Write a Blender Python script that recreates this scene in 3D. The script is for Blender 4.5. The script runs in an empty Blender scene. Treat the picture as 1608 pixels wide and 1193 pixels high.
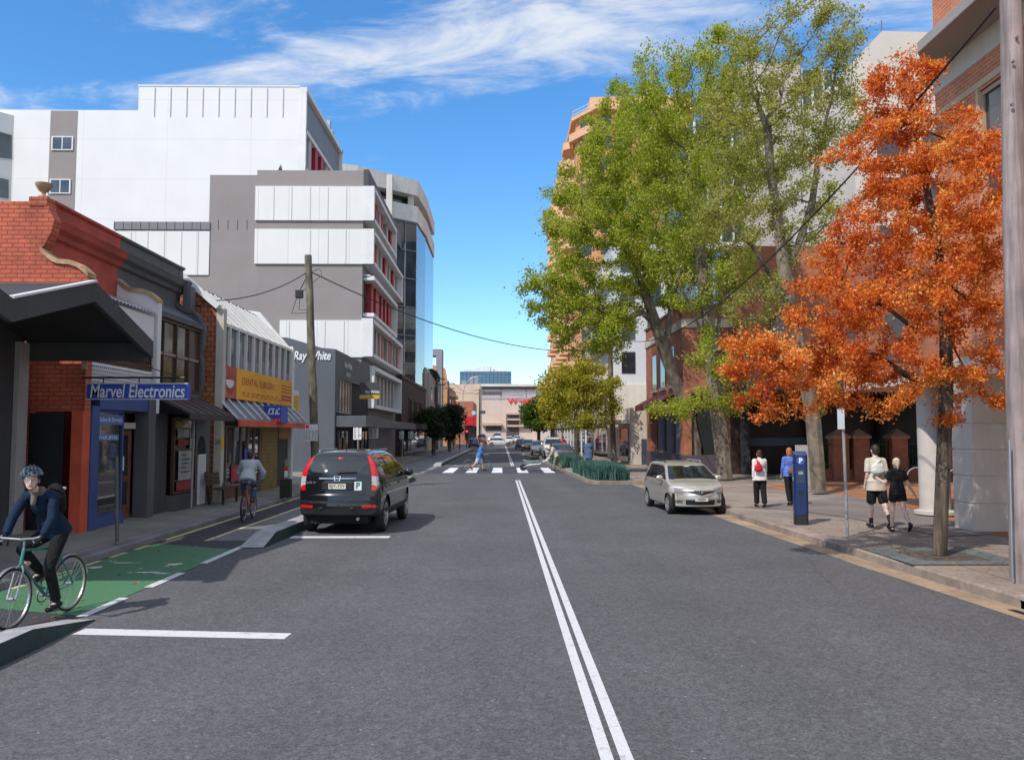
import bpy, bmesh, math, random
import numpy as np
from mathutils import Vector, Matrix
R = math.radians
scene = bpy.context.scene
COL = scene.collection

# ---------------------------------------------------------------- camera, sky, sun, exposure
FPX, CAM_H = 1300.0, 2.2
PITCH, YAW = math.atan(84.5 / FPX), math.atan(17.0 / FPX)
cam = bpy.data.cameras.new("camera")
camo = bpy.data.objects.new("camera", cam); COL.objects.link(camo)
cam.sensor_width = 36.0; cam.lens = 36.0 * FPX / 1608.0
cam.clip_start = 0.05; cam.clip_end = 5000
camo.location = (0, 0, CAM_H)
camo.rotation_euler = (math.pi / 2 + PITCH, 0, -YAW)
scene.camera = camo
CAMR = camo.rotation_euler.to_matrix()
CAMP = Vector((0, 0, CAM_H))

def ray(px, py):
    return CAMR @ Vector(((px - 804.0) / FPX, -(py - 596.5) / FPX, -1.0))
def atY(px, py, Y):
    d = ray(px, py); return CAMP + d * (Y / d.y)
def atX(px, py, X):
    d = ray(px, py); return CAMP + d * (X / d.x)
def atZ(px, py, z=0.0):
    d = ray(px, py); return CAMP + d * ((z - CAM_H) / d.z)

SUN_EL = R(48.0); SHX, SHY = 0.66, 0.751           # the way shadows run on the ground
SUN_DIR = Vector((SHX * math.cos(SUN_EL), SHY * math.cos(SUN_EL), -math.sin(SUN_EL)))
sun = bpy.data.lights.new("sun", 'SUN'); sun.energy = 3.9; sun.angle = R(0.55); sun.color = (1.0, 0.95, 0.88)
suno = bpy.data.objects.new("sun", sun); COL.objects.link(suno)
suno.rotation_euler = SUN_DIR.to_track_quat('-Z', 'Y').to_euler()
suno.location = (-40, -40, 60)

world = bpy.data.worlds.new("World"); scene.world = world; world.use_nodes = True
def build_world():
    nt = world.node_tree; N = nt.nodes; L = nt.links
    for n in list(N): N.remove(n)
    out = N.new('ShaderNodeOutputWorld'); bg = N.new('ShaderNodeBackground')
    sky = N.new('ShaderNodeTexSky'); sky.sky_type = 'NISHITA'; sky.sun_disc = False
    sky.sun_elevation = SUN_EL; sky.sun_rotation = math.atan2(-SHX, -SHY)
    sky.air_density = 1.0; sky.dust_density = 0.3; sky.ozone_density = 2.0
    hs = N.new('ShaderNodeHueSaturation'); hs.inputs['Saturation'].default_value = 1.22; hs.inputs['Value'].default_value = 1.0
    tint = N.new('ShaderNodeMixRGB'); tint.blend_type = 'MULTIPLY'; tint.inputs['Fac'].default_value = 1.0; tint.inputs['Color2'].default_value = (1.66, 1.84, 2.0, 1)
    L.new(sky.outputs[0], tint.inputs['Color1']); L.new(tint.outputs[0], hs.inputs['Color'])
    tc = N.new('ShaderNodeTexCoord'); sep = N.new('ShaderNodeSeparateXYZ'); L.new(tc.outputs['Generated'], sep.inputs[0])
    def math_(op, a, b=None, c=None):
        n = N.new('ShaderNodeMath'); n.operation = op
        for i, s in enumerate((a, b, c)):
            if s is None: continue
            if isinstance(s, (int, float)): n.inputs[i].default_value = s
            else: L.new(s, n.inputs[i])
        return n.outputs[0]
    z = math_('MAXIMUM', sep.outputs['Z'], 0.04)
    u = math_('DIVIDE', sep.outputs['X'], z); v = math_('DIVIDE', sep.outputs['Y'], z)
    comb = N.new('ShaderNodeCombineXYZ')
    # streaks run along the cloud band
    a = math_('ADD', math_('MULTIPLY', u, 0.96), math_('MULTIPLY', v, -0.27))
    b = math_('ADD', math_('MULTIPLY', u, 0.27), math_('MULTIPLY', v, 0.96))
    L.new(math_('MULTIPLY', a, 1.0), comb.inputs[0]); L.new(math_('MULTIPLY', b, 1.8), comb.inputs[1]); comb.inputs[2].default_value = 3.7
    n1 = N.new('ShaderNodeTexNoise'); n1.inputs['Scale'].default_value = 2.1; n1.inputs['Detail'].default_value = 9.0
    n1.inputs['Roughness'].default_value = 0.62; n1.inputs['Distortion'].default_value = 0.55
    L.new(comb.outputs[0], n1.inputs['Vector'])
    n2 = N.new('ShaderNodeTexNoise'); n2.inputs['Scale'].default_value = 12.0; n2.inputs['Detail'].default_value = 5.0; n2.inputs['Roughness'].default_value = 0.65
    L.new(comb.outputs[0], n2.inputs['Vector'])
    # band of clouds overhead and in front, clear sky lower down
    d = math_('DIVIDE', math_('SUBTRACT', b, 1.93), 0.33)
    band = math_('POWER', 2.718, math_('MULTIPLY', math_('MULTIPLY', d, d), -1.0))
    dens = math_('ADD', n1.outputs['Fac'], math_('MULTIPLY', math_('SUBTRACT', n2.outputs['Fac'], 0.5), 0.16))
    dens = math_('ADD', dens, math_('MULTIPLY', math_('SUBTRACT', band, 1.0), 0.26))
    # extra cloud added out of view, overhead and behind, to whiten the fill light
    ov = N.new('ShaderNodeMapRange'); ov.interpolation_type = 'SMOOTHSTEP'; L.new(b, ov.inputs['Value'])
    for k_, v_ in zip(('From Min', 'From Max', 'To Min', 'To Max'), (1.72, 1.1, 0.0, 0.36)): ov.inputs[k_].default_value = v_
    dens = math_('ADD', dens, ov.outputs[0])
    lf = N.new('ShaderNodeMapRange'); lf.interpolation_type = 'SMOOTHSTEP'; L.new(u, lf.inputs['Value'])
    for k_, v_ in zip(('From Min', 'From Max', 'To Min', 'To Max'), (-1.05, -0.45, -0.10, 0.035)): lf.inputs[k_].default_value = v_
    dens = math_('ADD', dens, lf.outputs[0])
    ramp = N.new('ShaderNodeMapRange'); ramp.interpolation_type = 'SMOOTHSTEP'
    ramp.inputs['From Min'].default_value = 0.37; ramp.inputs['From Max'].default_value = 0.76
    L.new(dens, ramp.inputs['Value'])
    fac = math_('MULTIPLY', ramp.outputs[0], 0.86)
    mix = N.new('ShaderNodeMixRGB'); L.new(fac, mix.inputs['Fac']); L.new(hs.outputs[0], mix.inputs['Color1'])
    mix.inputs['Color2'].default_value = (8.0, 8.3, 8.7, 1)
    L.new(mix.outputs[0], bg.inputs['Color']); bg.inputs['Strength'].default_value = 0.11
    L.new(bg.outputs[0], out.inputs['Surface'])
build_world()
scene.view_settings.view_transform = 'Standard'; scene.view_settings.look = 'None'
scene.view_settings.exposure = 0.0; scene.view_settings.gamma = 1.0
scene.cycles.max_bounces = 6; scene.cycles.transparent_max_bounces = 8
scene.cycles.sample_clamp_indirect = 6.0

# ---------------------------------------------------------------- materials
MATS = {}
def lin(r, g, b):
    return tuple(((c / 255) / 12.92 if c / 255 <= 0.04045 else ((c / 255 + 0.055) / 1.055) ** 2.4) for c in (r, g, b))
class NT:
    def __init__(s, name):
        s.m = bpy.data.materials.new(name); s.m.use_nodes = True
        s.N = s.m.node_tree.nodes; s.L = s.m.node_tree.links
        s.b = s.N['Principled BSDF']; s.out = s.N['Material Output']
    def new(s, t, **k):
        n = s.N.new(t)
        for a, v in k.items():
            if a.startswith('i_'): n.inputs[a[2:].replace('_', ' ')].default_value = v
            else: setattr(n, a, v)
        return n
    def link(s, a, b): s.L.new(a, b)
    def pos(s): return s.new('ShaderNodeNewGeometry').outputs['Position']
    def noise(s, vec, scale, detail=4.0, rough=0.55):
        n = s.new('ShaderNodeTexNoise'); n.inputs['Scale'].default_value = scale
        n.inputs['Detail'].default_value = detail; n.inputs['Roughness'].default_value = rough
        if vec is not None: s.link(vec, n.inputs['Vector'])
        return n.outputs['Fac']
    def rng(s, val, a, b, c, d):
        n = s.new('ShaderNodeMapRange'); s.link(val, n.inputs['Value'])
        for k, x in zip(('From Min', 'From Max', 'To Min', 'To Max'), (a, b, c, d)): n.inputs[k].default_value = x
        return n.outputs[0]
    def mixc(s, fac, c1, c2, mode='MIX'):
        n = s.new('ShaderNodeMixRGB'); n.blend_type = mode
        for i, x in (('Fac', fac), ('Color1', c1), ('Color2', c2)):
            if isinstance(x, (int, float)): n.inputs[i].default_value = x
            elif isinstance(x, tuple): n.inputs[i].default_value = (*x[:3], 1)
            else: s.link(x, n.inputs[i])
        return n.outputs[0]
    def mul(s, a, b):
        n = s.new('ShaderNodeMath'); n.operation = 'MULTIPLY'
        for i, x in enumerate((a, b)):
            if isinstance(x, (int, float)): n.inputs[i].default_value = x
            else: s.link(x, n.inputs[i])
        return n.outputs[0]
    def bump(s, h, strength, dist=0.01):
        n = s.new('ShaderNodeBump'); n.inputs['Strength'].default_value = strength; n.inputs['Distance'].default_value = dist
        s.link(h, n.inputs['Height']); s.link(n.outputs[0], s.b.inputs['Normal'])
    def wallvec(s):
        """(along the wall, up) in metres, for walls that face any level direction"""
        g = s.new('ShaderNodeNewGeometry'); sp = s.new('ShaderNodeSeparateXYZ'); s.link(g.outputs['Position'], sp.inputs[0])
        sn = s.new('ShaderNodeSeparateXYZ'); s.link(g.outputs['True Normal'], sn.inputs[0])
        ab = s.new('ShaderNodeMath', operation='ABSOLUTE'); s.link(sn.outputs['X'], ab.inputs[0])
        gt = s.new('ShaderNodeMath', operation='GREATER_THAN'); s.link(ab.outputs[0], gt.inputs[0]); gt.inputs[1].default_value = 0.7
        mx = s.new('ShaderNodeMix'); mx.data_type = 'FLOAT'; s.link(gt.outputs[0], mx.inputs[0]); s.link(sp.outputs['X'], mx.inputs[2]); s.link(sp.outputs['Y'], mx.inputs[3])
        cb = s.new('ShaderNodeCombineXYZ'); s.link(mx.outputs[0], cb.inputs[0]); s.link(sp.outputs['Z'], cb.inputs[1])
        return cb.outputs[0]

def mat(name, col, rough=0.65, var=0.12, scale=1.3, bump=0.0, bscale=60, metal=0.0, spec=0.5, coat=0.0, streak=0.0, emit=0.0):
    if name in MATS: return MATS[name]
    t = NT(name); p = t.new('ShaderNodeTexCoord').outputs['Object'] if metal or coat else t.pos()
    c = tuple(col)
    if var > 0:
        n1 = t.noise(p, scale, 5); n2 = t.noise(p, scale * 9, 3)
        f = t.rng(n1, 0.3, 0.7, 1 - var, 1 + var); f2 = t.rng(n2, 0.3, 0.7, 1 - var * 0.5, 1 + var * 0.5)
        cc = t.mixc(1.0, c, t.mul(f, f2), 'MULTIPLY')
        if streak > 0:
            mp = t.new('ShaderNodeMapping'); mp.inputs['Scale'].default_value = (2.2, 2.2, 0.12); t.link(p, mp.inputs['Vector'])
            st = t.rng(t.noise(mp.outputs[0], 1.6, 5, 0.65), 0.45, 0.75, 0.0, streak)
            cc = t.mixc(st, cc, tuple(x * 0.45 for x in c))
        t.link(cc, t.b.inputs['Base Color'])
        t.link(t.rng(n2, 0.3, 0.7, max(rough - 0.08, 0.02), min(rough + 0.08, 1)), t.b.inputs['Roughness'])
    else:
        t.b.inputs['Base Color'].default_value = (*c, 1); t.b.inputs['Roughness'].default_value = rough
    t.b.inputs['Metallic'].default_value = metal; t.b.inputs['Specular IOR Level'].default_value = spec
    t.b.inputs['Coat Weight'].default_value = coat; t.b.inputs['Coat Roughness'].default_value = 0.04
    if emit > 0:
        t.b.inputs['Emission Color'].default_value = (*c, 1); t.b.inputs['Emission Strength'].default_value = emit
    if bump > 0: t.bump(t.noise(p, bscale, 4), bump, 0.01)
    MATS[name] = t.m
    return t.m

def glassm(name, tint=(0.02, 0.025, 0.03), rough=0.03, wav=0.02, spec=0.9):
    if name in MATS: return MATS[name]
    t = NT(name); p = t.pos()
    n = t.noise(p, 0.35, 3)
    t.link(t.mixc(t.rng(n, 0.35, 0.65, 0, 1), tuple(x * 0.5 for x in tint), tuple(x * 1.5 for x in tint)), t.b.inputs['Base Color'])
    t.b.inputs['Roughness'].default_value = rough; t.b.inputs['Specular IOR Level'].default_value = spec
    t.b.inputs['IOR'].default_value = 1.6
    t.bump(t.noise(p, 0.8, 2), wav, 0.1)
    MATS[name] = t.m
    return t.m

def brickm(name, c1, c2, mortar, bw=0.23, bh=0.086, ms=0.012, dirt=0.25, bstr=0.5):
    if name in MATS: return MATS[name]
    t = NT(name); v = t.wallvec()
    b = t.new('ShaderNodeTexBrick'); t.link(v, b.inputs['Vector'])
    b.inputs['Color1'].default_value = (*c1, 1); b.inputs['Color2'].default_value = (*c2, 1); b.inputs['Mortar'].default_value = (*mortar, 1)
    b.inputs['Scale'].default_value = 1.0; b.inputs['Mortar Size'].default_value = ms; b.inputs['Mortar Smooth'].default_value = 0.3
    b.inputs['Brick Width'].default_value = bw; b.inputs['Row Height'].default_value = bh; b.inputs['Bias'].default_value = -0.1
    n = t.noise(v, 1.1, 6, 0.65); n2 = t.noise(v, 24, 3)
    cc = t.mixc(1.0, b.outputs['Color'], t.mul(t.rng(n, 0.3, 0.7, 1 - dirt, 1 + dirt * 0.6), t.rng(n2, 0.3, 0.7, 0.88, 1.12)), 'MULTIPLY')
    t.link(cc, t.b.inputs['Base Color']); t.b.inputs['Roughness'].default_value = 0.82
    inv = t.rng(b.outputs['Fac'], 0, 1, 1, 0)
    t.bump(inv, bstr, 0.012)
    MATS[name] = t.m
    return t.m

def panelm(name, col, pw, ph, var=0.08, joint=0.75, js=0.012, rough=0.6, streak=0.15):
    """flat cladding with fine joints every pw x ph metres"""
    if name in MATS: return MATS[name]
    t = NT(name); v = t.wallvec()
    b = t.new('ShaderNodeTexBrick', offset=0.0); t.link(v, b.inputs['Vector'])
    b.inputs['Color1'].default_value = (*[x * (1 + var * 0.5) for x in col], 1); b.inputs['Color2'].default_value = (*[x * (1 - var * 0.5) for x in col], 1)
    b.inputs['Mortar'].default_value = (*[x * joint for x in col], 1); b.inputs['Scale'].default_value = 1
    b.inputs['Mortar Size'].default_value = js; b.inputs['Brick Width'].default_value = pw; b.inputs['Row Height'].default_value = ph
    n = t.noise(t.pos(), 0.5, 5)
    cc = t.mixc(1.0, b.outputs['Color'], t.rng(n, 0.3, 0.7, 1 - var, 1 + var), 'MULTIPLY')
    mp = t.new('ShaderNodeMapping'); mp.inputs['Scale'].default_value = (1.5, 0.08, 1); t.link(v, mp.inputs['Vector'])
    st = t.rng(t.noise(mp.outputs[0], 1.3, 6, 0.7), 0.5, 0.8, 0, streak)
    cc = t.mixc(st, cc, tuple(x * 0.5 for x in col))
    t.link(cc, t.b.inputs['Base Color']); t.b.inputs['Roughness'].default_value = rough
    MATS[name] = t.m
    return t.m

# ---------------------------------------------------------------- mesh builder
class MB:
    def __init__(s): s.v = []; s.f = []; s.mi = []; s.M = None
    def add(s, vs, fs, mi=0):
        o = len(s.v)
        s.v.extend([tuple(x) for x in vs]); s.f.extend([tuple(i + o for i in f) for f in fs]); s.mi.extend([mi] * len(fs))
        return s
    def box(s, x0, x1, y0, y1, z0, z1, mi=0):
        if x0 > x1: x0, x1 = x1, x0
        if y0 > y1: y0, y1 = y1, y0
        if z0 > z1: z0, z1 = z1, z0
        vs = [(x0, y0, z0), (x1, y0, z0), (x1, y1, z0), (x0, y1, z0), (x0, y0, z1), (x1, y0, z1), (x1, y1, z1), (x0, y1, z1)]
        return s.add(vs, [(0, 3, 2, 1), (4, 5, 6, 7), (0, 1, 5, 4), (1, 2, 6, 5), (2, 3, 7, 6), (3, 0, 4, 7)], mi)
    def quad(s, a, b, c, d, mi=0): return s.add([a, b, c, d], [(0, 1, 2, 3)], mi)
    def prism(s, pts, axis, a, b, mi=0):
        """pts: closed outline in the two other axes (order x,y,z without `axis`)"""
        def mk(p, t):
            return (t, p[0], p[1]) if axis == 'x' else ((p[0], t, p[1]) if axis == 'y' else (p[0], p[1], t))
        n = len(pts); vs = [mk(p, a) for p in pts] + [mk(p, b) for p in pts]
        fs = [tuple(range(n)), tuple(range(2 * n - 1, n - 1, -1))] + [(i, i + n, (i + 1) % n + n, (i + 1) % n) for i in range(n)]
        return s.add(vs, fs, mi)
    @staticmethod
    def frame(d):
        d = Vector(d).normalized(); u = Vector((0, 0, 1)) if abs(d.z) < 0.95 else Vector((1, 0, 0))
        a = d.cross(u).normalized(); return d, a, a.cross(d).normalized()
    def cyl(s, p0, p1, r0, r1=None, n=12, caps=True, mi=0):
        r1 = r0 if r1 is None else r1
        p0, p1 = Vector(p0), Vector(p1); d, a, b = s.frame(p1 - p0)
        vs = []
        for p, r in ((p0, r0), (p1, r1)):
            for i in range(n):
                t = 2 * math.pi * i / n; vs.append(p + (a * math.cos(t) + b * math.sin(t)) * r)
        fs = [(i, (i + 1) % n, (i + 1) % n + n, i + n) for i in range(n)]
        if caps: fs += [tuple(range(n - 1, -1, -1)), tuple(range(n, 2 * n))]
        return s.add(vs, fs, mi)
    def tube(s, pts, r, n=8, mi=0, closed=False):
        pts = [Vector(p) for p in pts]; m = len(pts); rs = r if isinstance(r, (list, tuple)) else [r] * m
        vs = []; up = None
        for k, p in enumerate(pts):
            q0 = pts[(k - 1) % m] if (closed or k > 0) else p; q1 = pts[(k + 1) % m] if (closed or k < m - 1) else p
            d = (q1 - q0).normalized()
            if up is None: _, a, b = s.frame(d)
            else:
                a = (up - d * up.dot(d))
                a = a.normalized() if a.length > 1e-6 else s.frame(d)[1]
                b = a.cross(d)
            up = a
            for i in range(n):
                t = 2 * math.pi * i / n; vs.append(p + (a * math.cos(t) + b * math.sin(t)) * rs[k])
        fs = []
        for k in range(m if closed else m - 1):
            k2 = (k + 1) % m
            fs += [(k * n + i, k * n + (i + 1) % n, k2 * n + (i + 1) % n, k2 * n + i) for i in range(n)]
        if not closed: fs += [tuple(range(n - 1, -1, -1)), tuple(range((m - 1) * n, m * n))]
        return s.add(vs, fs, mi)
    def beam(s, p0, p1, w, h, mi=0, up=(0, 0, 1)):
        p0, p1 = Vector(p0), Vector(p1); d = (p1 - p0).normalized(); u = Vector(up)
        if abs(d.dot(u)) > 0.97: u = Vector((0, 1, 0))
        a = d.cross(u).normalized() * (w / 2); b = a.cross(d).normalized() * (h / 2)
        vs = [p + i * a + j * b for p in (p0, p1) for i, j in ((-1, -1), (1, -1), (1, 1), (-1, 1))]
        return s.add(vs, [(0, 1, 2, 3), (7, 6, 5, 4), (0, 4, 5, 1), (1, 5, 6, 2), (2, 6, 7, 3), (3, 7, 4, 0)], mi)
    def ell(s, c, r, axes=None, nu=14, nv=9, mi=0):
        c = Vector(c); r = (r, r, r) if isinstance(r, (int, float)) else r
        ax = axes or (Vector((1, 0, 0)), Vector((0, 1, 0)), Vector((0, 0, 1)))
        ax = [Vector(a).normalized() for a in ax]
        vs = [c - ax[2] * r[2]]
        for j in range(1, nv):
            ph = -math.pi / 2 + math.pi * j / nv
            for i in range(nu):
                t = 2 * math.pi * i / nu
                vs.append(c + ax[0] * (r[0] * math.cos(ph) * math.cos(t)) + ax[1] * (r[1] * math.cos(ph) * math.sin(t)) + ax[2] * (r[2] * math.sin(ph)))
        vs.append(c + ax[2] * r[2]); e = len(vs) - 1
        fs = [(0, 1 + (i + 1) % nu, 1 + i) for i in range(nu)]
        for j in range(nv - 2):
            fs += [(1 + j * nu + i, 1 + j * nu + (i + 1) % nu, 1 + (j + 1) * nu + (i + 1) % nu, 1 + (j + 1) * nu + i) for i in range(nu)]
        fs += [(e, 1 + (nv - 2) * nu + i, 1 + (nv - 2) * nu + (i + 1) % nu) for i in range(nu)]
        return s.add(vs, fs, mi)
    def cap(s, p0, p1, r0, r1=None, n=10):
        """tapered capsule: for bodies that are fused afterwards"""
        r1 = r0 if r1 is None else r1
        s.ell(p0, r0, nu=n, nv=6); s.ell(p1, r1, nu=n, nv=6)
        if (Vector(p0) - Vector(p1)).length > 1e-4: s.cyl(p0, p1, r0, r1, n)
        return s
    def lathe(s, prof, c, n=20, axis='z', mi=0, open_=False):
        c = Vector(c); vs = []
        for r, h in prof:
            for i in range(n):
                t = 2 * math.pi * i / n; a, b = r * math.cos(t), r * math.sin(t)
                vs.append(c + (Vector((a, b, h)) if axis == 'z' else (Vector((h, a, b)) if axis == 'x' else Vector((a, h, b)))))
        m = len(prof)
        fs = [(k * n + i, k * n + (i + 1) % n, (k + 1) * n + (i + 1) % n, (k + 1) * n + i) for k in range(m - 1) for i in range(n)]
        ring = abs(prof[0][0] - prof[-1][0]) < 1e-6 and abs(prof[0][1] - prof[-1][1]) < 1e-6 or open_
        if prof[0][0] > 1e-5 and not ring: fs.append(tuple(range(n - 1, -1, -1)))
        if prof[-1][0] > 1e-5 and not ring: fs.append(tuple(range((m - 1) * n, m * n)))
        return s.add(vs, fs, mi)
    def ecyl(s, c0, c1, ax, r0, r1, n=20):
        """elliptical closed tube, radii along ax[0], ax[1]"""
        vs = [Vector(c) + ax[0] * (r[0] * math.cos(2 * math.pi * i / n)) + ax[1] * (r[1] * math.sin(2 * math.pi * i / n)) for c, r in ((c0, r0), (c1, r1)) for i in range(n)]
        return s.add(vs, [tuple(range(n - 1, -1, -1)), tuple(range(n, 2 * n))] + [(i, (i + 1) % n, (i + 1) % n + n, i + n) for i in range(n)])
    def mesh(s, name, mats, smooth=False):
        me = bpy.data.meshes.new(name); me.from_pydata(s.v, [], s.f); me.validate(clean_customdata=False)
        for m in (mats if isinstance(mats, (list, tuple)) else [mats]): me.materials.append(m)
        if len(set(s.mi)) > 1 and len(me.polygons) == len(s.mi): me.polygons.foreach_set('material_index', s.mi)
        bm = bmesh.new(); bm.from_mesh(me); bmesh.ops.recalc_face_normals(bm, faces=bm.faces); bm.to_mesh(me); bm.free()
        if smooth:
            me.polygons.foreach_set('use_smooth', [True] * len(me.polygons)); me.set_sharp_from_angle(angle=R(38))
        return me
    def build(s, name, mats, parent=None, smooth=False, bevel=0.0, local=False):
        if parent is not None and not local:
            L = parent_loc(parent); s.v = [(x - L.x, y - L.y, z - L.z) for x, y, z in s.v]
        o = bpy.data.objects.new(name, s.mesh(name, mats, smooth)); COL.objects.link(o)
        if parent is not None: o.parent = parent
        if bevel > 0:
            b = o.modifiers.new('bevel', 'BEVEL'); b.width = bevel; b.segments = 2; b.limit_method = 'ANGLE'; b.harden_normals = False
        return o
    def each(s, name, mats, parent, bevel=0.0):
        """every separate piece becomes a part of its own"""
        n = len(s.v); root = list(range(n))
        def find(a):
            while root[a] != a: root[a] = root[root[a]]; a = root[a]
            return a
        for f in s.f:
            for b in f[1:]: root[find(b)] = find(f[0])
        grp = {}
        for f in s.f: grp.setdefault(find(f[0]), []).append(f)
        for fs in grp.values():
            ids = sorted({i for f in fs for i in f}); mp = {i: k for k, i in enumerate(ids)}
            m = MB(); m.add([s.v[i] for i in ids], [tuple(mp[i] for i in f) for f in fs]); m.build(name, mats, parent, bevel=bevel)
def parent_loc(o):
    v = Vector(o.location)
    while o.parent is not None: o = o.parent; v += Vector(o.location)
    return v
def tag(o, label, cat, group=None, kind=None):
    if label: o['label'] = label
    if cat: o['category'] = cat
    if group: o['group'] = group
    if kind: o['kind'] = kind
    return o
def struct(o, label=None):
    o['kind'] = 'structure'
    if label: o['label'] = label
    return o
def thing(name, label, cat, loc=(0, 0, 0), rotz=0.0, group=None):
    o = bpy.data.objects.new(name, None); COL.objects.link(o); o.empty_display_size = 0.2
    o.location = loc; o.rotation_euler = (0, 0, rotz)
    return tag(o, label, cat, group)
def from_mesh(name, me, parent=None):
    o = bpy.data.objects.new(name, me); COL.objects.link(o)
    if parent is not None: o.parent = parent
    return o
def dup(root, loc, rotz, label=None, group=None):
    r = root.copy(); COL.objects.link(r); r.location = loc; r.rotation_euler = (0, 0, rotz)
    if label: r['label'] = label
    if group: r['group'] = group
    for ch in list(root.children):
        c = ch.copy(); COL.objects.link(c); c.parent = r
        for g in list(ch.children):
            d = g.copy(); COL.objects.link(d); d.parent = c
    return r
def text_obj(name, body, size, mtl, parent, origin, right, up, extrude=0.004, width=None, shear=0.0, bold=0.0, align='CENTER', local=False):
    """lettering that stands on a surface: origin is the centre of the line, right and up span the surface"""
    cu = bpy.data.curves.new(name, 'FONT'); cu.body = body; cu.size = 1.0; cu.align_x = align; cu.align_y = 'CENTER'
    cu.extrude = 0.0; cu.offset = bold; cu.shear = shear
    t = bpy.data.objects.new(name, cu); COL.objects.link(t)
    bpy.context.view_layer.update()
    me = bpy.data.meshes.new_from_object(t.evaluated_get(bpy.context.evaluated_depsgraph_get()))
    bpy.data.objects.remove(t)
    xs = [v.co.x for v in me.vertices]; w0 = (max(xs) - min(xs)) if xs else 1
    sx = (width / w0) if width else size
    r, u = Vector(right).normalized(), Vector(up).normalized(); n = r.cross(u)
    L = Vector((0, 0, 0)) if (local or parent is None) else parent_loc(parent)
    o0 = Vector(origin) - L
    for v in me.vertices: v.co = o0 + r * (v.co.x * sx) + u * (v.co.y * size) + n * extrude
    me.materials.clear(); me.materials.append(mtl); me.update()
    return from_mesh(name, me, parent)
# ---------------------------------------------------------------- ground, road, markings
def asphaltm(name, col, grain=1.0):
    t = NT(name); p = t.pos()
    v = t.new('ShaderNodeTexVoronoi'); v.inputs['Scale'].default_value = 62; t.link(p, v.inputs['Vector'])
    vc = t.new('ShaderNodeRGBToBW'); t.link(v.outputs['Color'], vc.inputs[0])
    f1 = t.rng(vc.outputs[0], 0.1, 0.9, 1 - 0.30 * grain, 1 + 0.36 * grain)
    v2 = t.new('ShaderNodeTexVoronoi'); v2.inputs['Scale'].default_value = 21; t.link(p, v2.inputs['Vector'])
    vc2 = t.new('ShaderNodeRGBToBW'); t.link(v2.outputs['Color'], vc2.inputs[0])
    f1b = t.rng(vc2.outputs[0], 0.2, 0.8, 1 - 0.13 * grain, 1 + 0.13 * grain)
    f2 = t.rng(t.noise(p, 0.35, 6, 0.6), 0.3, 0.7, 0.87, 1.13)
    mp = t.new('ShaderNodeMapping'); mp.inputs['Scale'].default_value = (1.0, 0.05, 1); t.link(p, mp.inputs['Vector'])
    f3 = t.rng(t.noise(mp.outputs[0], 0.9, 3, 0.5), 0.3, 0.7, 0.92, 1.08)
    cc = t.mixc(1.0, col, t.mul(t.mul(t.mul(f1, f1b), f2), f3), 'MULTIPLY')
    # odd pale stones
    v3 = t.new('ShaderNodeTexVoronoi'); v3.inputs['Scale'].default_value = 5.5; t.link(p, v3.inputs['Vector'])
    peb = t.rng(v3.outputs['Distance'], 0.05, 0.075, 1, 0)
    cc = t.mixc(t.mul(peb, 0.7), cc, tuple(min(1, x * 3.0) for x in col))
    # thin sealed cracks
    v4 = t.new('ShaderNodeTexVoronoi', feature='DISTANCE_TO_EDGE'); v4.inputs['Scale'].default_value = 0.16
    wn = t.new('ShaderNodeTexNoise'); wn.inputs['Scale'].default_value = 0.8; wn.inputs['Detail'].default_value = 5; t.link(p, wn.inputs['Vector'])
    t.link(t.mixc(0.25, p, wn.outputs['Color'], 'ADD'), v4.inputs['Vector'])
    cr = t.mul(t.rng(v4.outputs['Distance'], 0.0, 0.006, 1, 0), t.rng(t.noise(p, 0.25, 2), 0.5, 0.62, 0, 0.35))
    cc = t.mixc(cr, cc, tuple(x * 0.4 for x in col))
    t.link(cc, t.b.inputs['Base Color'])
    t.link(t.rng(t.noise(p, 3, 4), 0.3, 0.7, 0.78, 0.95), t.b.inputs['Roughness'])
    t.b.inputs['Specular IOR Level'].default_value = 0.35
    t.bump(vc.outputs[0], 0.35 * grain, 0.006)
    MATS[name] = t.m
    return t.m
def paintm(name, col, wear=0.5, grain=60):
    t = NT(name); p = t.pos()
    w = t.rng(t.noise(p, 7, 6, 0.7), 0.56, 0.70, 0, wear)
    g = t.rng(t.noise(p, grain, 3), 0.3, 0.7, 0.85, 1.1)
    cc = t.mixc(w, t.mixc(1.0, col, g, 'MULTIPLY'), (0.10, 0.10, 0.10))
    t.link(cc, t.b.inputs['Base Color']); t.b.inputs['Roughness'].default_value = 0.75
    t.bump(t.noise(p, 90, 2), 0.2, 0.004); MATS[name] = t.m
    return t.m
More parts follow.
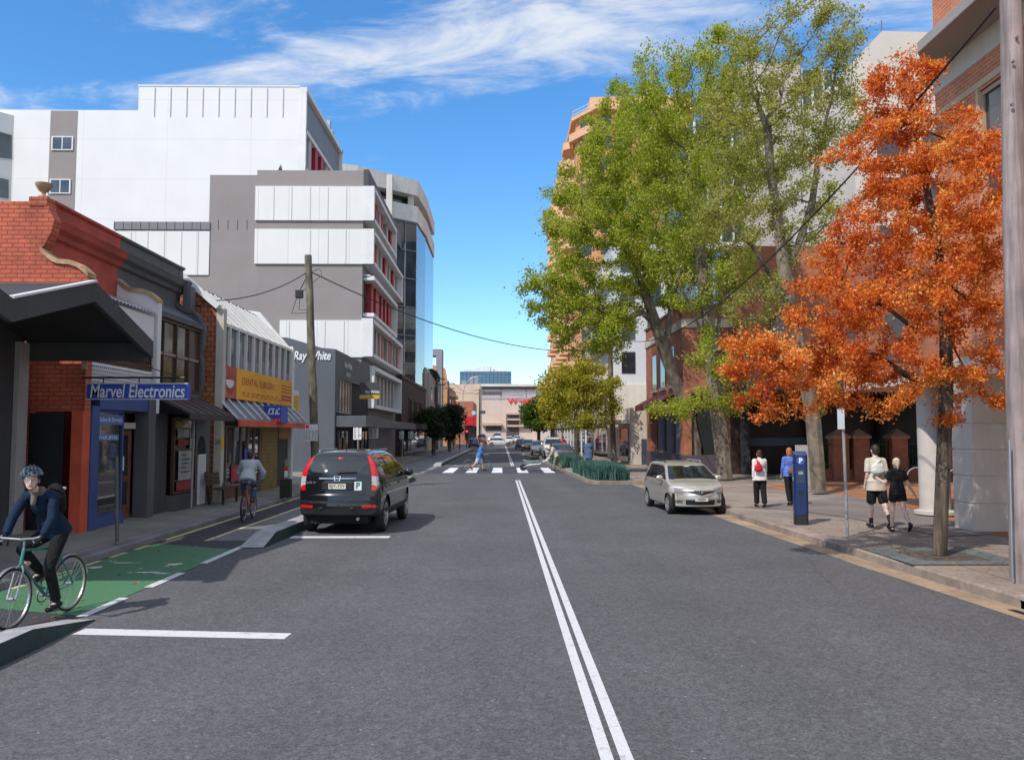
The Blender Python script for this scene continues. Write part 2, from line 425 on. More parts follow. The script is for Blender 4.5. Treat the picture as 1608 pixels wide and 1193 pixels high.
def pavem(name, col, jx, jy, var=0.25, stain=0.35):
    t = NT(name); p = t.pos()
    b = t.new('ShaderNodeTexBrick', offset=0.0); t.link(p, b.inputs['Vector'])
    b.inputs['Color1'].default_value = (1.05, 1.05, 1.05, 1); b.inputs['Color2'].default_value = (0.94, 0.94, 0.94, 1); b.inputs['Mortar'].default_value = (0.45, 0.43, 0.4, 1)
    b.inputs['Scale'].default_value = 1; b.inputs['Mortar Size'].default_value = 0.012; b.inputs['Brick Width'].default_value = jx; b.inputs['Row Height'].default_value = jy
    n = t.noise(p, 0.55, 7, 0.65); g = t.noise(p, 55, 3)
    cc = t.mixc(1.0, col, b.outputs['Color'], 'MULTIPLY')
    cc = t.mixc(1.0, cc, t.mul(t.rng(n, 0.3, 0.7, 1 - var, 1 + var), t.rng(g, 0.3, 0.7, 0.8, 1.2)), 'MULTIPLY')
    s = t.rng(t.noise(p, 1.7, 6, 0.7), 0.55, 0.75, 0, stain)
    cc = t.mixc(s, cc, tuple(x * 0.4 for x in col))
    t.link(cc, t.b.inputs['Base Color']); t.b.inputs['Roughness'].default_value = 0.85
    t.bump(g, 0.25, 0.005); MATS[name] = t.m
    return t.m

m_asphalt = asphaltm('asphalt', (0.098, 0.096, 0.100))
m_asph_dark = asphaltm('asphalt_dark', (0.052, 0.052, 0.058), 0.7)
m_asph_blue = asphaltm('asphalt_raised', (0.060, 0.062, 0.080), 0.6)
m_white_line = paintm('white_line_paint', (0.62, 0.62, 0.62), 0.55)
m_yellow_line = paintm('yellow_line_paint', (0.62, 0.55, 0.28), 0.6)
m_green_lane = paintm('green_lane_paint', (0.066, 0.185, 0.088), 0.7, 45)
m_conc = pavem('concrete_paving', (0.235, 0.225, 0.195), 1.5, 1.5)
m_conc_r = pavem('brown_concrete_paving', (0.27, 0.215, 0.175), 2.4, 1.8, 0.3, 0.4)
m_kerb = mat('kerb_concrete', (0.20, 0.19, 0.19), 0.85, 0.25, 1.5, 0.4, 40)
m_kerb_r = mat('worn_kerb_stone', (0.27, 0.21, 0.165), 0.85, 0.35, 1.2, 0.5, 30)
m_gutter = mat('sandy_gutter', (0.33, 0.235, 0.155), 0.9, 0.35, 0.9, 0.4, 40)
m_lane_conc = mat('lane_concrete', (0.165, 0.165, 0.17), 0.7, 0.2, 1.2, 0.2, 50)
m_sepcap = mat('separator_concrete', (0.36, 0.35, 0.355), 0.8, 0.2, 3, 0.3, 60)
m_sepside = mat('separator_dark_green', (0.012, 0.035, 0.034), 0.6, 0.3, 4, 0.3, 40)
m_brickpave = brickm('brick_paving_flat', (0.40, 0.13, 0.055), (0.30, 0.10, 0.05), (0.20, 0.12, 0.08))

def ribbon(name, ys, fa, fb, za, zb, mtl, label=None, nx=1):
    m = MB()
    for i in range(len(ys) - 1):
        y0, y1 = ys[i], ys[i + 1]
        m.quad((fa(y0), y0, za), (fb(y0), y0, zb), (fb(y1), y1, zb), (fa(y1), y1, za))
    o = m.build(name, mtl); return struct(o, label)
def sheet(name, pts, z, mtl, label=None):
    m = MB(); m.add([(x, y, z) for x, y in pts], [tuple(range(len(pts)))]); return struct(m.build(name, mtl), label)
def marks(name, rects, z, mtl, label):
    m = MB()
    for r in rects:
        if len(r) == 4: x0, x1, y0, y1 = r; m.quad((x0, y0, z), (x1, y0, z), (x1, y1, z), (x0, y1, z))
        else: m.add([(x, y, z) for x, y in r[0]], [tuple(range(len(r[0])))])
    return struct(m.build(name, mtl), label)

KY = [(-25, 7.6), (0, 6.9), (5, 6.55), (9.8, 6.2), (14, 5.98), (21, 5.75), (32, 5.72), (45, 5.7), (420, 5.7)]
def kx(y):
    for (a, b), (c, d) in zip(KY, KY[1:]):
        if y <= c: return b + (d - b) * (y - a) / (c - a)
    return KY[-1][1]
YS = [-25, -10, 0, 3, 5, 7, 8.2, 9.8, 12, 14, 17, 21, 26, 32, 45, 80, 150, 420]
m_ground = mat('earth', (0.16, 0.14, 0.12), 0.9, 0.2, 0.2)
sheet('ground', [(-1500, -300), (1500, -300), (1500, 3000), (-1500, 3000)], -0.06, m_ground)
ribbon('road', YS, lambda y: -5.05, kx, 0.0, 0.0, m_asphalt)
ribbon('gutter_road_edge', YS, kx, lambda y: kx(y) + 0.45, 0.003, -0.012, m_gutter)
def kerb_strip(name, ys, fx, w, h, mtl, side=1):
    m = MB()
    for y0, y1 in zip(ys, ys[1:]):
        a0, a1 = fx(y0), fx(y1); b0, b1 = a0 + side * w, a1 + side * w; r = 0.03 * side
        m.quad((a0, y0, -0.03), (a1, y1, -0.03), (a1, y1, h - 0.03), (a0, y0, h - 0.03))
        m.quad((a0, y0, h - 0.03), (a1, y1, h - 0.03), (a1 + r, y1, h), (a0 + r, y0, h))
        m.quad((a0 + r, y0, h), (a1 + r, y1, h), (b1, y1, h), (b0, y0, h))
    return struct(m.build(name, mtl))
YR1 = [-25, -10, 0, 4, 7.6]
YR2 = [10.6, 12, 14, 17, 21, 26, 32, 36]
kerb_strip('kerb', YR1, lambda y: kx(y) + 0.45, 0.30, 0.14, m_kerb_r)
kerb_strip('kerb', YR2 + [60, 100, 200, 420], lambda y: kx(y) + 0.45, 0.30, 0.14, m_kerb_r)
# the kerb inlet: a lintel over a dark opening
m = MB(); a0, a1 = kx(7.6) + 0.45, kx(10.6) + 0.45
m.add([(a0 - .02, 7.6, .09), (a1 - .02, 10.6, .09), (a1 + .33, 10.6, .09), (a0 + .33, 7.6, .09), (a0 - .02, 7.6, .165), (a1 - .02, 10.6, .165), (a1 + .33, 10.6, .165), (a0 + .33, 7.6, .165)],
      [(0, 3, 2, 1), (4, 5, 6, 7), (0, 1, 5, 4), (1, 2, 6, 5), (2, 3, 7, 6), (3, 0, 4, 7)])
m_lintel = mat('kerb_lintel_concrete', (0.36, 0.31, 0.27), 0.85, 0.25, 2, 0.4, 40)
drain = thing('storm_drain', 'concrete kerb lintel over a dark storm water opening beside the timber pole', 'drain', (a1, 9.1, 0))
m.build('lintel', m_lintel, drain, bevel=0.012)
m = MB(); m.add([(a0 + .18, 7.6, -.25), (a1 + .18, 10.6, -.25), (a1 + .18, 10.6, .12), (a0 + .18, 7.6, .12)], [(0, 1, 2, 3)])
m.add([(a0 - .25, 7.7, .0015), (a1 - .25, 10.5, .0015), (a1 + .2, 10.5, -.03), (a0 + .2, 7.7, -.03)], [(0, 1, 2, 3)])
m.build('opening', mat('drain_black', (0.008, 0.008, 0.008), 0.9, 0), drain)
ribbon('pavement', YS, lambda y: kx(y) + 0.74, lambda y: 30.0, 0.138, 0.140, m_conc_r)
ribbon('pavement', YS, lambda y: -9.6, lambda y: -7.34, 0.27, 0.13, m_conc)
ribbon('pavement', YS, lambda y: -30.0, lambda y: -9.6, 0.30, 0.27, m_conc)
kerb_strip('kerb', [-25, 0, 20, 60, 420], lambda y: -7.05, 0.32, 0.13, m_kerb, -1)
# bike lane: dark start, green paint, then concrete with a damp strip
ribbon('bike_lane', [-25, 17.4], lambda y: -7.05, lambda y: -5.05, 0.0, 0.0, m_asph_dark)
ribbon('bike_lane', [17.4, 46, 120, 420], lambda y: -7.05, lambda y: -5.05, 0.0, 0.0, m_lane_conc)
sheet('bike_lane_paint', [(-7.0, 10.9), (-5.08, 10.25), (-5.06, 16.0), (-6.98, 16.9)], 0.004, m_green_lane)
sheet('bike_lane_strip', [(-7.0, 17.2), (-6.1, 16.9), (-5.95, 45), (-7.0, 45)], 0.004, m_asph_dark)
marks('road_marking', [(-5.12, -4.99, a, b) for a, b in ((10.2, 11.35), (12.1, 13.35), (14.3, 16.5))], 0.008, m_white_line, None)
marks('road_marking', [(-7.0, -6.9, 3 + 1.0 * i, 3.62 + 1.0 * i) for i in range(14)] + [(-7.0, -6.9, 17.4, 60)], 0.008, m_yellow_line, None)
marks('road_marking', [([(-6.12, 17.3), (-6.02, 17.3), (-5.84, 44), (-5.94, 44)],), (-6.45, -6.37, 8.1, 10.3)], 0.008, m_yellow_line, None)
rnd = random.Random(4)
def blot(cx, cy, w, h):
    n = 14
    return ([(cx + math.cos(2 * math.pi * k / n) * w * rnd.uniform(.5, 1.1), cy + math.sin(2 * math.pi * k / n) * h * rnd.uniform(.45, 1.1)) for k in range(n)],)
bl = []
for (px, py, w, h) in ((150, 891, .17, .14), (192, 884, .22, .07), (176, 881, .1, .05), (215, 884, .1, .05), (232, 899, .3, .09), (255, 901, .14, .06), (275, 886, .16, .16), (205, 899, .07, .05), (220, 893, .05, .04), (262, 889, .05, .06)):
    g = atZ(px, py); bl.append(blot(g.x, g.y, w, h))
marks('road_marking', bl, 0.008, paintm('worn_symbol_paint', (0.55, 0.56, 0.50), 0.85), None)
marks('road_marking', [(0.675, 0.765, -25, 39.6), (0.81, 0.90, -25, 39.6), (0.675, 0.765, 57, 150), (0.81, 0.90, 57, 150)], 0.004, m_white_line, None)
marks('road_marking', [([(-4.72, 9.32), (-2.33, 9.08), (-2.31, 9.34), (-4.70, 9.60)],), ([(-4.48, 17.72), (-2.38, 17.72), (-2.38, 18.08), (-4.48, 18.08)],), (-3.3, -1.2, 57.2, 57.6)], 0.004, m_white_line, None)
marks('road_marking', [(-3.4, -.6, 112, 113.2), (-3.0, 0.4, 126, 127.5)], 0.004, m_white_line, None)
# raised crossing
sheet('road_crossing', [(-4.3, 46.2), (3.56, 46.2), (3.36, 55.2), (-4.0, 55.2)], 0.004, m_asph_blue)
marks('road_marking', [([(a - .04, 47), (a + .58, 47), (a + .56, 54), (a, 54)],) for a in (-3.3, -1.98, -.5, .98, 2.5)], 0.008, paintm('white_zebra_paint', (0.78, 0.78, 0.80), 0.2), None)
m_grid = brickm('grid_paving', (0.33, 0.33, 0.32), (0.27, 0.27, 0.27), (0.07, 0.07, 0.07), 0.5, 0.9, 0.09)
def flatbrick(name, c1, c2, mor, bw, bh, ms):
    t = NT(name); p = t.pos(); b = t.new('ShaderNodeTexBrick'); t.link(p, b.inputs['Vector'])
    for k, c in (('Color1', c1), ('Color2', c2), ('Mortar', mor)): b.inputs[k].default_value = (*c, 1)
    b.inputs['Scale'].default_value = 1; b.inputs['Mortar Size'].default_value = ms; b.inputs['Brick Width'].default_value = bw; b.inputs['Row Height'].default_value = bh
    n = t.rng(t.noise(p, 0.8, 6, .6), .3, .7, .72, 1.2)
    t.link(t.mixc(1.0, b.outputs['Color'], n, 'MULTIPLY'), t.b.inputs['Base Color']); t.b.inputs['Roughness'].default_value = 0.85
    MATS[name] = t.m; return t.m
m_gridpave = flatbrick('pale_grid_paving', (0.34, 0.34, 0.33), (0.27, 0.27, 0.27), (0.08, 0.08, 0.08), 0.6, 1.0, 0.09)
sheet('bike_lane_paving', [(-6.9, 45.2), (-4.4, 45.2), (-4.1, 66), (-6.6, 66)], 0.006, m_gridpave)
m_orangepave = flatbrick('terracotta_paving', (0.42, 0.155, 0.06), (0.33, 0.12, 0.05), (0.25, 0.16, 0.11), 0.23, 0.115, 0.008)
g = [atZ(*q, .146) for q in ((1180, 765), (1310, 752), (1480, 745), (1760, 790), (1760, 880), (1532, 832), (1478, 812), (1400, 790), (1320, 776))]
sheet('pavement_terracotta', [(p.x, p.y) for p in g], 0.146, m_orangepave)
# darker relaid strips of pavement
m_patch = pavem('asphalt_footpath', (0.19, 0.155, 0.135), 50, 50, 0.25, 0.2)
g = [atZ(*q, .15) for q in ((1166, 796), (1330, 778), (1478, 812), (1560, 838), (1480, 842), (1330, 812), (1240, 800))]
sheet('pavement_patch', [(p.x, p.y) for p in g], 0.150, m_patch)
# tree pit with slate edging
tp = atZ(1478, 872, .15)
m_slate = flatbrick('slate_edging', (0.16, 0.175, 0.165), (0.13, 0.145, 0.14), (0.05, 0.05, 0.05), 0.36, 0.19, 0.012)
X0, Y0 = tp.x, tp.y
m = MB()
for (a, b, c, d) in ((-.98, .98, -.98, -.55), (-.98, .98, .55, .98), (-.98, -.55, -.55, .55), (.55, .98, -.55, .55)):
    m.quad((X0 + a, Y0 + c, .154), (X0 + b, Y0 + c, .154), (X0 + b, Y0 + d, .154), (X0 + a, Y0 + d, .154))
struct(m.build('pavement_edging', m_slate))
sheet('soil', [(X0 - .55, Y0 - .55), (X0 + .55, Y0 - .55), (X0 + .55, Y0 + .55), (X0 - .55, Y0 + .55)], 0.154, mat('gravelly_soil', (0.085, 0.068, 0.05), 0.95, 0.5, 9, 0.8, 60))

# concrete separators of the bike lane
SEPG = 'concrete separators of the bike lane'
def separator(label, near, far, w, h, ramp0, ramp1):
    """near, far: ends of the road-side edge"""
    a, b = Vector((*near, 0)), Vector((*far, 0)); d = (b - a).normalized(); n = Vector((-d.y, d.x, 0))
    t = thing('lane_separator', label, 'kerb', tuple((a + b) / 2), 0, SEPG)
    Ltot = (b - a).length; st = [(0, .015), (ramp0, h), (Ltot - ramp1, h), (Ltot, .015)]
    mb, mc = MB(), MB(); ins = 0.05
    for (s0, h0), (s1, h1) in zip(st, st[1:]):
        p = lambda s, off, z: a + d * s + n * off + Vector((0, 0, z))
        i0, i1 = min(ins, h0), min(ins, h1)
        mb.quad(p(s0, 0, 0), p(s1, 0, 0), p(s1, i1, h1), p(s0, i0, h0)); mb.quad(p(s0, w, 0), p(s1, w, 0), p(s1, w - i1, h1), p(s0, w - i0, h0))
        mc.quad(p(s0, i0, h0 + .003), p(s1, i1, h1 + .003), p(s1, w - i1, h1 + .003), p(s0, w - i0, h0 + .003))
    for s, hh in ((0, .015), (Ltot, .015)):
        mb.quad(p(s, 0, 0), p(s, w, 0), p(s, w - hh, hh), p(s, hh, hh))
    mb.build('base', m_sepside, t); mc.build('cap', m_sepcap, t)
    return t
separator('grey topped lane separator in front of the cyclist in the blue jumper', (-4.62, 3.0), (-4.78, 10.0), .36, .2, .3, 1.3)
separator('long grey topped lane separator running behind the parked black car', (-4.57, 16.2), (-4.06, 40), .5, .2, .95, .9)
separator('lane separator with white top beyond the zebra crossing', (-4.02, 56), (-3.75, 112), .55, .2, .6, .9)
# ---------------------------------------------------------------- leaves, trees
def leaf_mesh(name, centers, size, rg, aspect=0.55, droop=0.0, jitter=0.35, flat=0.0):
    """one small folded leaf per centre, as a single mesh"""
    n = len(centers); C = np.asarray(centers, float)
    d = rg.normal(0, 1, (n, 3)); d[:, 2] -= droop; d /= np.linalg.norm(d, axis=1)[:, None]
    u = rg.normal(0, 1, (n, 3)); u[:, 2] += flat
    s = np.cross(d, u); s /= (np.linalg.norm(s, axis=1)[:, None] + 1e-9); nn = np.cross(s, d)
    L = size * (1 + jitter * rg.uniform(-1, 1, (n, 1))); W = L * aspect
    fold = rg.uniform(-.25, .25, (n, 1)) * L
    V = np.empty((n, 4, 3))
    V[:, 0] = C - d * L * .5; V[:, 1] = C + s * W * .5 + nn * fold; V[:, 2] = C + d * L * .5; V[:, 3] = C - s * W * .5 + nn * fold
    me = bpy.data.meshes.new(name)
    me.vertices.add(n * 4); me.vertices.foreach_set('co', V.reshape(-1))
    me.loops.add(n * 4); me.loops.foreach_set('vertex_index', np.arange(n * 4, dtype=np.int32))
    me.polygons.add(n); me.polygons.foreach_set('loop_start', np.arange(0, n * 4, 4, dtype=np.int32))
    me.update(calc_edges=True); me.validate()
    return me
def leafm(name, cols, transl=0.35, rough=0.55, patch=None):
    """cols: list of colours picked at random leaf by leaf"""
    t = NT(name); g = t.new('ShaderNodeNewGeometry')
    r = t.new('ShaderNodeValToRGB'); r.color_ramp.interpolation = 'CONSTANT' if False else 'LINEAR'
    el = r.color_ramp.elements
    while len(el) < len(cols): el.new(0.5)
    for i, c in enumerate(cols): el[i].position = i / (len(cols) - 1); el[i].color = (*c, 1)
    n = t.noise(g.outputs['Position'], patch or 0.6, 3)
    a = t.new('ShaderNodeMath', operation='MULTIPLY_ADD'); t.link(g.outputs['Random Per Island'], a.inputs[0]); a.inputs[1].default_value = 0.6
    t.link(t.rng(n, .3, .7, -0.05, .45), a.inputs[2]); t.link(a.outputs[0], r.inputs[0])
    t.link(r.outputs[0], t.b.inputs['Base Color']); t.b.inputs['Roughness'].default_value = rough; t.b.inputs['Specular IOR Level'].default_value = 0.35
    tr = t.new('ShaderNodeBsdfTranslucent'); t.link(t.mixc(1.0, r.outputs[0], (1.15, 1.1, .6), 'MULTIPLY'), tr.inputs['Color'])
    mx = t.new('ShaderNodeMixShader'); mx.inputs[0].default_value = transl; t.link(t.b.outputs[0], mx.inputs[1]); t.link(tr.outputs[0], mx.inputs[2])
    t.link(mx.outputs[0], t.out.inputs['Surface']); MATS[name] = t.m
    return t.m
def barkm(name, c1, c2, scale=6, stretch=0.25, bump=0.6):
    t = NT(name); p = t.pos(); mp = t.new('ShaderNodeMapping'); mp.inputs['Scale'].default_value = (1, 1, stretch); t.link(p, mp.inputs['Vector'])
    n = t.noise(mp.outputs[0], scale, 6, 0.65); n2 = t.noise(p, 2.0, 4)
    cc = t.mixc(t.rng(n, .38, .62, 0, 1), c1, c2); cc = t.mixc(1.0, cc, t.rng(n2, .3, .7, .75, 1.2), 'MULTIPLY')
    t.link(cc, t.b.inputs['Base Color']); t.b.inputs['Roughness'].default_value = 0.9; t.bump(n, bump, 0.03); MATS[name] = t.m
    return t.m
def grow(starts, attr, step, infl, kill, iters, rg, up=0.0):
    """space colonisation: starts = list of polylines (trunk and first limbs); returns nodes, parents"""
    P = []; par = []
    for line, attach in starts:
        for k, q in enumerate(line):
            P.append(np.array(q, float)); par.append(attach if k == 0 else len(P) - 2)
    P = [np.array(x) for x in P]; A = np.array(attr); alive = np.ones(len(A), bool)
    near = np.full(len(A), 1e9); nid = np.zeros(len(A), int); done = 0
    tried = {}
    for it in range(iters):
        N = np.array(P[done:])
        if len(N):
            for s in range(0, len(N), 400):
                d = np.linalg.norm(A[:, None] - N[None, s:s + 400], axis=2); m = d.min(1); a = d.argmin(1)
                b = m < near; near[b] = m[b]; nid[b] = a[b] + done + s
            done = len(P)
        alive &= near > kill
        act = np.where(alive & (near < infl))[0]
        if len(act) == 0: break
        ids = nid[act]; Pa = np.array(P); v = A[act] - Pa[ids]; v /= np.linalg.norm(v, axis=1)[:, None]
        u, inv = np.unique(ids, return_inverse=True); S = np.zeros((len(u), 3)); np.add.at(S, inv, v)
        grown = 0
        for k, i in enumerate(u):
            d = S[k] + rg.normal(0, .12, 3); d[2] += up; L = np.linalg.norm(d)
            if L < 1e-6: continue
            if tried.get(i, 0) > 3: continue
            tried[i] = tried.get(i, 0) + 1
            P.append(P[i] + d / L * step * rg.uniform(.8, 1.2)); par.append(i); grown += 1
        if not grown: break
    return np.array(P), np.array(par)
def branch_mesh(P, par, r0, rtip, nseg=6, expo=2.3, minr=0.0, base_flare=1.0, trunk_len=3):
    n = len(P); acc = np.zeros(n); kids = [[] for _ in range(n)]
    for i in range(n):
        if par[i] >= 0: kids[par[i]].append(i)
    order = list(range(n - 1, -1, -1)); r = np.zeros(n)
    for i in order:
        r[i] = max(rtip, acc[i] ** (1 / expo)) if acc[i] > 0 else rtip
        if par[i] >= 0: acc[par[i]] += r[i] ** expo
    f = r0 / r[0]; e = math.log(max(r0 / rtip, 1.01)) / math.log(max(r[0] / rtip, 1.01))
    r = rtip * (r / rtip) ** e
    m = MB(); used = np.zeros(n, bool)
    for i in range(n):
        if par[i] < 0 or not used[i]:
            chain = [i]
            if par[i] >= 0: chain = [par[i], i]
            used[i] = True; c = i
            while kids[c]:
                nx = max(kids[c], key=lambda k: r[k]); used[nx] = True; chain.append(nx); c = nx
            rr = [r[k] for k in chain]
            if par[i] >= 0: rr[0] = min(rr[0], rr[1] * 1.25)
            if max(rr) < minr: continue
            m.tube([P[k] for k in chain], rr, nseg if rr[min(1, len(rr) - 1)] > .05 else 4)
    return m, r, kids
def lobe_points(lobes, n, rg):
    """lobes: (centre, radii, weight); points spread through each ellipsoid"""
    w = np.array([l[2] for l in lobes], float); w /= w.sum(); out = []
    for (c, r, _), k in zip(lobes, rg.multinomial(n, w)):
        v = rg.normal(0, 1, (k, 3)); v /= np.linalg.norm(v, axis=1)[:, None]; out.append(np.array(c) + v * np.array(r) * rg.uniform(.15, 1, (k, 1)) ** (1 / 2.2))
    return np.concatenate(out)
def tree(name, label, cat, base, limbs, lobes, natt, step, infl, kill, r0, rtip, bark, leafmat, nleaf, leaf, spread, seed, group=None, rmax=0.03, aspect=.55, droop=0.2, flat=0.0, twig_extra=0.0, trunk_seg=8, up=.05, clumps=0):
    rg = np.random.default_rng(seed)
    t = thing(name, label, cat, base, 0, group)
    A = lobe_points(lobes, natt, rg)
    P, par = grow(limbs, A, step, infl, kill, 120, rg, up)
    m, r, kids = branch_mesh(P, par, r0, rtip, trunk_seg)
    m.build('trunk', bark, t, smooth=True)
    tips = np.where((r < rmax))[0]
    tips = tips[tips > 3]
    # leaves in clumps along the thin twigs
    w = rg.gamma(.75, 1, len(tips)); w /= w.sum(); cnt = rg.multinomial(nleaf, w)
    ids = np.repeat(tips, cnt); q = par[ids]; f = rg.uniform(0, 1, (len(ids), 1))
    C = P[ids] * f + P[np.maximum(q, 0)] * (1 - f) + rg.normal(0, spread, (len(ids), 3)) * np.array([1, 1, .8])
    me = leaf_mesh('crown', C - np.array(base), leaf, rg, aspect, droop, .35, flat); me.materials.append(leafmat)
    from_mesh('crown', me, t)
    return t
def plobe(px, py, rx, ry, Y, ry_depth, w=1.0):
    c = atY(px, py, Y); k = Y / FPX
    return ((c.x, c.y, c.z), (rx * k, ry_depth, ry * k), w)
# ---------------------------------------------------------------- left side of the street
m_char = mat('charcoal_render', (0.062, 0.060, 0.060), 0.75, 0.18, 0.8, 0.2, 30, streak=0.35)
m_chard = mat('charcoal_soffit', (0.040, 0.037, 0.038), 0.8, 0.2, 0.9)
m_slategrey = mat('slate_grey_paint', (0.105, 0.105, 0.112), 0.6, 0.15, 0.7, 0.15, 30, streak=0.4)
m_palegrey = mat('pale_grey_paint', (0.42, 0.40, 0.38), 0.6, 0.12, 1, streak=0.25)
m_redpaint = mat('faded_red_render', (0.46, 0.075, 0.048), 0.7, 0.25, 0.8, 0.25, 30, streak=0.4)
m_redbrick = brickm('painted_red_brick', (0.60, 0.135, 0.062), (0.50, 0.105, 0.055), (0.27, 0.06, 0.045), 0.24, 0.09, 0.012, 0.45)
m_sand = mat('weathered_sandstone', (0.46, 0.30, 0.17), 0.9, 0.4, 2.5, 0.6, 14, streak=0.5)
m_bluepaint = mat('blue_shop_paint', (0.045, 0.085, 0.24), 0.55, 0.18, 1.5, streak=0.3)
m_redpillar = mat('red_pillar_paint', (0.66, 0.10, 0.045), 0.6, 0.15, 1.5, streak=0.3)
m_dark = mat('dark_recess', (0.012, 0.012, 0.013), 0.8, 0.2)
m_darkwood = mat('dark_timber', (0.07, 0.035, 0.02), 0.5, 0.3, 3)
m_brownwood = mat('brown_timber', (0.16, 0.065, 0.03), 0.5, 0.3, 3)
m_shopglass = glassm('shop_glass', (0.022, 0.022, 0.024), 0.03, 0.02)
m_brownglass = glassm('brown_glass', (0.075, 0.045, 0.032), 0.08, 0.03, 0.6)
m_greyglass = glassm('grey_glass', (0.07, 0.08, 0.088), 0.06, 0.02, 0.7)
m_whitepaint = mat('white_paint', (0.74, 0.73, 0.71), 0.55, 0.06, 1.0, streak=0.18)
m_whitemetal = mat('white_metal', (0.72, 0.72, 0.72), 0.4, 0.05, 2)
m_galv = mat('galvanised_metal', (0.36, 0.38, 0.40), 0.4, 0.15, 2, metal=0.6)
m_steel = mat('dull_steel', (0.22, 0.22, 0.22), 0.5, 0.15, 3, metal=0.5)
m_black = mat('black_metal', (0.015, 0.015, 0.016), 0.5, 0.1, 3)
m_whitesign = mat('white_sign', (0.75, 0.75, 0.74), 0.5, 0.05, 3)
m_redsign = mat('red_sign', (0.55, 0.02, 0.03), 0.45, 0.06, 3)
m_bluesign = mat('blue_sign', (0.03, 0.075, 0.46), 0.4, 0.06, 3)
m_ink = mat('black_lettering', (0.02, 0.02, 0.02), 0.6, 0)
m_wletter = mat('white_lettering', (0.80, 0.80, 0.80), 0.5, 0)
m_rletter = mat('red_lettering', (0.45, 0.02, 0.03), 0.5, 0)
m_yellow = mat('yellow_sign', (0.72, 0.42, 0.02), 0.5, 0.06, 2)
RX, UZ, RY = (1, 0, 0), (0, 0, 1), (0, 1, 0)

def scrawl(name, parent, origin, right, up, width, height, n, mtl):
    """letter-sized strokes where the photograph's own lettering cannot be read"""
    m = MB(); o = Vector(origin); r, u = Vector(right), Vector(up); q = random.Random(n * 7 + int(width * 100)); s = width / n; w = height * .2
    for k in range(n):
        x = s * k + s * .12; e = s * .76
        for kind in q.sample((0, 1, 2, 3, 4), 2):
            a, b = {0: ((0, -.5), (0, .5)), 1: ((0, .4), (e, .4)), 2: ((0, -.5), (e, .5)), 3: ((e, -.5), (e, .5)), 4: ((0, -.4), (e, -.4))}[kind]
            p0 = o + r * (x + a[0]) + u * (a[1] * height); p1 = o + r * (x + b[0]) + u * (b[1] * height); d = (p1 - p0).normalized(); t_ = r.cross(u).cross(d) * (w / 2)
            m.quad(p0 - t_, p0 + t_, p1 + t_, p1 - t_)
    return m.build(name, mtl, parent)
def wgrid(parent, x, y0, y1, z0, z1, glass, frame, cols, fw=0.05, depth=0.06, name='window', rows=1, pane=True):
    """a window in a wall facing +X: frame (with glazing bars) and pane"""
    f = MB(); xf = x + depth * 0.5
    f.box(x - depth * .5, xf, y0, y0 + fw, z0, z1); f.box(x - depth * .5, xf, y1 - fw, y1, z0, z1)
    f.box(x - depth * .5, xf, y0 + fw, y1 - fw, z0, z0 + fw); f.box(x - depth * .5, xf, y0 + fw, y1 - fw, z1 - fw, z1)
    for k in range(1, cols):
        yy = y0 + (y1 - y0) * k / cols; f.box(x - depth * .4, xf - .004, yy - fw * .4, yy + fw * .4, z0 + fw, z1 - fw)
    for k in range(1, rows):
        zz = z0 + (z1 - z0) * k / rows; f.box(x - depth * .35, xf - .008, y0 + fw, y1 - fw, zz - fw * .4, zz + fw * .4)
    o = f.build(name, frame, parent)
    if pane:
        g = MB(); g.quad((x - .012, y0 + fw, z0 + fw), (x - .012, y1 - fw, z0 + fw), (x - .012, y1 - fw, z1 - fw), (x - .012, y0 + fw, z1 - fw)); 
        L = parent_loc(parent); g.v = [(a - L.x, b - L.y, c - L.z) for a, b, c in g.v]
        g.build('pane', glass, o, local=True)
    return o

# --- charcoal building with the two-gabled street awning
t = thing('shop_building', 'charcoal rendered shop with a gabled awning over the footpath, next to the red brick shop', 'building', (-9.5, 12, 0))
MB().box(-16, -9.5, 9.4, 16.55, 0, 4.45).build('wall', m_char, t)
MB().box(-9.495, -9.40, 16.22, 16.56, 0, 4.0).build('pilaster', m_palegrey, t)
prof = [(9.45, 4.82), (11.9, 4.14), (14.3, 4.82), (16.72, 4.06)]
f = MB(); r = MB()
for (y0, z0), (y1, z1) in zip(prof, prof[1:]):
    f.add([(-7.10, y0, z0), (-7.10, y1, z1), (-7.10, y1, z1 - .34), (-7.10, y0, z0 - .34), (-7.02, y0, z0), (-7.02, y1, z1), (-7.02, y1, z1 - .34), (-7.02, y0, z0 - .34)],
          [(0, 1, 2, 3), (7, 6, 5, 4), (0, 4, 5, 1), (3, 2, 6, 7), (0, 3, 7, 4), (1, 5, 6, 2)])
    r.add([(-9.5, y0, z0 - .06), (-9.5, y1, z1 - .06), (-7.1, y1, z1 - .06), (-7.1, y0, z0 - .06), (-9.5, y0, z0 - .015), (-9.5, y1, z1 - .015), (-7.1, y1, z1 - .015), (-7.1, y0, z0 - .015)],
          [(0, 3, 2, 1), (4, 5, 6, 7), (0, 1, 5, 4), (2, 3, 7, 6)])
f.box(-9.5, -7.12, 16.60, 16.72, 3.66, 4.02)
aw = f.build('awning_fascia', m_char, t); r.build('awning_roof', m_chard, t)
c = MB()
for (y0, z0), (y1, z1) in ((prof[1], prof[2]),): c.beam((-7.06, y0, z0 + .02), (-7.06, y1, z1 + .02), .12, .035)
c.build('capping', m_whitemetal, t)
MB().box(-9.5, -7.3, 11.8, 12.0, 3.5, 3.9).build('beam', m_chard, t)

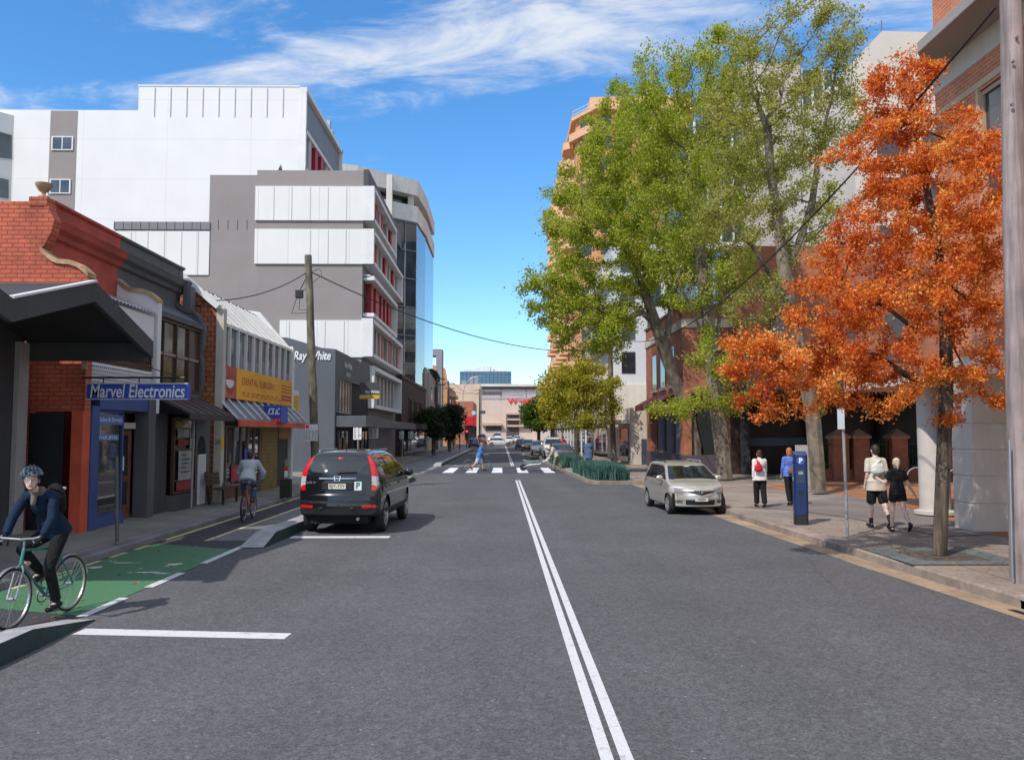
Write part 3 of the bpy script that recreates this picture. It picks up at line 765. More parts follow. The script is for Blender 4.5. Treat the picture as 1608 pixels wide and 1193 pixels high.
# --- red brick shop
t = thing('terrace_shop', 'red painted two storey brick shop with an urn on its parapet and a blue shopfront', 'building', (-9.5, 18.6, 0))
MB().box(-17, -9.5, 17.0, 17.3, 0, 7.0).build('side_wall', m_redbrick, t)
MB().box(-17, -9.7, 17.3, 20.35, 4, 6.3).build('roof', m_chard, t)
MB().box(-9.62, -9.5, 17.3, 20.38, 0, 6.2).build('wall', m_redpaint, t)
CORN = [(-.12, 6.05), (0.0, 6.05), (.02, 6.28), (.10, 6.32), (.13, 6.42), (.24, 6.5), (.27, 6.6), (.30, 6.66), (.08, 6.72), (.06, 7.0), (.12, 7.04), (.12, 7.1), (-.12, 7.1)]
MB().prism([(-9.5 + a, b) for a, b in CORN], 'y', 17.28, 20.38).build('parapet', m_redpaint, t, bevel=.008)
pr = MB().box(-9.78, -9.40, 16.98, 17.36, 6.9, 7.10); pr.build('parapet_pier', m_redbrick, t, bevel=.01)
MB().prism([(-9.5, 6.0), (-9.42, 6.1), (-9.30, 6.35), (-9.24, 6.62), (-9.34, 6.8), (-9.40, 7.0), (-9.5, 7.0)], 'y', 16.995, 17.29).build('parapet_end', m_redbrick, t, bevel=.01)
u = atY(56, 295, 17.15)
ur = MB().lathe([(.08, 0), (.11, .02), (.11, .05), (.04, .08), (.04, .13), (.09, .16), (.13, .22), (.165, .28), (.175, .32), (.15, .33), (.08, .30), (0, .30)], (-9.58, 17.17, 7.10), 20)
ur.build('urn', m_sand, t, smooth=True)
def wing(parent, y0, y1, z0, zt0, zt1, x1, mw, mc, nm='wing_wall'):
    """curved party wall running out to the street edge"""
    pts = []
    for k in range(9):
        s = k / 8; x = -9.5 + (x1 + 9.5) * s; z = zt0 + (zt1 - zt0) * (s + .16 * math.sin(2 * math.pi * s) * .9)
        pts.append((x, z))
    w = MB().prism([(-9.5, z0)] + pts + [(x1, z0)], 'y', y0, y1)
    o = w.build(nm, mw, parent)
    cp = MB()
    for (xa, za), (xb, zb) in zip(pts, pts[1:]):
        cp.add([(xa, y0 - .05, za), (xb, y0 - .05, zb), (xb, y1 + .05, zb), (xa, y1 + .05, za), (xa, y0 - .05, za + .10), (xb, y0 - .05, zb + .10), (xb, y1 + .05, zb + .10), (xa, y1 + .05, za + .10)],
               [(0, 3, 2, 1), (4, 5, 6, 7), (0, 1, 5, 4), (1, 2, 6, 5), (2, 3, 7, 6), (3, 0, 4, 7)])
    cp.build('coping', mc, parent)
    return o
wing(t, 17.0, 17.26, 2.66, 5.95, 5.42, -8.5, m_redbrick, m_sand)
MB().box(-8.58, -8.45, 16.96, 17.0, 3.5, 3.85).build('corbel', m_sand, t, bevel=.02)
# lean-to roof between the wing walls
cr = MB(); n = 34
for k in range(n):
    y0 = 17.3 + 3.0 * k / n; y1 = 17.3 + 3.0 * (k + 1) / n; b = .018 if k % 2 else -.018
    cr.quad((-9.5, y0, 5.55 - b), (-9.5, y1, 5.55 + b), (-8.45, y1, 5.12 + b), (-8.45, y0, 5.12 - b))
cr.build('corrugated_roof', m_galv, t)
MB().box(-8.60, -8.52, 17.3, 20.3, 4.35, 5.06).build('white_panel', m_whitepaint, t)
MB().box(-9.45, -8.55, 17.3, 20.3, 3.72, 3.8).build('balcony_floor', m_darkwood, t)
rl = MB().box(-8.58, -8.53, 17.3, 20.3, 3.78, 3.86)
for k in range(30): rl.box(-8.57, -8.54, 17.34 + k * .1, 17.37 + k * .1, 3.86, 4.34)
rl.build('balcony_rail', m_darkwood, t)
# white fretwork valance, pierced
fr = MB(); rnd = random.Random(3)
for (z0, z1) in ((3.64, 3.70), (3.10, 3.14)): fr.box(-8.56, -8.54, 17.28, 20.3, z0, z1)
for k in range(34):
    y = 17.32 + k * .0885
    for j in range(6):
        z = 3.17 + j * .08
        fr.lathe([(.020, -.008), (.040, -.008), (.040, .008), (.020, .008), (.020, -.008)], (-8.55, y + (.044 if j % 2 else 0), z), 6, 'x')
    fr.box(-8.556, -8.544, y, y + .02, 3.58, 3.66)
fr.build('fretwork', m_whitepaint, t)
# shopfront
MB().box(-8.75, -8.5, 16.98, 17.28, 0, 2.66).build('pillar', m_redpillar, t, bevel=.015)
MB().box(-9.6, -8.9, 16.99, 17.0, 0, 2.62).build('side_opening', m_dark, t)
MB().box(-8.80, -8.47, 17.29, 17.62, 0, 2.78).build('blue_pillar', m_bluepaint, t, bevel=.015)
MB().box(-8.80, -8.48, 17.62, 20.0, 2.72, 3.08).build('blue_fascia', m_bluepaint, t, bevel=.01)
MB().box(-8.78, -8.52, 17.62, 18.95, 0, .42).build('stall_riser', m_bluepaint, t)
w = wgrid(t, -8.6, 17.62, 18.95, .42, 2.72, m_shopglass, m_bluepaint, 1, .06)
for (z0, z1, y1, tx) in ((2.40, 2.62, 18.92, 'Sales & Service'), (2.05, 2.19, 18.72, 'Sales & Service')):
    s = MB().box(-8.585, -8.575, 17.70, y1, z0, z1).build('blue_sign', mat('light_blue_sign', (0.09, 0.17, 0.42), .5, .1, 2), t)
    if z0 > 2.2: text_obj('lettering', tx, (z1 - z0) * .62, m_wletter, s, (-8.574, (17.75 + y1) / 2, (z0 + z1) / 2), RY, UZ, .002, width=(y1 - 17.7) * .86)
    else: scrawl('lettering', s, (-8.572, 17.76, 2.12), RY, UZ, .9, .07, 14, m_wletter)
MB().box(-8.68, -8.66, 17.70, 18.86, 2.2, 2.4).build('blind', mat('tan_blind', (.16, .12, .06), .8, .2, 5), t)
MB().box(-8.95, -8.93, 18.95, 19.9, 0, 2.7).build('recess', m_dark, t)
d = MB()
for (a, b, c_, e) in ((19.02, 19.16, .2, 2.3), (19.74, 19.88, .2, 2.3), (19.16, 19.74, .2, .55), (19.16, 19.74, 2.16, 2.3), (19.16, 19.74, 1.08, 1.22)): d.box(-8.86, -8.80, a, b, c_, e)
dr = d.build('door', m_brownwood, t, bevel=.006)
g = MB().box(-8.84, -8.825, 19.16, 19.74, .55, 2.16); g.v = [(a + 9.5, b - 18.6, c_) for a, b, c_ in g.v]; g.build('pane', m_shopglass, dr, local=True)
MB().box(-8.82, -8.79, 19.3, 19.5, 1.35, 1.68).build('notice', m_whitesign, t)
MB().box(-8.86, -8.7, 19.05, 19.85, 2.32, 2.46).build('transom_light', mat('cream_shade', (.45, .40, .32), .7), t)
MB().box(-8.8, -8.44, 20.0, 20.38, 0, 3.3).build('grey_pilaster', m_slategrey, t, bevel=.01)

# --- dark grey terrace shop
t = thing('terrace_shop', 'dark grey painted terrace shop with brown upstairs glazing and a small sloping awning', 'building', (-9.5, 22.3, 0))
MB().box(-17, -9.7, 20.4, 24.2, 4, 6.3).build('roof', m_chard, t)
MB().box(-9.62, -9.5, 20.39, 24.25, 0, 6.2).build('wall', m_slategrey, t)
MB().prism([(-9.5 + a, b) for a, b in CORN], 'y', 20.385, 24.1).build('parapet', m_slategrey, t, bevel=.008)
e = MB().prism([(-9.5 + a * 1.25, b - .0) for a, b in CORN], 'y', 24.1, 24.4); e.box(-9.3, -9.05, 24.08, 24.42, 5.7, 6.5); e.each('parapet_pier', m_slategrey, t, bevel=.02)
wing(t, 20.4, 20.62, 2.7, 5.95, 5.42, -8.47, m_whitepaint, m_sand)
wing(t, 24.12, 24.38, 2.7, 5.95, 5.5, -8.80, m_slategrey, m_slategrey)
ss = MB().prism([(-8.80, 5.5), (-8.70, 5.45), (-8.66, 5.2), (-8.69, 4.8), (-8.75, 4.5), (-8.69, 4.2), (-8.71, 3.6), (-8.78, 3.3), (-8.80, 2.8)], 'y', 24.12, 24.38); ss.build('scroll_bracket', m_slategrey, t, bevel=.02)
rf = MB().quad((-9.5, 20.62, 5.85), (-9.5, 24.12, 5.85), (-8.7, 24.12, 5.35), (-8.7, 20.62, 5.35)); rf.box(-8.8, -8.7, 20.62, 24.12, 5.22, 5.34); rf.build('verandah_roof', m_slategrey, t)
wgrid(t, -8.80, 20.64, 24.1, 3.35, 5.2, m_brownglass, m_darkwood, 4, .07, .1, rows=1)
MB().box(-8.78, -8.765, 20.75, 24.0, 4.25, 4.32).build('glazing_rail', mat('tan_rail', (.33, .24, .17), .6), t)
MB().box(-8.90, -8.76, 20.62, 24.12, 2.72, 3.34).build('spandrel', m_slategrey, t)
aws = MB(); 
aws.add([(-8.76, 20.7, 3.22), (-8.76, 24.1, 3.22), (-7.75, 24.1, 2.72), (-7.75, 20.7, 2.72), (-8.76, 20.7, 3.18), (-8.76, 24.1, 3.18), (-7.75, 24.1, 2.68), (-7.75, 20.7, 2.68)], [(0, 1, 2, 3), (7, 6, 5, 4), (0, 3, 7, 4), (2, 1, 5, 6), (3, 2, 6, 7)])
aws.box(-7.76, -7.72, 20.7, 24.1, 2.56, 2.72)
aws.build('awning', mat('dark_brown_awning', (.055, .035, .033), .7, .25, 1.5), t)
ab = MB()
for k in range(6): ab.beam((-8.75, 20.8 + k * .64, 3.235), (-7.76, 20.8 + k * .64, 2.745), .05, .03)
ab.each('awning_rib', mat('awning_rib_brown', (.13, .07, .06), .6), t)
MB().box(-8.85, -8.6, 20.62, 21.5, 0, 2.72).build('dark_panel', m_char, t)
b = MB().prism([(-8.6, 21.5), (-8.42, 21.62), (-8.42, 23.1), (-8.6, 23.15), (-8.9, 23.15), (-8.9, 21.5)], 'z', 0, .62); b.build('stall_riser', m_char, t)
w = wgrid(t, -8.48, 21.55, 23.12, .64, 2.62, m_shopglass, m_darkwood, 1, .06, .08)
pp = MB(); ps = [(21.75, 22.55, 2.1, 2.32, 'W'), (21.8, 22.5, 1.9, 2.05, 'R'), (21.85, 22.8, .98, 1.75, 'W'), (21.75, 22.75, .72, .96, 'R'), (22.6, 22.95, 1.8, 2.3, 'W')]
for y0, y1, z0, z1, cc in ps:
    p = MB().box(-8.436, -8.43, y0, y1, z0, z1).build('poster', mat('faded_white_poster', (.32, .31, .30), .6, .25, 6) if cc == 'W' else mat('faded_red_poster', (.30, .02, .03), .6, .2, 5), t)
tl = MB()
for k in range(5): tl.box(-8.4295, -8.4265, 22.0, 22.0 + .7 * (.5 + .5 * ((k * 37) % 10) / 10), 1.62 - k * .11, 1.65 - k * .11)
tl.build('poster_lines', m_ink, t)
MB().box(-8.9, -8.52, 23.15, 24.4, 0, 2.72).build('doorway_wall', m_slategrey, t)
ar = MB(); pts = [(23.42, .2), (24.05, .2), (24.05, 1.75)] + [(23.735 + .315 * math.cos(a), 1.75 + .4 * math.sin(a)) for a in [math.pi * k / 10 for k in range(1, 10)]] + [(23.42, 1.75)]
ar.prism(pts, 'x', -8.522, -8.515); ar.build('doorway', m_dark, t)
gt = MB()
for (a, b_, c_, e) in ((23.42, 23.47, .22, 1.62), (23.95, 24.0, .22, 1.62), (23.47, 23.95, .22, .27), (23.47, 23.95, 1.57, 1.62), (23.47, 23.95, .9, .96)): gt.box(-8.51, -8.48, a, b_, c_, e)
for k in range(9): gt.box(-8.505, -8.49, 23.49 + k * .052, 23.51 + k * .052, .27, 1.57)
for k in range(22): gt.box(-8.50, -8.487, 23.47, 23.95, .3 + k * .058, .318 + k * .058)
gt.build('security_gate', m_whitepaint, t)

# --- projecting blue sign
t = thing('hanging_sign', 'blue hanging shop sign with white lettering on a bracket', 'sign', (-7.4, 16.86, 3.1))
SY = 16.86
a0, a1 = atY(139, 602, SY), atY(297, 627, SY)
MB().box(a0.x, a1.x, SY - .07, SY + .07, a1.z, a0.z).build('panel', m_bluesign, t, bevel=.008)
text_obj('lettering', 'Marvel Electronics', (a0.z - a1.z) * 1.16, m_wletter, t, ((a0.x + a1.x) / 2, SY - .07, (a0.z + a1.z) / 2 - .01), RX, UZ, .006, width=(a1.x - a0.x) * .93, shear=.12, bold=.014)
eg = MB().box(a0.x, a1.x, SY - .085, SY - .07, a0.z - .012, a0.z + .006); eg.box(a0.x, a1.x, SY - .085, SY - .07, a1.z - .006, a1.z + .008); eg.build('edging', m_whitemetal, t)
b = MB().tube([(-8.5, SY, a0.z + .12), (a1.x - .1, SY, a0.z + .12)], .02, 8)
for x in (a0.x + .3, (a0.x + a1.x) / 2, a1.x - .3): b.tube([(x, SY, a0.z + .12), (x, SY, a0.z)], .012, 6)
b.tube([(-8.5, SY, a0.z + .75), (a1.x - .2, SY, a0.z + .13)], .010, 6)
b.build('bracket', m_black, t)

# --- dental building: shingled end wall, sunroom glazing, orange banner
t = thing('dental_building', 'orange shingled building with a glazed sunroom front and an orange dental banner', 'building', (-9.5, 29, 0))
YA, YB = 24.75, 33.3; XF = -8.5
m_shing = brickm('orange_shingles', (0.46, 0.165, 0.07), (0.36, 0.115, 0.05), (0.13, 0.045, 0.03), 0.22, 0.15, 0.014, 0.3, 0.8)
MB().prism([(-16, .1), (XF, .1), (XF, 5.95), (-10.1, 7.32), (-11.3, 6.3), (-16, 6.3)], 'y', YA, YA + .2).build('end_wall', m_shing, t)
bg = MB(); bg.beam((XF + .05, YA - .02, 5.98), (-10.15, YA - .02, 7.42), .30, .16); bg.build('barge_board', m_whitepaint, t)
MB().box(XF - .02, XF + .2, YA - .03, YA + .24, .1, 5.95).build('corner_post', mat('cream_post', (.52, .47, .40), .6, .1, 1, streak=.2), t)
gb = MB().prism([(-16, .1), (XF, .1), (XF, 5.62), (-9.75, 7.1), (-10.6, 7.22), (-16, 7.22)], 'y', YB, YB + .22); gb.build('gable_wall', m_whitepaint, t)
MB().box(XF - .02, XF + .12, YB - .02, YB + .26, .1, 5.7).build('corner_post', m_whitepaint, t)
MB().quad((-9.9, YA + .2, 7.0), (-9.9, YB, 7.0), (-16, YB, 7.0), (-16, YA + .2, 7.0)).build('roof', m_galv, t)
# sloping glazing and windows
n = 10; dy = (YB - YA - .22) / n
sg = MB().quad((XF, YA + .2, 5.56), (XF, YB, 5.56), (-9.85, YB, 6.9), (-9.85, YA + .2, 6.9))
sg.build('sloping_glazing', mat('opal_glazing', (.13, .125, .135), .35, .15, 1.5), t)
mu = MB()
for k in range(n + 1):
    y = YA + .22 + dy * k
    mu.beam((XF + .02, y, 5.60), (-9.85, y, 6.95), .05, .05)
    mu.box(XF - .03, XF + .07, y - .035, y + .035, 3.25, 5.62)
    if k < n: mu.beam((XF + .02, y + dy / 2, 5.595), (-9.85, y + dy / 2, 6.945), .022, .03)
mu.box(XF - .03, XF + .06, YA + .2, YB, 5.50, 5.60)
mu.build('mullion', m_whitepaint, t)
wg = MB().quad((XF - .02, YA + .2, 4.2), (XF - .02, YB, 4.2), (XF - .02, YB, 5.52), (XF - .02, YA + .2, 5.52)); wg.build('window', m_greyglass, t)
bl = MB()
for k in range(n):
    y = YA + .22 + dy * k
    if k >= 2: bl.box(XF - .018, XF - .012, y + .06, y + dy - .06, 4.3, 4.58 + .25 * ((k * 7) % 3) / 3)
bl.each('blind', mat('pale_blind', (.26, .25, .26), .8, .1, 3), t)
MB().box(XF - .3, XF - .03, YA + .2, YB, .1, 4.2).build('wall', m_char, t)
# lower sloping awning
la = MB().quad((XF, YA, 3.28), (XF, YB + .3, 3.28), (-7.85, YB + .3, 2.62), (-7.85, YA, 2.62)); la.build('awning', mat('grey_translucent_awning', (.13, .125, .14), .4, .2, 2), t)
lb = MB()
for k in range(11):
    y = YA + .05 + (YB + .2 - YA) * k / 10; lb.beam((XF + .02, y, 3.32), (-7.86, y, 2.67), .05, .05)
lb.each('awning_rib', m_whitepaint, t)
MB().box(-7.86, -7.78, YA + .1, YB + .3, 2.42, 2.62).build('awning_fascia', m_redpillar, t, bevel=.01)
# shopfront
sf = wgrid(t, XF - .01, YA + .3, 29.4, .55, 2.45, m_shopglass, mat('pink_grey_frame', (.28, .20, .18), .6), 6, .05, .08)
MB().box(XF - .02, XF + .06, YA + .3, 29.4, .1, .52).build('stall_riser', mat('brown_riser', (.13, .06, .04), .7, .2), t)
MB().box(XF - .2, XF + .02, 29.5, 31.6, .1, 2.5).build('yellow_shutter', mat('dull_yellow_slats', (.24, .15, .03), .6, .25, 3), t)
yl = MB()
for k in range(16): yl.box(XF + .02, XF + .028, 29.5, 31.6, .2 + k * .14, .215 + k * .14)
yl.build('slat_line', m_darkwood, t)
MB().box(XF - .2, XF + .04, 31.7, 33.2, 2.0, 2.5).build('orange_fascia', mat('orange_fascia', (.42, .15, .03), .6, .1), t)
MB().box(XF - .2, XF - .1, 31.7, 33.2, .1, 2.0).build('doorway', m_dark, t)
for (y0, y1, z0, z1, m_) in ((26.3, 27.2, .7, 1.2, m_redsign), (27.6, 28.2, 1.15, 1.7, m_bluesign), (25.3, 26.1, 1.3, 2.1, m_ink)): MB().box(XF + .002, XF + .008, y0, y1, z0, z1).build('window_poster', m_, t)
MB().box(XF + .2, XF + .212, YA - .02, YA + .2, 1.75, 2.15).build('number_plaque', m_yellow, t)
text_obj('lettering', '20', .2, m_ink, t, (XF + .09, YA - .031, 1.95), RX, UZ, .004, width=.15)
# banner: a thing of its own, hung on the mullions
bn = thing('banner', 'orange dental surgery banner with a photo of smiling red lips', 'banner', (XF, 29, 3.8))
YN0, YN1 = YA + .22, YB + .1
MB().box(XF + .075, XF + .11, YN0 + 1.35, YN1, 3.3, 4.28).build('orange_panel', mat('orange_banner', (.84, .39, .022), .55, .14, .8), bn)
fp = MB().box(XF + .075, XF + .11, YN0, YN0 + 1.35, 3.3, 4.28).build('face_panel', mat('skin_tone_print', (.42, .09, .055), .55, .35, 1.6), bn)
def lips(pts, m_, nm, off):
    o = MB().prism(pts, 'x', XF + .11 + off, XF + .112 + off); o.v = [(a - XF, b - 29, c_ - 3.8) for a, b, c_ in o.v]; o.build(nm, m_, fp, local=True)
yc = YN0 + .70; A = [math.pi * k / 12 for k in range(13)]
lips([(yc - .5 * math.cos(a), 3.72 - .30 * math.sin(a) + .10 * abs(math.cos(a))) for a in A] + [(yc + .5 * math.cos(a), 3.98 - .08 * math.sin(2 * a) ** 2 + .08 * math.sin(a)) for a in A][1:-1], mat('lip_red', (.38, .03, .04), .5, .2, 4), 'lip', .0)
lips([(yc - .38 * math.cos(a), 3.80 - .19 * math.sin(a)) for a in A] + [(yc + .38 * math.cos(a), 3.84 + .03 * math.sin(a)) for a in A], mat('teeth_white', (.66, .66, .64), .4, .05), 'tooth_row', .003)
text_obj('lettering', 'DENTAL SURGERY', .34, m_rletter, bn, (XF + .11, YN0 + 3.85, 3.90), RY, UZ, .006, width=3.9)
ln = MB(); rnd = random.Random(8)
for j in range(2):
    y = YN0 + 1.9
    while y < YN0 + 6.2:
        w_ = rnd.uniform(.25, .6); ln.box(XF + .11, XF + .114, y, y + w_, 3.52 - j * .09, 3.555 - j * .09); y += w_ + rnd.uniform(.08, .25)
for j in range(3): ln.box(XF + .11, XF + .114, YN0 + 6.7, YN1 - .2, 4.02 - j * .12, 4.06 - j * .12)
for j in range(2): ln.box(XF + .11, XF + .114, YN0 + 6.75, YN1 - .25, 3.6 - j * .13, 3.68 - j * .13)
ln.build('small_print', m_rletter, bn)
# yellow side sign
ys = thing('side_sign', 'narrow yellow sign with a white top beyond the orange banner', 'sign', (-8.3, 33.8, 3.6))
a0, a1 = atY(452, 613, 33.9), atY(468, 664, 33.9)
MB().box(a0.x, a1.x, 33.85, 33.93, a1.z, a0.z - .2).build('panel', m_yellow, ys); MB().box(a0.x, a1.x, 33.85, 33.93, a0.z - .2, a0.z).build('top_band', m_whitesign, ys)
# box sign on the awning
bs = thing('box_sign', 'blue and red double sided box sign standing on the lower awning', 'sign', (-8.0, 28.9, 2.8))
a0, a1 = atY(416, 637, 29.0), atY(443, 664, 29.0)
MB().box(a0.x, a1.x, 28.85, 29.75, a1.z, a0.z).build('panel', m_bluesign, bs, bevel=.01)
MB().box(a0.x + .14, a1.x, 28.842, 28.85, a1.z + .02, a1.z + .17).build('red_band', m_redsign, bs)
scrawl('lettering', bs, (a0.x + .15, 28.84, a0.z - .2), RX, UZ, .42, .22, 5, m_wletter); scrawl('lettering', bs, (a0.x + .18, 28.836, a1.z + .095), RX, UZ, .38, .08, 6, mat('pink_lettering', (.75, .3, .3), .5, 0))
MB().tube([(a0.x, 29.0, a0.z), (a0.x - .45, 28.9, a0.z - .16)], .012, 6).build('stay', m_black, bs)

# --- blue-grey estate agent building
t = thing('agency_building', 'blue grey real estate office with white wall lettering and a flat canopy', 'building', (-9.5, 47, 0))
m_bg = mat('blue_grey_render', (0.098, 0.108, 0.125), 0.65, 0.1, 0.5, 0.1, 30, streak=0.22)
YC = 42.4; tw = atY(452, 530, YC); tk = atY(505, 546, YC)
MB().prism([(-16, 0), (-8.5, 0), (-8.5, atY(527, 548, YC).z), (tk.x, tk.z), (tw.x, tw.z), (-16, tw.z + .3)], 'y', YC, YC + .3).build('side_wall', m_bg, t)
ztop = atY(527, 548, YC).z
MB().box(-9.2, -8.5, YC + .3, 53.6, 5.1, ztop).build('parapet', m_bg, t)
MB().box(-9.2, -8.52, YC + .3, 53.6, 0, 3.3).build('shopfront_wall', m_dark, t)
MB().box(-8.9, -8.5, YC + .3, 43.4, 3.3, 5.1).build('pier', m_bg, t)
wgrid(t, -8.62, 43.4, 47.5, 3.3, 5.1, m_brownglass, m_palegrey, 5, .07, .08)
MB().box(-9.0, -8.62, 47.5, 53.6, 3.3, 5.1).build('dark_bay', m_dark, t)
cn = MB().box(-9.6, -6.9, YC + .1, 47.5, 2.45 + .1, 3.12); cn.box(-8.5, -7.2, 47.5, 70, 2.55, 3.05); cn.build('canopy', mat('canopy_grey', (.10, .105, .115), .6, .15, .7, streak=.3), t, bevel=.02)
MB().box(-6.9, -6.88, 50, 50.3, 2.5, 3.1)
for (p, s, c_) in (((490, 559), .95, YC - .003),):
    q = atY(p[0], p[1], YC)
    text_obj('lettering', 'Ray White', .62, m_wletter, t, (q.x, YC, q.z), RX, UZ, .05, width=58 * YC / FPX, shear=.22, bold=.02)
text_obj('lettering', 'Ray White', .42, m_wletter, t, (-8.5, 45.9, 5.95), RY, UZ, .03, width=2.2, shear=.2, bold=.02)
scrawl('lettering', t, (-8.46, 45.2, 5.45), RY, UZ, 1.4, .2, 9, m_wletter)
sw = wgrid(t, -8.5, 43.0, 46.5, .3, 2.4, m_shopglass, m_black, 3, .06, .06); wgrid(t, -8.5, 48.5, 53, .3, 2.4, m_shopglass, m_black, 4, .06, .06)
for k, (y0, y1) in enumerate(((43.3, 44.2), (44.6, 45.4), (49, 49.8), (50.2, 51.0))): MB().box(-8.462, -8.455, y0, y1, 1.1, 2.0).build('window_poster', mat('tan_posters', (.22, .17, .10), .7, .4, 8), t)
s = thing('street_sign', 'dark grey estate agency sign board with a yellow base standing above the canopy', 'sign', (-7.6, 46.5, 3.1))
a0, a1 = atY(565, 600, 46.5), atY(596, 626, 46.5); zy = atY(565, 620, 46.5).z
MB().box(a0.x, a1.x, 46.45, 46.55, zy, a0.z).build('panel', mat('sign_charcoal', (.06, .065, .07), .5, .05), s)
MB().box(a0.x, a1.x, 46.45, 46.55, a1.z, zy).build('yellow_band', m_yellow, s)
MB().box(a0.x + .4, a0.x + .46, 46.47, 46.53, 3.1, a1.z).build('post', m_black, s)
text_obj('lettering', 'Ray White', .22, m_wletter, s, ((a0.x + a1.x) / 2 + .15, 46.45, zy + .17), RX, UZ, .006, width=.8, shear=.2, bold=.02)
# ---------------------------------------------------------------- tall buildings on the left and the far end of the street
m_white = panelm('white_cladding', (0.745, 0.735, 0.725), 6.2, 3.0, 0.03, 0.84, 0.02, 0.6, 0.06)
m_whitefine = panelm('white_panels', (0.735, 0.72, 0.70), 2.0, 30, 0.03, 0.78, 0.025, 0.6, 0.06)
m_taupe = panelm('taupe_render', (0.270, 0.235, 0.225), 8, 2.95, 0.05, 0.9, 0.015, 0.7, 0.12)
m_greyclad = panelm('grey_cladding', (0.19, 0.19, 0.20), 2.0, 2.95, 0.07, 0.7, 0.03, 0.5, 0.1)
m_redpanel = mat('crimson_panel', (0.36, 0.012, 0.025), 0.45, 0.08, 0.6)
m_concrete = mat('pale_concrete', (0.66, 0.62, 0.57), 0.8, 0.12, 0.3, 0.1, 10, streak=0.2)
m_towerglass = glassm('tower_glass', (0.05, 0.055, 0.06), 0.02, 0.04, 1.0)
m_dkglass = glassm('dark_window_glass', (0.03, 0.035, 0.04), 0.05, 0.02, 0.7)

# --- hotel: white tower behind, taupe and white wing in front
t = thing('hotel_building', 'tall white panelled hotel tower with a stepped roofline behind the taupe block', 'building', (-20, 62, 0))
YT = 60.5; c0, c1 = atY(470, 137, YT), atY(218, 140, YT); c2 = atY(0, 172, YT)
XT = c0.x
tw = MB().box(c1.x, XT, YT, 74.5, 0, c0.z); o_t = tw.build('tower_wall', m_white, t)
MB().box(-60, c1.x, YT + .02, 74, 0, atY(150, 173, YT).z).build('lower_wall', m_white, t)
fn = MB(); zt0, zt1 = atY(300, 183, YT).z, c0.z - .1
for k in range(1, 10): x = c1.x + (XT - c1.x) * k / 10; fn.box(x - .03, x + .03, YT - .06, YT, zt0, zt1)
fn.each('fin', mat('pale_fin', (.58, .58, .59), .6, 0.03), t)
MB().box(c1.x - .05, XT + .06, YT - .04, 74.6, c0.z, c0.z + .1).build('roof_edge', m_whitemetal, t)
st = MB(); a0, a1 = atY(80, 172, YT), atY(116, 340, YT)
st.box(a0.x, a1.x, YT - .015, YT + .02, 8, atY(90, 174, YT).z); st.build('taupe_strip', m_taupe, t)
for (p0, p1) in (((81, 214), (114, 236)), ((78, 281), (110, 304))):
    b0, b1 = atY(*p0, YT - .1), atY(*p1, YT - .1)
    f = MB().box(b0.x, b1.x, YT - .10, YT - .02, b1.z, b0.z).build('window_frame', m_whitemetal, t)
    g = MB(); xm = (b0.x + b1.x) / 2
    for x0, x1 in ((b0.x + .1, xm - .04), (xm + .04, b1.x - .1)): g.quad((x0 + 20, YT - .11 - 62, b1.z + .08), (x1 + 20, YT - .11 - 62, b1.z + .08), (x1 + 20, YT - .11 - 62, b0.z - .08), (x0 + 20, YT - .11 - 62, b0.z - .08))
    g.build('pane', m_greyglass, f, local=True)
# angled bay at the far left
e0 = atY(22, 172, YT); zb = atY(0, 160, 56).z
bw = MB().add([(e0.x, YT, 0), (e0.x - 8, YT - 9, 0), (e0.x - 8, YT + 5, 0), (e0.x, YT, zb + .8), (e0.x - 8, YT - 9, zb + .8), (e0.x - 8, YT + 5, zb + .8)], [(0, 1, 4, 3), (3, 4, 5), (1, 2, 5, 4), (2, 0, 3, 5)])
bw.build('bay_wall', m_white, t)
def onbay(px, py):
    d = ray(px, py); n = Vector((-9, 8, 0)); p0 = Vector((e0.x, YT, 0)); s = (p0 - CAMP).dot(n) / d.dot(n); return CAMP + d * s
for (pa, pb, pc, pd) in (((-40, 195), (20, 212), (20, 252), (-40, 246)), ((-40, 270), (15, 282), (15, 314), (-40, 305))):
    q = [onbay(*p) for p in (pa, pb, pc, pd)]; nn = (q[1] - q[0]).cross(q[3] - q[0]).normalized()
    if nn.y > 0: nn = -nn
    f = MB().add([p + nn * .05 for p in q], [(0, 1, 2, 3)]).build('window', m_whitemetal, t)
    cx = sum(q, Vector()) / 4
    MB().add([(cx + (p - cx) * .93 + nn * .08) - Vector((-20, 62, 0)) for p in q], [(0, 1, 2, 3)]).build('pane', m_greyglass, f, local=True)
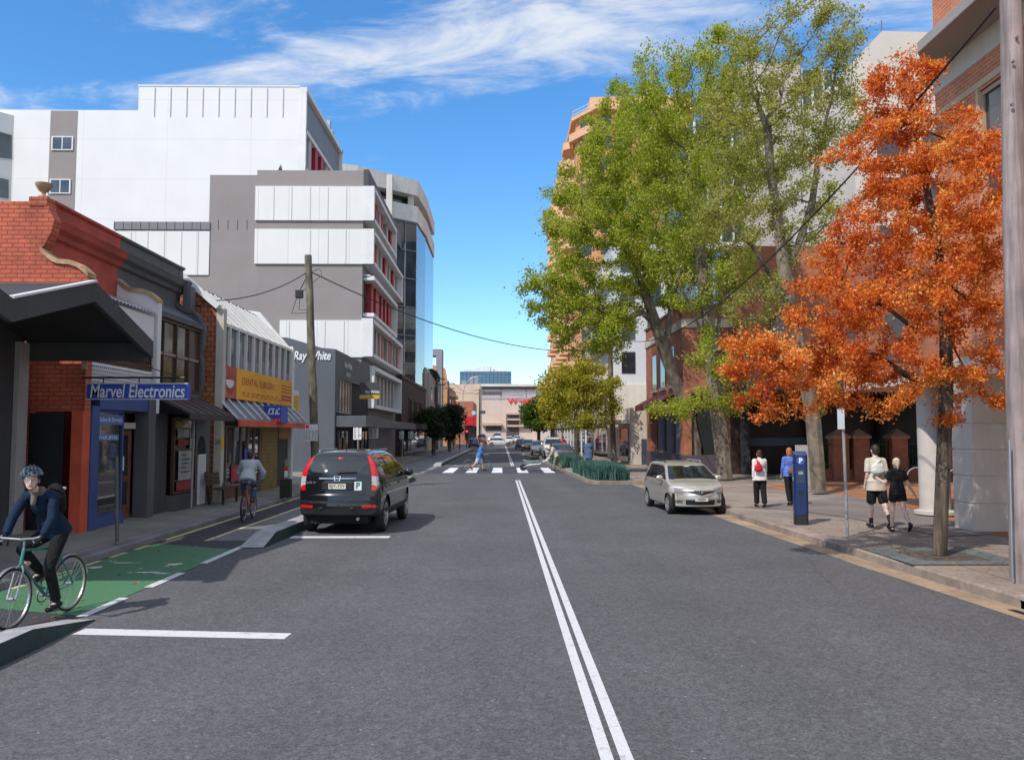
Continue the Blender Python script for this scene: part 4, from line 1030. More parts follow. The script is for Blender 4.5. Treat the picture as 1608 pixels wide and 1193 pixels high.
# street side of the tower
zt = c0.z
MB().box(XT + .01, XT + .3, YT + .3, 74.4, zt - 3.1, zt - .35).build('grey_band', m_greyclad, t)
fr = MB(); fr.box(XT, XT + .55, YT - .01, YT + .25, 15, zt); fr.box(XT, XT + .6, YT, 74.4, zt - .35, zt - .02); fr.box(XT, XT + .55, YT, 74.4, zt - 3.4, zt - 3.1); fr.box(XT, XT + .55, YT, 74.4, zt - 6.3, zt - 6.0); fr.box(XT, XT + .55, YT, 74.4, zt - 9.3, zt - 9.0); fr.box(XT, XT + .6, 74.1, 74.4, 15, zt)
fr.build('facade_frame', m_whitepaint, t, bevel=.01)
def infill(parent, x, y0, y1, z0, z1, pat, step=1.15, depth=.28):
    """window bays: g glass, w pale panel, r crimson panel"""
    y = y0; k = 0; P = {'g': MB(), 'w': MB(), 'r': MB(), 'd': MB()}
    while y < y1 - .2:
        ch = pat[k % len(pat)]; ye = min(y + step * (1.0 if ch == 'g' else .8), y1)
        if ch == 'g': P['g'].box(x - depth - .02, x - depth, y, ye, z0, z1); P['d'].box(x - depth, x - depth + .05, y, y + .06, z0, z1); P['d'].box(x - depth, x - depth + .045, y + .06, ye, z0 + (z1 - z0) * .3, z0 + (z1 - z0) * .3 + .06)
        else: P[ch].box(x - depth - .02, x - .02 + (.04 if ch == 'r' else 0), y, ye, z0, z1)
        y = ye; k += 1
    for ch, nm, m_ in (('g', 'window', m_dkglass), ('w', 'pale_panel', m_palegrey), ('r', 'crimson_panel', m_redpanel), ('d', 'window_bar', m_black)):
        if P[ch].f and ch != 'd': P[ch].each(nm, m_, parent)
        elif P[ch].f: P[ch].build(nm, m_, parent)
infill(t, XT + .45, YT + .3, 74, zt - 6.0, zt - 3.4, 'gwgrgrgw'); infill(t, XT + .45, YT + .3, 74, zt - 9.0, zt - 6.3, 'gwrgwg')
# rooftop plant
pl = MB(); rnd = random.Random(2)
for (px, py, w) in ((519, 190, .5), (523, 205, .35), (507, 185, .3)):
    q = atY(px, py, 73); pl.box(q.x - w, q.x, 72.8, 73.4, zt, q.z)
pl.each('roof_antenna', m_galv, t)

t = thing('hotel_wing', 'taupe and white hotel block with white framed bays and crimson panels on its street side', 'building', (-12, 62, 0))
YQ = 54.0; k0 = atY(571, 268, YQ); XQ = k0.x; ZQ = k0.z; YE = 71.5
xa, xb, xc = atY(330, 274, YQ).x, atY(404, 268, YQ).x, atY(180, 348, YQ).x
MB().box(xb, XQ, YQ, YE, 0, ZQ).build('wall', m_taupe, t)
MB().box(xa, xb, YQ, YE, 0, atY(360, 275, YQ).z).build('wall', m_taupe, t)
z_p = atY(250, 348, YQ).z
MB().box(xc, xa, YQ + .02, YT - .02, 0, z_p).build('wall', m_taupe, t)
wp = MB()
def pan(px0, py0, px1, py1, off=.12, mb=None):
    a, b = atY(px0, py0, YQ), atY(px1, py1, YQ); (mb or wp).box(a.x, b.x, YQ - off, YQ + .0, b.z, a.z)
pan(402, 293, 570.9, 347); pan(401, 360, 570.9, 415); pan(180, 363, 328, 432, .06)
wp.each('white_panel', m_whitefine, t)
w2 = MB(); pan(440, 503, 570.9, 561, .12, w2); w2.build('white_panel', m_whitefine, t)
gs = MB(); pan(180, 349, 330, 361, .08, gs); gs.build('grey_strip', m_greyclad, t)
fs = MB()
for k in range(11): x = xc + (xa - xc) * k / 11; z = atY(200, 361, YQ).z; fs.box(x, x + .04, YQ - .12, YQ - .08, z, z_p - .02)
for k in range(4): x = atY(342 + k * 15, 350, YQ).x; fs.box(x, x + .04, YQ - .04, YQ, atY(342, 360, YQ).z, atY(342, 345, YQ).z)
fs.each('fin', m_steel, t)
# pale joint lines on the white panels
jl = MB()
for (pxs, y0, y1) in (((430, 458, 487, 515, 544), 294, 346), ((487, 515, 543), 361, 414), ((454, 482, 510, 540), 504, 561)):
    for px in pxs: a, b = atY(px, y0, YQ - .12), atY(px, y1, YQ - .12); jl.box(a.x, a.x + .05, YQ - .135, YQ - .12, b.z, a.z)
for px in (206, 232, 258, 285, 311): a, b = atY(px, 364, YQ - .06), atY(px, 431, YQ - .06); jl.box(a.x, a.x + .05, YQ - .075, YQ - .06, b.z, a.z)
jl.each('joint', mat('pale_joint', (.47, .47, .47), .7, 0), t)
# street side
MB().box(XQ, XQ + .35, YQ - .02, YE + .5, ZQ - 1.25, ZQ + .08).build('roof_fascia', mat('dark_fascia', (.055, .055, .06), .5, .1), t, bevel=.02)
MB().box(XQ - .1, XQ + .02, YQ + .05, YE, 0, ZQ - 1.2).build('grey_facade', m_greyclad, t)
def frame(y0, y1, z0, z1, pat, proj=.75, open_near=False, z0b=None):
    f = MB(); x0, x1 = XQ + .0, XQ + proj
    f.box(x0, x1, y0, y1, z1 - .28, z1); f.box(x0, x1, y0, y1, z0, z0 + .24)
    f.box(x0, x1, y1 - .25, y1, z0 + .24, z1 - .28)
    if not open_near: f.box(x0, x1, y0 - .135, y0 + .22, z0, z1)
    f.build('white_frame', m_whitepaint, t, bevel=.012)
    infill(t, XQ + .34, y0 + .25, y1 - .28, z0 + .26, z1 - .3, pat, 1.05, .3)
zz = lambda py: atY(571, py, YQ).z
frame(YQ, 65.8, zz(347), zz(293), 'gwgrgwrg')
frame(YQ, 70.2, zz(415), zz(360), 'gwgrwgwgrw')
frame(YQ + .3, 66.5, zz(496), zz(432), 'grgrrgr', open_near=True)
frame(YQ, 70.4, zz(560), zz(500), 'gwrgwgwrg')
frame(YQ + .8, 69.8, zz(640), zz(573), 'gwgwgw')
MB().box(XQ + .02, XQ + .45, YQ + .3, 66.4, zz(434), zz(430)).build('white_ledge', m_whitepaint, t)
# planting on the roof terrace
rnd = random.Random(12)
def small_bush(name, label, cat, c, r, h, n, cols, leaf, group=None, seed=1, par=None):
    rg = np.random.default_rng(seed)
    me = leaf_mesh(name, np.array([c[0], c[1], c[2] + h / 2]) + rg.normal(0, 1, (n, 3)) * np.array([r, r, h / 2]) * .5, leaf, rg)
    me.materials.append(cols)
    return tag(from_mesh(name, me), label, cat, group)

# --- round cornered concrete and glass tower
t = thing('office_tower', 'pale concrete office tower with white floor bands and mirror glass', 'building', (-12, 90, 0))
p = [atY(520, 262, 84), atY(562, 263, 85), atY(655, 284, 90), atY(669, 310, 96.5)]
out = [(-24, 84), (p[0].x, 84), (p[1].x, 85), (p[2].x, 90), (p[3].x, 96.5), (p[3].x, 108), (-24, 108)]
ZT = p[2].z
def ringw(mb, o, z0, z1, off=0.0):
    c = Vector((-18, 97)); pts = [tuple(Vector(q) + (Vector(q) - c).normalized() * off) for q in o]
    mb.prism(pts, 'z', z0, z1); return mb
zf = lambda py: atY(655, py, 90).z
ringw(MB(), out, 0, zf(350), -.05).build('mirror_glass', m_towerglass, t)
ringw(MB(), out, zf(350), ZT, -1.3).build('recess', m_dkglass, t)
for (a, b) in ((284, 308), (325, 350)): ringw(MB(), out, zf(b), zf(a), .12).build('concrete_band', m_concrete, t)
cb = MB()
for (x, y) in ((p[2].x - .5, 90.2), (p[3].x - .6, 96.8), (p[1].x, 85.3), (-11.8, 87.4)): cb.box(x - .5, x + .1, y - .2, y + .4, zf(350), ZT - .2)
cb.each('column', m_concrete, t)
gl = MB(); d1 = Vector((p[2].x - p[1].x, 5)).normalized()
for k in range(9):
    z = zf(352) - k * 3.1
    if z > 3: gl.beam((p[1].x, 85 - .05, z), (p[2].x, 90 - .05, z), .12, .09)
for k in range(1, 5): x = p[1].x + (p[2].x - p[1].x) * k / 5; y = 85 + 5 * k / 5; gl.box(x - .05, x + .05, y - .1, y + .02, 4, zf(350))
gl.build('glazing_bar', m_steel, t)

# --- lower row further along
t = thing('brick_shop', 'low dark brick shop building just past the hotel bays', 'building', (-10, 84, 0))
m_dkbrick = brickm('dark_brown_brick', (.085, .045, .040), (.065, .035, .033), (.06, .045, .04), .24, .09, .012, .3)
MB().box(-16, -8.7, 72.2, 95.8, 0, 7.1).build('wall', m_dkbrick, t); MB().box(-16, -8.62, 72.15, 95.9, 7.1, 7.35).build('parapet', m_char, t)
for y in (78, 83, 88): wgrid(t, -8.66, y, y + 2.2, 3.6, 5.6, m_brownglass, m_darkwood, 2, .1, .1)
MB().box(-8.7, -7.0, 74, 95, 2.6, 3.1).build('awning', m_char, t); MB().box(-8.72, -8.6, 73.5, 95, .3, 2.6).build('shopfront', m_shopglass, t)
t = thing('rendered_building', 'cream rendered building with a sloping shoulder and greenery on its roof edge', 'building', (-12, 108, 0))
a, b, c = atY(622, 553, 97), atY(648, 553, 97), atY(671, 580, 97)
m_cream = mat('cream_render', (.62, .55, .46), .8, .1, .4, streak=.25)
MB().prism([(-22, 0), (c.x, 0), (c.x, c.z), (b.x, b.z), (-22, a.z)], 'y', 97, 118).build('wall', m_cream, t)
MB().box(c.x, c.x + .12, 97.3, 117.6, 4, c.z - .3).build('facade', mat('grey_facade_render', (.27, .26, .26), .7, .1, .4, streak=.3), t)
wd = MB()
for y in (101, 106, 111): wd.box(c.x + .1, c.x + .14, y, y + 1.6, 6.2, 8.2)
wd.each('window', m_dkglass, t)
t = thing('concrete_frame', 'grey concrete frame tower rising behind the cream rendered building', 'building', (-11, 125, 0))
q0, q1 = atY(655, 548, 125), atY(694, 600, 125)
fr = MB(); fr.box(q1.x - .9, q1.x, 125, 128, 0, q0.z); fr.box(q0.x, q1.x - .9, 125, 128, q0.z - 1, q0.z); fr.box(q0.x - 1, q0.x + .8, 125, 128, 0, q0.z); fr.box(q0.x - 3, q1.x - .9, 125.5, 128, 0, q1.z - 1.5)
fr.build('frame', mat('blue_grey_concrete', (.26, .28, .32), .8, .08, .3), t)
m_tan = mat('tan_brick_far', (.42, .24, .14), .85, .15, .5); m_pinkb = mat('pink_beige_render', (.55, .40, .32), .85, .1, .4); m_ltan = mat('light_tan_render', (.62, .47, .35), .85, .1, .4)
t = thing('tan_building', 'tan gabled brick building behind the dark street trees', 'building', (-9, 140, 0))
a, b, c = atY(694, 578, 135), atY(704, 596, 135), atY(719, 620, 150)
MB().prism([(-20, 0), (b.x, 0), (b.x, b.z - 1), (a.x + .5, a.z), (-20, a.z + 3)], 'y', 135, 136).build('gable_wall', mat('orange_gable', (.58, .30, .13), .85, .1), t)
MB().box(-20, b.x, 136, 158, 0, b.z - 1).build('wall', m_tan, t)
w_ = MB().box(b.x, b.x + .05, 138, 141, 5.6, 8.2); w_.box(b.x, b.x + .05, 145, 147, 5.6, 8); w_.each('window', m_dkglass, t); MB().box(b.x - .1, b.x + .9, 136.5, 150, 8.4, 8.9).build('ledge', m_concrete, t)
t = thing('brick_building', 'small red brick corner building by the traffic lights', 'building', (-8, 178, 0))
a, b = atY(726, 630, 175), atY(743, 690, 175); MB().box(a.x - 6, b.x, 175, 200, 0, a.z).build('wall', mat('far_red_brick', (.40, .15, .09), .85, .12), t)
a2, b2 = atY(730, 654, 174), atY(748, 668, 174); MB().box(a2.x, b2.x, 173.5, 175, b2.z, a2.z).build('red_sign', m_redsign, t); MB().box(a2.x, b2.x, 173.5, 175, 1, b2.z - .2).build('shopfront', m_shopglass, t)
t = thing('beige_building', 'plain cream building between the brick corner and the shopping centre', 'building', (-8, 225, 0))
a, b = atY(716, 603, 222), atY(754, 690, 222); MB().box(a.x - 12, b.x, 222, 240, 0, a.z).build('wall', m_ltan, t)
rb = MB()
for k, px in enumerate((728, 740, 748)): q = atY(px, 603, 224); rb.box(q.x - .5, q.x + .5, 224, 226, a.z, a.z + 1.2 + k * .5)
rb.each('roof_plant', m_galv, t)
# shopping centre
t = thing('shopping_centre', 'pale pink shopping centre with red lettering closing the end of the street', 'building', (5, 262, 0))
YW = 260; zw = lambda py: atY(800, py, YW).z; xw = lambda px: atY(px, 650, YW).x
MB().box(xw(752), xw(980), YW, 300, 0, zw(629)).build('wall', panelm('pink_panels', (.66, .50, .42), 6, 4, .05, .85, .06), t)
MB().box(xw(754), xw(960), YW + 3, 300, zw(629), zw(606)).build('upper_wall', panelm('grey_lilac_panels', (.40, .36, .38), 8, 2.2, .1, .6, .25), t)
MB().box(xw(752), xw(962), YW + 2, 300, zw(606), zw(602)).build('roof_edge', m_concrete, t)
dk = MB(); dk.box(xw(757), xw(788), YW + 2.9, YW + 3, zw(619), zw(614)); dk.box(xw(763), xw(788), YW - .1, YW, zw(676), zw(669)); dk.box(xw(795), xw(815), YW - .1, YW, zw(690), zw(650)); dk.box(xw(757), xw(860), YW + 2.8, YW + 3, zw(610), zw(607)); dk.each('opening', mat('far_opening', (.10, .085, .08), .8, .2), t)
lg = MB()
for py in (648, 657, 667): lg.box(xw(796), xw(830), YW - 1.2, YW - .1, zw(py + 3), zw(py))
lg.box(xw(757), xw(788), YW - 1.5, YW - .1, zw(668), zw(664)); lg.each('ledge', m_pinkb, t)
q = atY(827, 630, YW)
text_obj('lettering', 'Westfield', 2.3, mat('red_store_letters', (.75, .02, .03), .4, 0), t, (q.x, YW, q.z), RX, UZ, .3, width=12.0, bold=.03)
t = thing('glass_building', 'blue glazed office block with white rooftop plant on the skyline', 'building', (0, 345, 0))
YG = 345; a, b = atY(722, 583, YG), atY(803, 606, YG)
m_bgl = panelm('blue_curtain_wall', (.085, .17, .26), 1.6, 9, .08, .6, .16, .15, .0)
MB().box(a.x, b.x, YG, YG + 25, 0, a.z).build('curtain_wall', m_bgl, t)
pr = MB(); 
for (x0, x1, py) in ((728, 785, 579), (745, 775, 576), (758, 770, 574), (780, 797, 581)): u0, u1 = atY(x0, py, YG + 4), atY(x1, py, YG + 4); e_ = (x1 - x0) * .02; pr.box(u0.x, u1.x, YG + 4 + e_, YG + 12 - e_, a.z + .01 * e_, u0.z)
pr.each('roof_plant', m_whitepaint, t)
# ---------------------------------------------------------------- right side buildings
m_obrick = brickm('orange_brick', (0.66, 0.185, 0.075), (0.55, 0.15, 0.065), (0.55, 0.34, 0.22), 0.235, 0.086, 0.012, 0.3)
m_hbrick = brickm('heritage_brick', (0.44, 0.125, 0.055), (0.33, 0.09, 0.045), (0.30, 0.19, 0.13), 0.235, 0.086, 0.010, 0.35)
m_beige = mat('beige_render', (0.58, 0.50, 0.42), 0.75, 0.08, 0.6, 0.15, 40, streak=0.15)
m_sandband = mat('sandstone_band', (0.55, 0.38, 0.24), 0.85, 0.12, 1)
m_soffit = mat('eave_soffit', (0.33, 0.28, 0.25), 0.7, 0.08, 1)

t = thing('brick_building', 'orange brick building with a beige rusticated pier, round column and deep eave', 'building', (12, 16, 0))
w = MB(); w.box(10.0, 22, 2, 15.0, 3.85, 10.0); w.box(10.0, 22, 16.84, 18.5, 3.85, 10.0); w.box(10.0, 22, 15.0, 16.84, 3.85, 7.0); w.box(10.0, 22, 15.0, 16.84, 9.35, 10.0); w.box(10.3, 22, 15, 16.84, 7.0, 9.35)
w.build('wall', m_obrick, t)
b = MB(); b.box(9.985, 10.2, 2, 18.52, 9.42, 9.56); b.box(9.985, 10.2, 2, 15.0, 8.55, 8.70); b.box(9.985, 10.2, 16.84, 18.52, 8.55, 8.70); b.each('stone_band', m_sandband, t)
MB().box(9.98, 10.3, 2, 18.53, 9.99, 10.5).build('frieze', m_beige, t)
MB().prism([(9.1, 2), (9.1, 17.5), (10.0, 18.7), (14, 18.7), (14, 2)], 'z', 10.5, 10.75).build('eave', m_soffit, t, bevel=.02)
MB().box(9.9, 12, 2, 18.3, 10.75, 12.4).build('parapet', m_obrick, t)
f = wgrid(t, 10.1, 15.05, 16.8, 7.02, 9.33, m_dkglass, mat('tan_frame', (.42, .28, .18), .6, .1), 2, .09, .12)
# window panes face the street: flip side is fine, wgrid looks towards +X so mirror the frame onto -X
MB().box(9.97, 10.25, 16.78, 16.86, 7.0, 9.4).build('window_reveal', m_sandband, t)
sl = MB().box(10.0, 24, 14.0, 24.0, 3.42, 3.85); sl.build('slab', m_beige, t)
pz = [.1, .72, 1.30, 1.86, 2.42, 3.0, 3.42]
pp = MB()
for a, c in zip(pz, pz[1:]): pp.box(10.0, 11.6, 17.5, 18.3, a + (.015 if a > .2 else 0), c - .015)
pp.box(10.02, 11.58, 17.52, 18.28, .1, 3.42); pp.build('pier', m_beige, t, bevel=.012)
MB().lathe([(.50, .18), (.50, .26), (.365, .30), (.365, 3.42)], (11.0, 21.0, 0), 36).build('column', mat('column_paint', (.56, .50, .44), .6, .08, .8, streak=.1), t, smooth=True)
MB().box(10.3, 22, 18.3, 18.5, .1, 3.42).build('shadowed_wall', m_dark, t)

# dark undercroft building behind the fence
t = thing('arcade_building', 'dark arcaded building behind the brick and iron fence under the orange tree', 'building', (18, 38, 0))
MB().box(12.2, 32, 42.6, 46, 0, 12).build('wall', m_hbrick, t)
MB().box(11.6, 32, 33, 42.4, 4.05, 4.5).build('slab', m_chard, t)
MB().box(11.55, 32, 32.8, 33.05, 3.9, 4.6).build('slab_edge', mat('brown_fascia', (.12, .055, .035), .7, .2), t)
MB().box(11.8, 32, 42.3, 42.55, 0, 4.0).build('shopfront', mat('dark_brown_shopfront', (.045, .026, .019), .5, .4, 1.2), t)
cl = MB()
for x in (12.2, 15.6, 19.2, 23): cl.box(x, x + .35, 41.7, 42.2, 0, 4.05)
cl.each('column', m_chard, t)
MB().box(12.3, 16, 42.2, 42.28, 1.6, 2.0).build('window_sign', mat('grey_blue_sign', (.10, .14, .15), .6, .2), t)
up = MB()
for x in (14, 17, 20): up.box(x, x + 1.3, 42.5, 42.58, 6, 8.4)
up.each('window', m_dkglass, t)
# fence
t = thing('brick_fence', 'low brick fence with capped piers and dark iron railings', 'fence', (18, 37, 0))
MB().box(14.6, 25, 37.0, 37.25, .15, .62).build('low_wall', m_hbrick, t)
for px in (1319, 1351, 1411, 1498, 1580):
    x = atY(px, 700, 37).x; MB().box(x - .35, x + .35, 36.85, 37.5, .15, 2.0).build('pier', m_hbrick, t)
    cp = MB().box(x - .42, x + .42, 36.78, 37.57, 2.0, 2.1); cp.add([(x - .42, 36.78, 2.1), (x + .42, 36.78, 2.1), (x + .42, 37.57, 2.1), (x - .42, 37.57, 2.1), (x, 37.17, 2.45)], [(0, 1, 4), (1, 2, 4), (2, 3, 4), (3, 0, 4)]); cp.build('pier_cap', mat('tan_cap', (.38, .22, .14), .8, .15), t)
rl = MB(); x = 14.7
while x < 25: rl.box(x - .012, x + .012, 37.1, 37.124, .6, 1.95); x += .135
rl.box(14.6, 25, 37.09, 37.13, .75, .79); rl.box(14.6, 25, 37.09, 37.13, 1.72, 1.76); rl.build('railing', m_black, t)
hedge_spot = (14.8, 25, 37.9, 39.0)

# heritage brick building on the far corner
t = thing('heritage_building', 'two storey heritage brick corner building with cream bands and a maroon awning', 'building', (12, 48, 0))
w = MB(); w.box(9.5, 24, 43.0, 54.0, 4.3, 7.75); w.box(9.5, 24, 43.0, 54, 8.2, 8.9); w.box(9.5, 11.0, 52.6, 54, 0, 4.3); w.box(11.6, 24, 43.0, 43.4, 0, 4.3); w.box(9.5, 9.9, 43.0, 43.9, 0, 4.3)
w.build('wall', m_hbrick, t)
MB().box(9.42, 24, 42.92, 54.08, 7.75, 8.2).build('cornice', mat('cream_band', (.60, .50, .40), .8, .12, .8, streak=.3), t, bevel=.03)
MB().box(9.4, 24, 42.9, 54.1, 8.9, 9.02).build('coping', mat('brown_coping', (.20, .10, .06), .8, .15), t)
MB().box(9.47, 24, 42.97, 54.03, 0, 1.1).build('plinth', mat('plum_plinth', (.085, .06, .075), .7, .15), t)
for y in (45, 47.6, 50.2):
    MB().box(9.46, 9.52, y, y + 1.3, 4.9, 7.0).build('window', m_dkglass, t); MB().box(9.36, 9.5, y - .1, y + 1.4, 4.72, 4.88).build('sill', m_cream, t)
for x in (11, 13.6, 16.2): MB().box(x, x + 1.2, 42.95, 43.02, 5.0, 7.0).build('window', m_dkglass, t)
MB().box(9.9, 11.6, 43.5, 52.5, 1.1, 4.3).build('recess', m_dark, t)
for y in (44.6, 47.0, 49.6): MB().lathe([(.42, 1.1), (.34, 1.2), (.34, 4.1), (.42, 4.25)], (9.75, y, 0), 20).build('column', mat('purple_grey_column', (.10, .085, .095), .6, .1), t, smooth=True)
a = MB().add([(9.5, 43.5, 4.5), (9.5, 52.5, 4.5), (8.5, 52.5, 3.95), (8.5, 43.5, 3.95), (8.5, 52.5, 3.6), (8.5, 43.5, 3.6)], [(0, 1, 2, 3), (3, 2, 4, 5)]); a.build('awning', mat('maroon_awning', (.26, .045, .04), .7, .2), t)
# beige low shop
t = thing('corner_shop', 'small beige rendered shop with a blue grey door panel past the heritage corner', 'building', (10, 60, 0))
a, b = atY(990, 640, 56), atY(1018, 718, 56)
MB().box(a.x, 22, 56, 62, 0, a.z).build('wall', m_beige, t); MB().box(a.x + .25, 22, 62, 70, 0, a.z - .2).build('wall', mat('tan_shop_render', (.52, .42, .34), .8, .1), t)
MB().box(atY(1000, 0, 56).x, atY(1012, 0, 56).x, 55.95, 56, .1, atY(1000, 689, 56).z).build('door', mat('blue_grey_door', (.06, .075, .10), .5, .1), t)
MB().box(a.x - .04, a.x, 57, 61, .3, 2.6).build('shop_window', m_shopglass, t); MB().box(a.x - 1.6, a.x, 56.5, 70, 2.9, 3.15).build('awning', m_concrete, t)
t = thing('shop_row', 'row of low cream shops with street awnings behind the yellow green trees', 'building', (12, 100, 0))
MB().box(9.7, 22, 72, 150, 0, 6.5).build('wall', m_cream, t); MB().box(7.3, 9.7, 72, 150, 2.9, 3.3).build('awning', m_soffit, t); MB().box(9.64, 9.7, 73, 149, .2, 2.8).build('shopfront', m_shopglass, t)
for k in range(12): MB().box(9.6, 9.72, 76 + k * 6, 77.8 + k * 6, 4.0, 5.8).build('window', m_dkglass, t)
pc = MB()
for k in range(20): pc.box(7.4, 7.52, 73 + 4 * k, 73.12 + 4 * k, 0, 2.9)
pc.each('post', m_whitemetal, t)
# white-grey apartment block and striped office behind the plane trees
t = thing('apartment_block', 'pale grey apartment block with dark recessed windows seen through the plane tree leaves', 'building', (15, 72, 0))
MB().box(9.8, 15, 72.5, 90, 6, 19).build('wall', panelm('pale_grey_wall', (.58, .58, .57), 3.2, 3, .04, .8, .03), t)
wd, bl_ = MB(), MB()
for k in range(4):
    for x in (10.6, 12.9): wd.box(x, x + 1.2, 72.44, 72.5, 7.5 + k * 3, 9.4 + k * 3)
    bl_.box(9.0, 9.8, 73.5, 88, 7 + k * 3, 7.9 + k * 3)
wd.each('window', m_dkglass, t); bl_.each('balcony', m_cream, t)
t = thing('office_block', 'grey beige office block with blue vertical louvres behind the plane trees', 'building', (20, 66, 0))
MB().box(15.2, 19.3, 64, 80, 5, 17).build('louvre_wall', panelm('blue_louvres', (.10, .14, .22), .45, 30, .15, 3.5, .06, .4, 0), t)
MB().box(15, 19.5, 63.9, 64, 16.6, 17.2).build('parapet', m_concrete, t)
t = thing('beige_tower', 'beige office tower with dark glazed strips rising behind the green trees', 'building', (25, 75, 0))
a, b = atY(1168, 98, 70), atY(1256, 98, 70); b2 = atY(1312, 106, 70)
MB().box(a.x, b.x, 70, 85, 0, a.z).build('wall', mat('beige_precast', (.47, .41, .37), .8, .06, .3), t)
MB().box(b.x, b2.x, 70.6, 85, 0, b2.z).build('glazed_strip', m_dkglass, t)
MB().box(a.x - 4.5, a.x, 71, 85, 0, a.z - 5).build('glazed_strip', m_dkglass, t)
fi = MB()
for k in range(4): fi.box(b.x + .2 + k * .95, b.x + .32 + k * .95, 70.3, 70.6, 5, b2.z)
for k in range(4): fi.box(a.x - 4.3 + k * 1.1, a.x - 4.15 + k * 1.1, 70.7, 71, 5, a.z - 5)
fi.build('mullion', m_whitemetal, t)
t = thing('pale_tower', 'pale concrete tower with a sloping parapet behind the top of the orange tree', 'building', (24, 52, 0))
q = [atY(*p, 50) for p in ((1338, 100), (1385, 49), (1490, 55))]
MB().prism([(q[0].x, 0), (q[0].x, q[0].z), (q[1].x, q[1].z), (q[2].x + 6, q[2].z), (q[2].x + 6, 0)], 'y', 50, 62).build('wall', mat('pale_precast', (.60, .53, .46), .8, .05, .3), t)
wd = MB()
for k in range(6): wd.box(q[0].x + 1.4, q[0].x + 3.3, 49.94, 50, 4 + k * 3, 6 + k * 3); wd.box(q[0].x + 4.2, q[0].x + 5.6, 49.94, 50, 4 + k * 3, 6 + k * 3)
wd.each('window', m_dkglass, t)
MB().box(q[1].x - .03, q[1].x + .03, 50, 50.06, q[1].z, q[1].z + .7).build('aerial', m_steel, t)

# orange apartment tower
t = thing('apartment_tower', 'tall orange apartment tower with stacked balconies behind the trees', 'building', (16, 130, 0))
m_orange = mat('orange_render', (.62, .285, .13), .8, .06, .3); m_orangel = mat('pale_orange_render', (.70, .40, .225), .8, .06, .3)
c1, c2, c3 = atY(904, 190, 116), atY(936, 178, 112), atY(1000, 178, 112); zR = c1.z
c4 = atX(866, 400, c1.x); 
MB().prism([(c1.x, 178), (c1.x, 116), (c2.x, 112), (c3.x + 8, 112), (c3.x + 8, 178)], 'z', 0, zR).build('wall', m_orange, t)
zp = atY(936, 153, 114).z
MB().prism([(c2.x - .6, 114), (c3.x + 8, 113), (c3.x + 8, 150), (c2.x - .6, 150)], 'z', zR, zp).build('penthouse', m_orangel, t)
MB().prism([(c1.x - .6, 150), (c1.x - .6, 115.6), (c2.x - .2, 111), (c3.x + 8, 111), (c3.x + 8, 150)], 'z', zR - .2, zR + .3).build('roof_edge', m_orangel, t)
rl = MB()
for zz_ in (zR + .8, zR + 1.3): rl.tube([(c1.x - .4, 140, zz_), (c1.x - .4, 116, zz_), (c2.x, 111.6, zz_)], .05, 5)
rl.build('roof_rail', m_whitemetal, t)
win = MB()
bal_ = MB(); balw = MB()
for k in range(15):
    z = zR - 3.0 - 2.95 * k
    if z < 3: break
    for j in range(6):
        y = 118.5 + 8.2 * j
        bal_.prism([(c1.x, y), (c1.x - 1.5, y + 1.2), (c1.x - 1.5, y + 4.2), (c1.x, y + 5.4)], 'z', z, z + 1.05)
        balw.box(c1.x - .05, c1.x, y + .8, y + 4.4, z + 1.05, z + 2.3)
    u = Vector((c2.x - c1.x, -4, 0)); nrm = Vector((-4, -(c2.x - c1.x), 0)).normalized()
    for s0, s1 in ((.25, .75),):
        p0, p1 = Vector((c1.x, 116, 0)) + u * s0 + nrm * .05, Vector((c1.x, 116, 0)) + u * s1 + nrm * .05
        win.quad(p0 + Vector((0, 0, z + .7)), p1 + Vector((0, 0, z + .7)), p1 + Vector((0, 0, z + 2.2)), p0 + Vector((0, 0, z + 2.2)))
    for x in (c2.x + .5, c2.x + 3.2, c2.x + 6): win.box(x, x + 1.6, 111.94, 112, z + .5, z + 2.3)
bal_.each('balcony', m_orangel, t); balw.each('balcony_window', m_dkglass, t); win.each('window', m_dkglass, t)
tb = MB().prism([(c1.x - .5, 119), (c1.x - 1.0, 116), (c2.x - .3, 110.6), (c2.x + 1.4, 111.2), (c2.x + 1, 112), (c1.x, 116)], 'z', zR - 3.2, zR - 2.1); tb.build('corner_balcony', m_orangel, t)
# ---------------------------------------------------------------- trees
m_bark_plane = barkm('plane_bark', (0.25, 0.20, 0.145), (0.105, 0.08, 0.06), 3.2, 0.5, 0.4)
m_bark_dark = barkm('dark_fissured_bark', (0.15, 0.11, 0.075), (0.030, 0.022, 0.016), 9, 0.12, 1.0)
m_bark_grey = barkm('grey_brown_bark', (0.14, 0.11, 0.085), (0.06, 0.05, 0.04), 5, 0.3)
m_leaf_plane = leafm('plane_leaves', [(0.15, 0.24, 0.020), (0.31, 0.38, 0.030), (0.46, 0.48, 0.06), (0.58, 0.55, 0.17)], 0.54)
m_leaf_olive = leafm('olive_new_leaves', [(0.20, 0.22, 0.035), (0.36, 0.36, 0.07), (0.50, 0.46, 0.16)], 0.5)
m_leaf_orange = leafm('autumn_leaves', [(0.46, 0.055, 0.020), (0.70, 0.145, 0.028), (0.88, 0.35, 0.06), (0.96, 0.70, 0.26)], 0.48, 0.5, 0.9)
m_leaf_yellow = leafm('yellow_green_leaves', [(0.24, 0.26, 0.03), (0.44, 0.41, 0.04), (0.60, 0.48, 0.07)], 0.5)
m_leaf_green = leafm('mid_green_leaves', [(0.045, 0.10, 0.012), (0.085, 0.15, 0.02), (0.13, 0.19, 0.03)], 0.35)
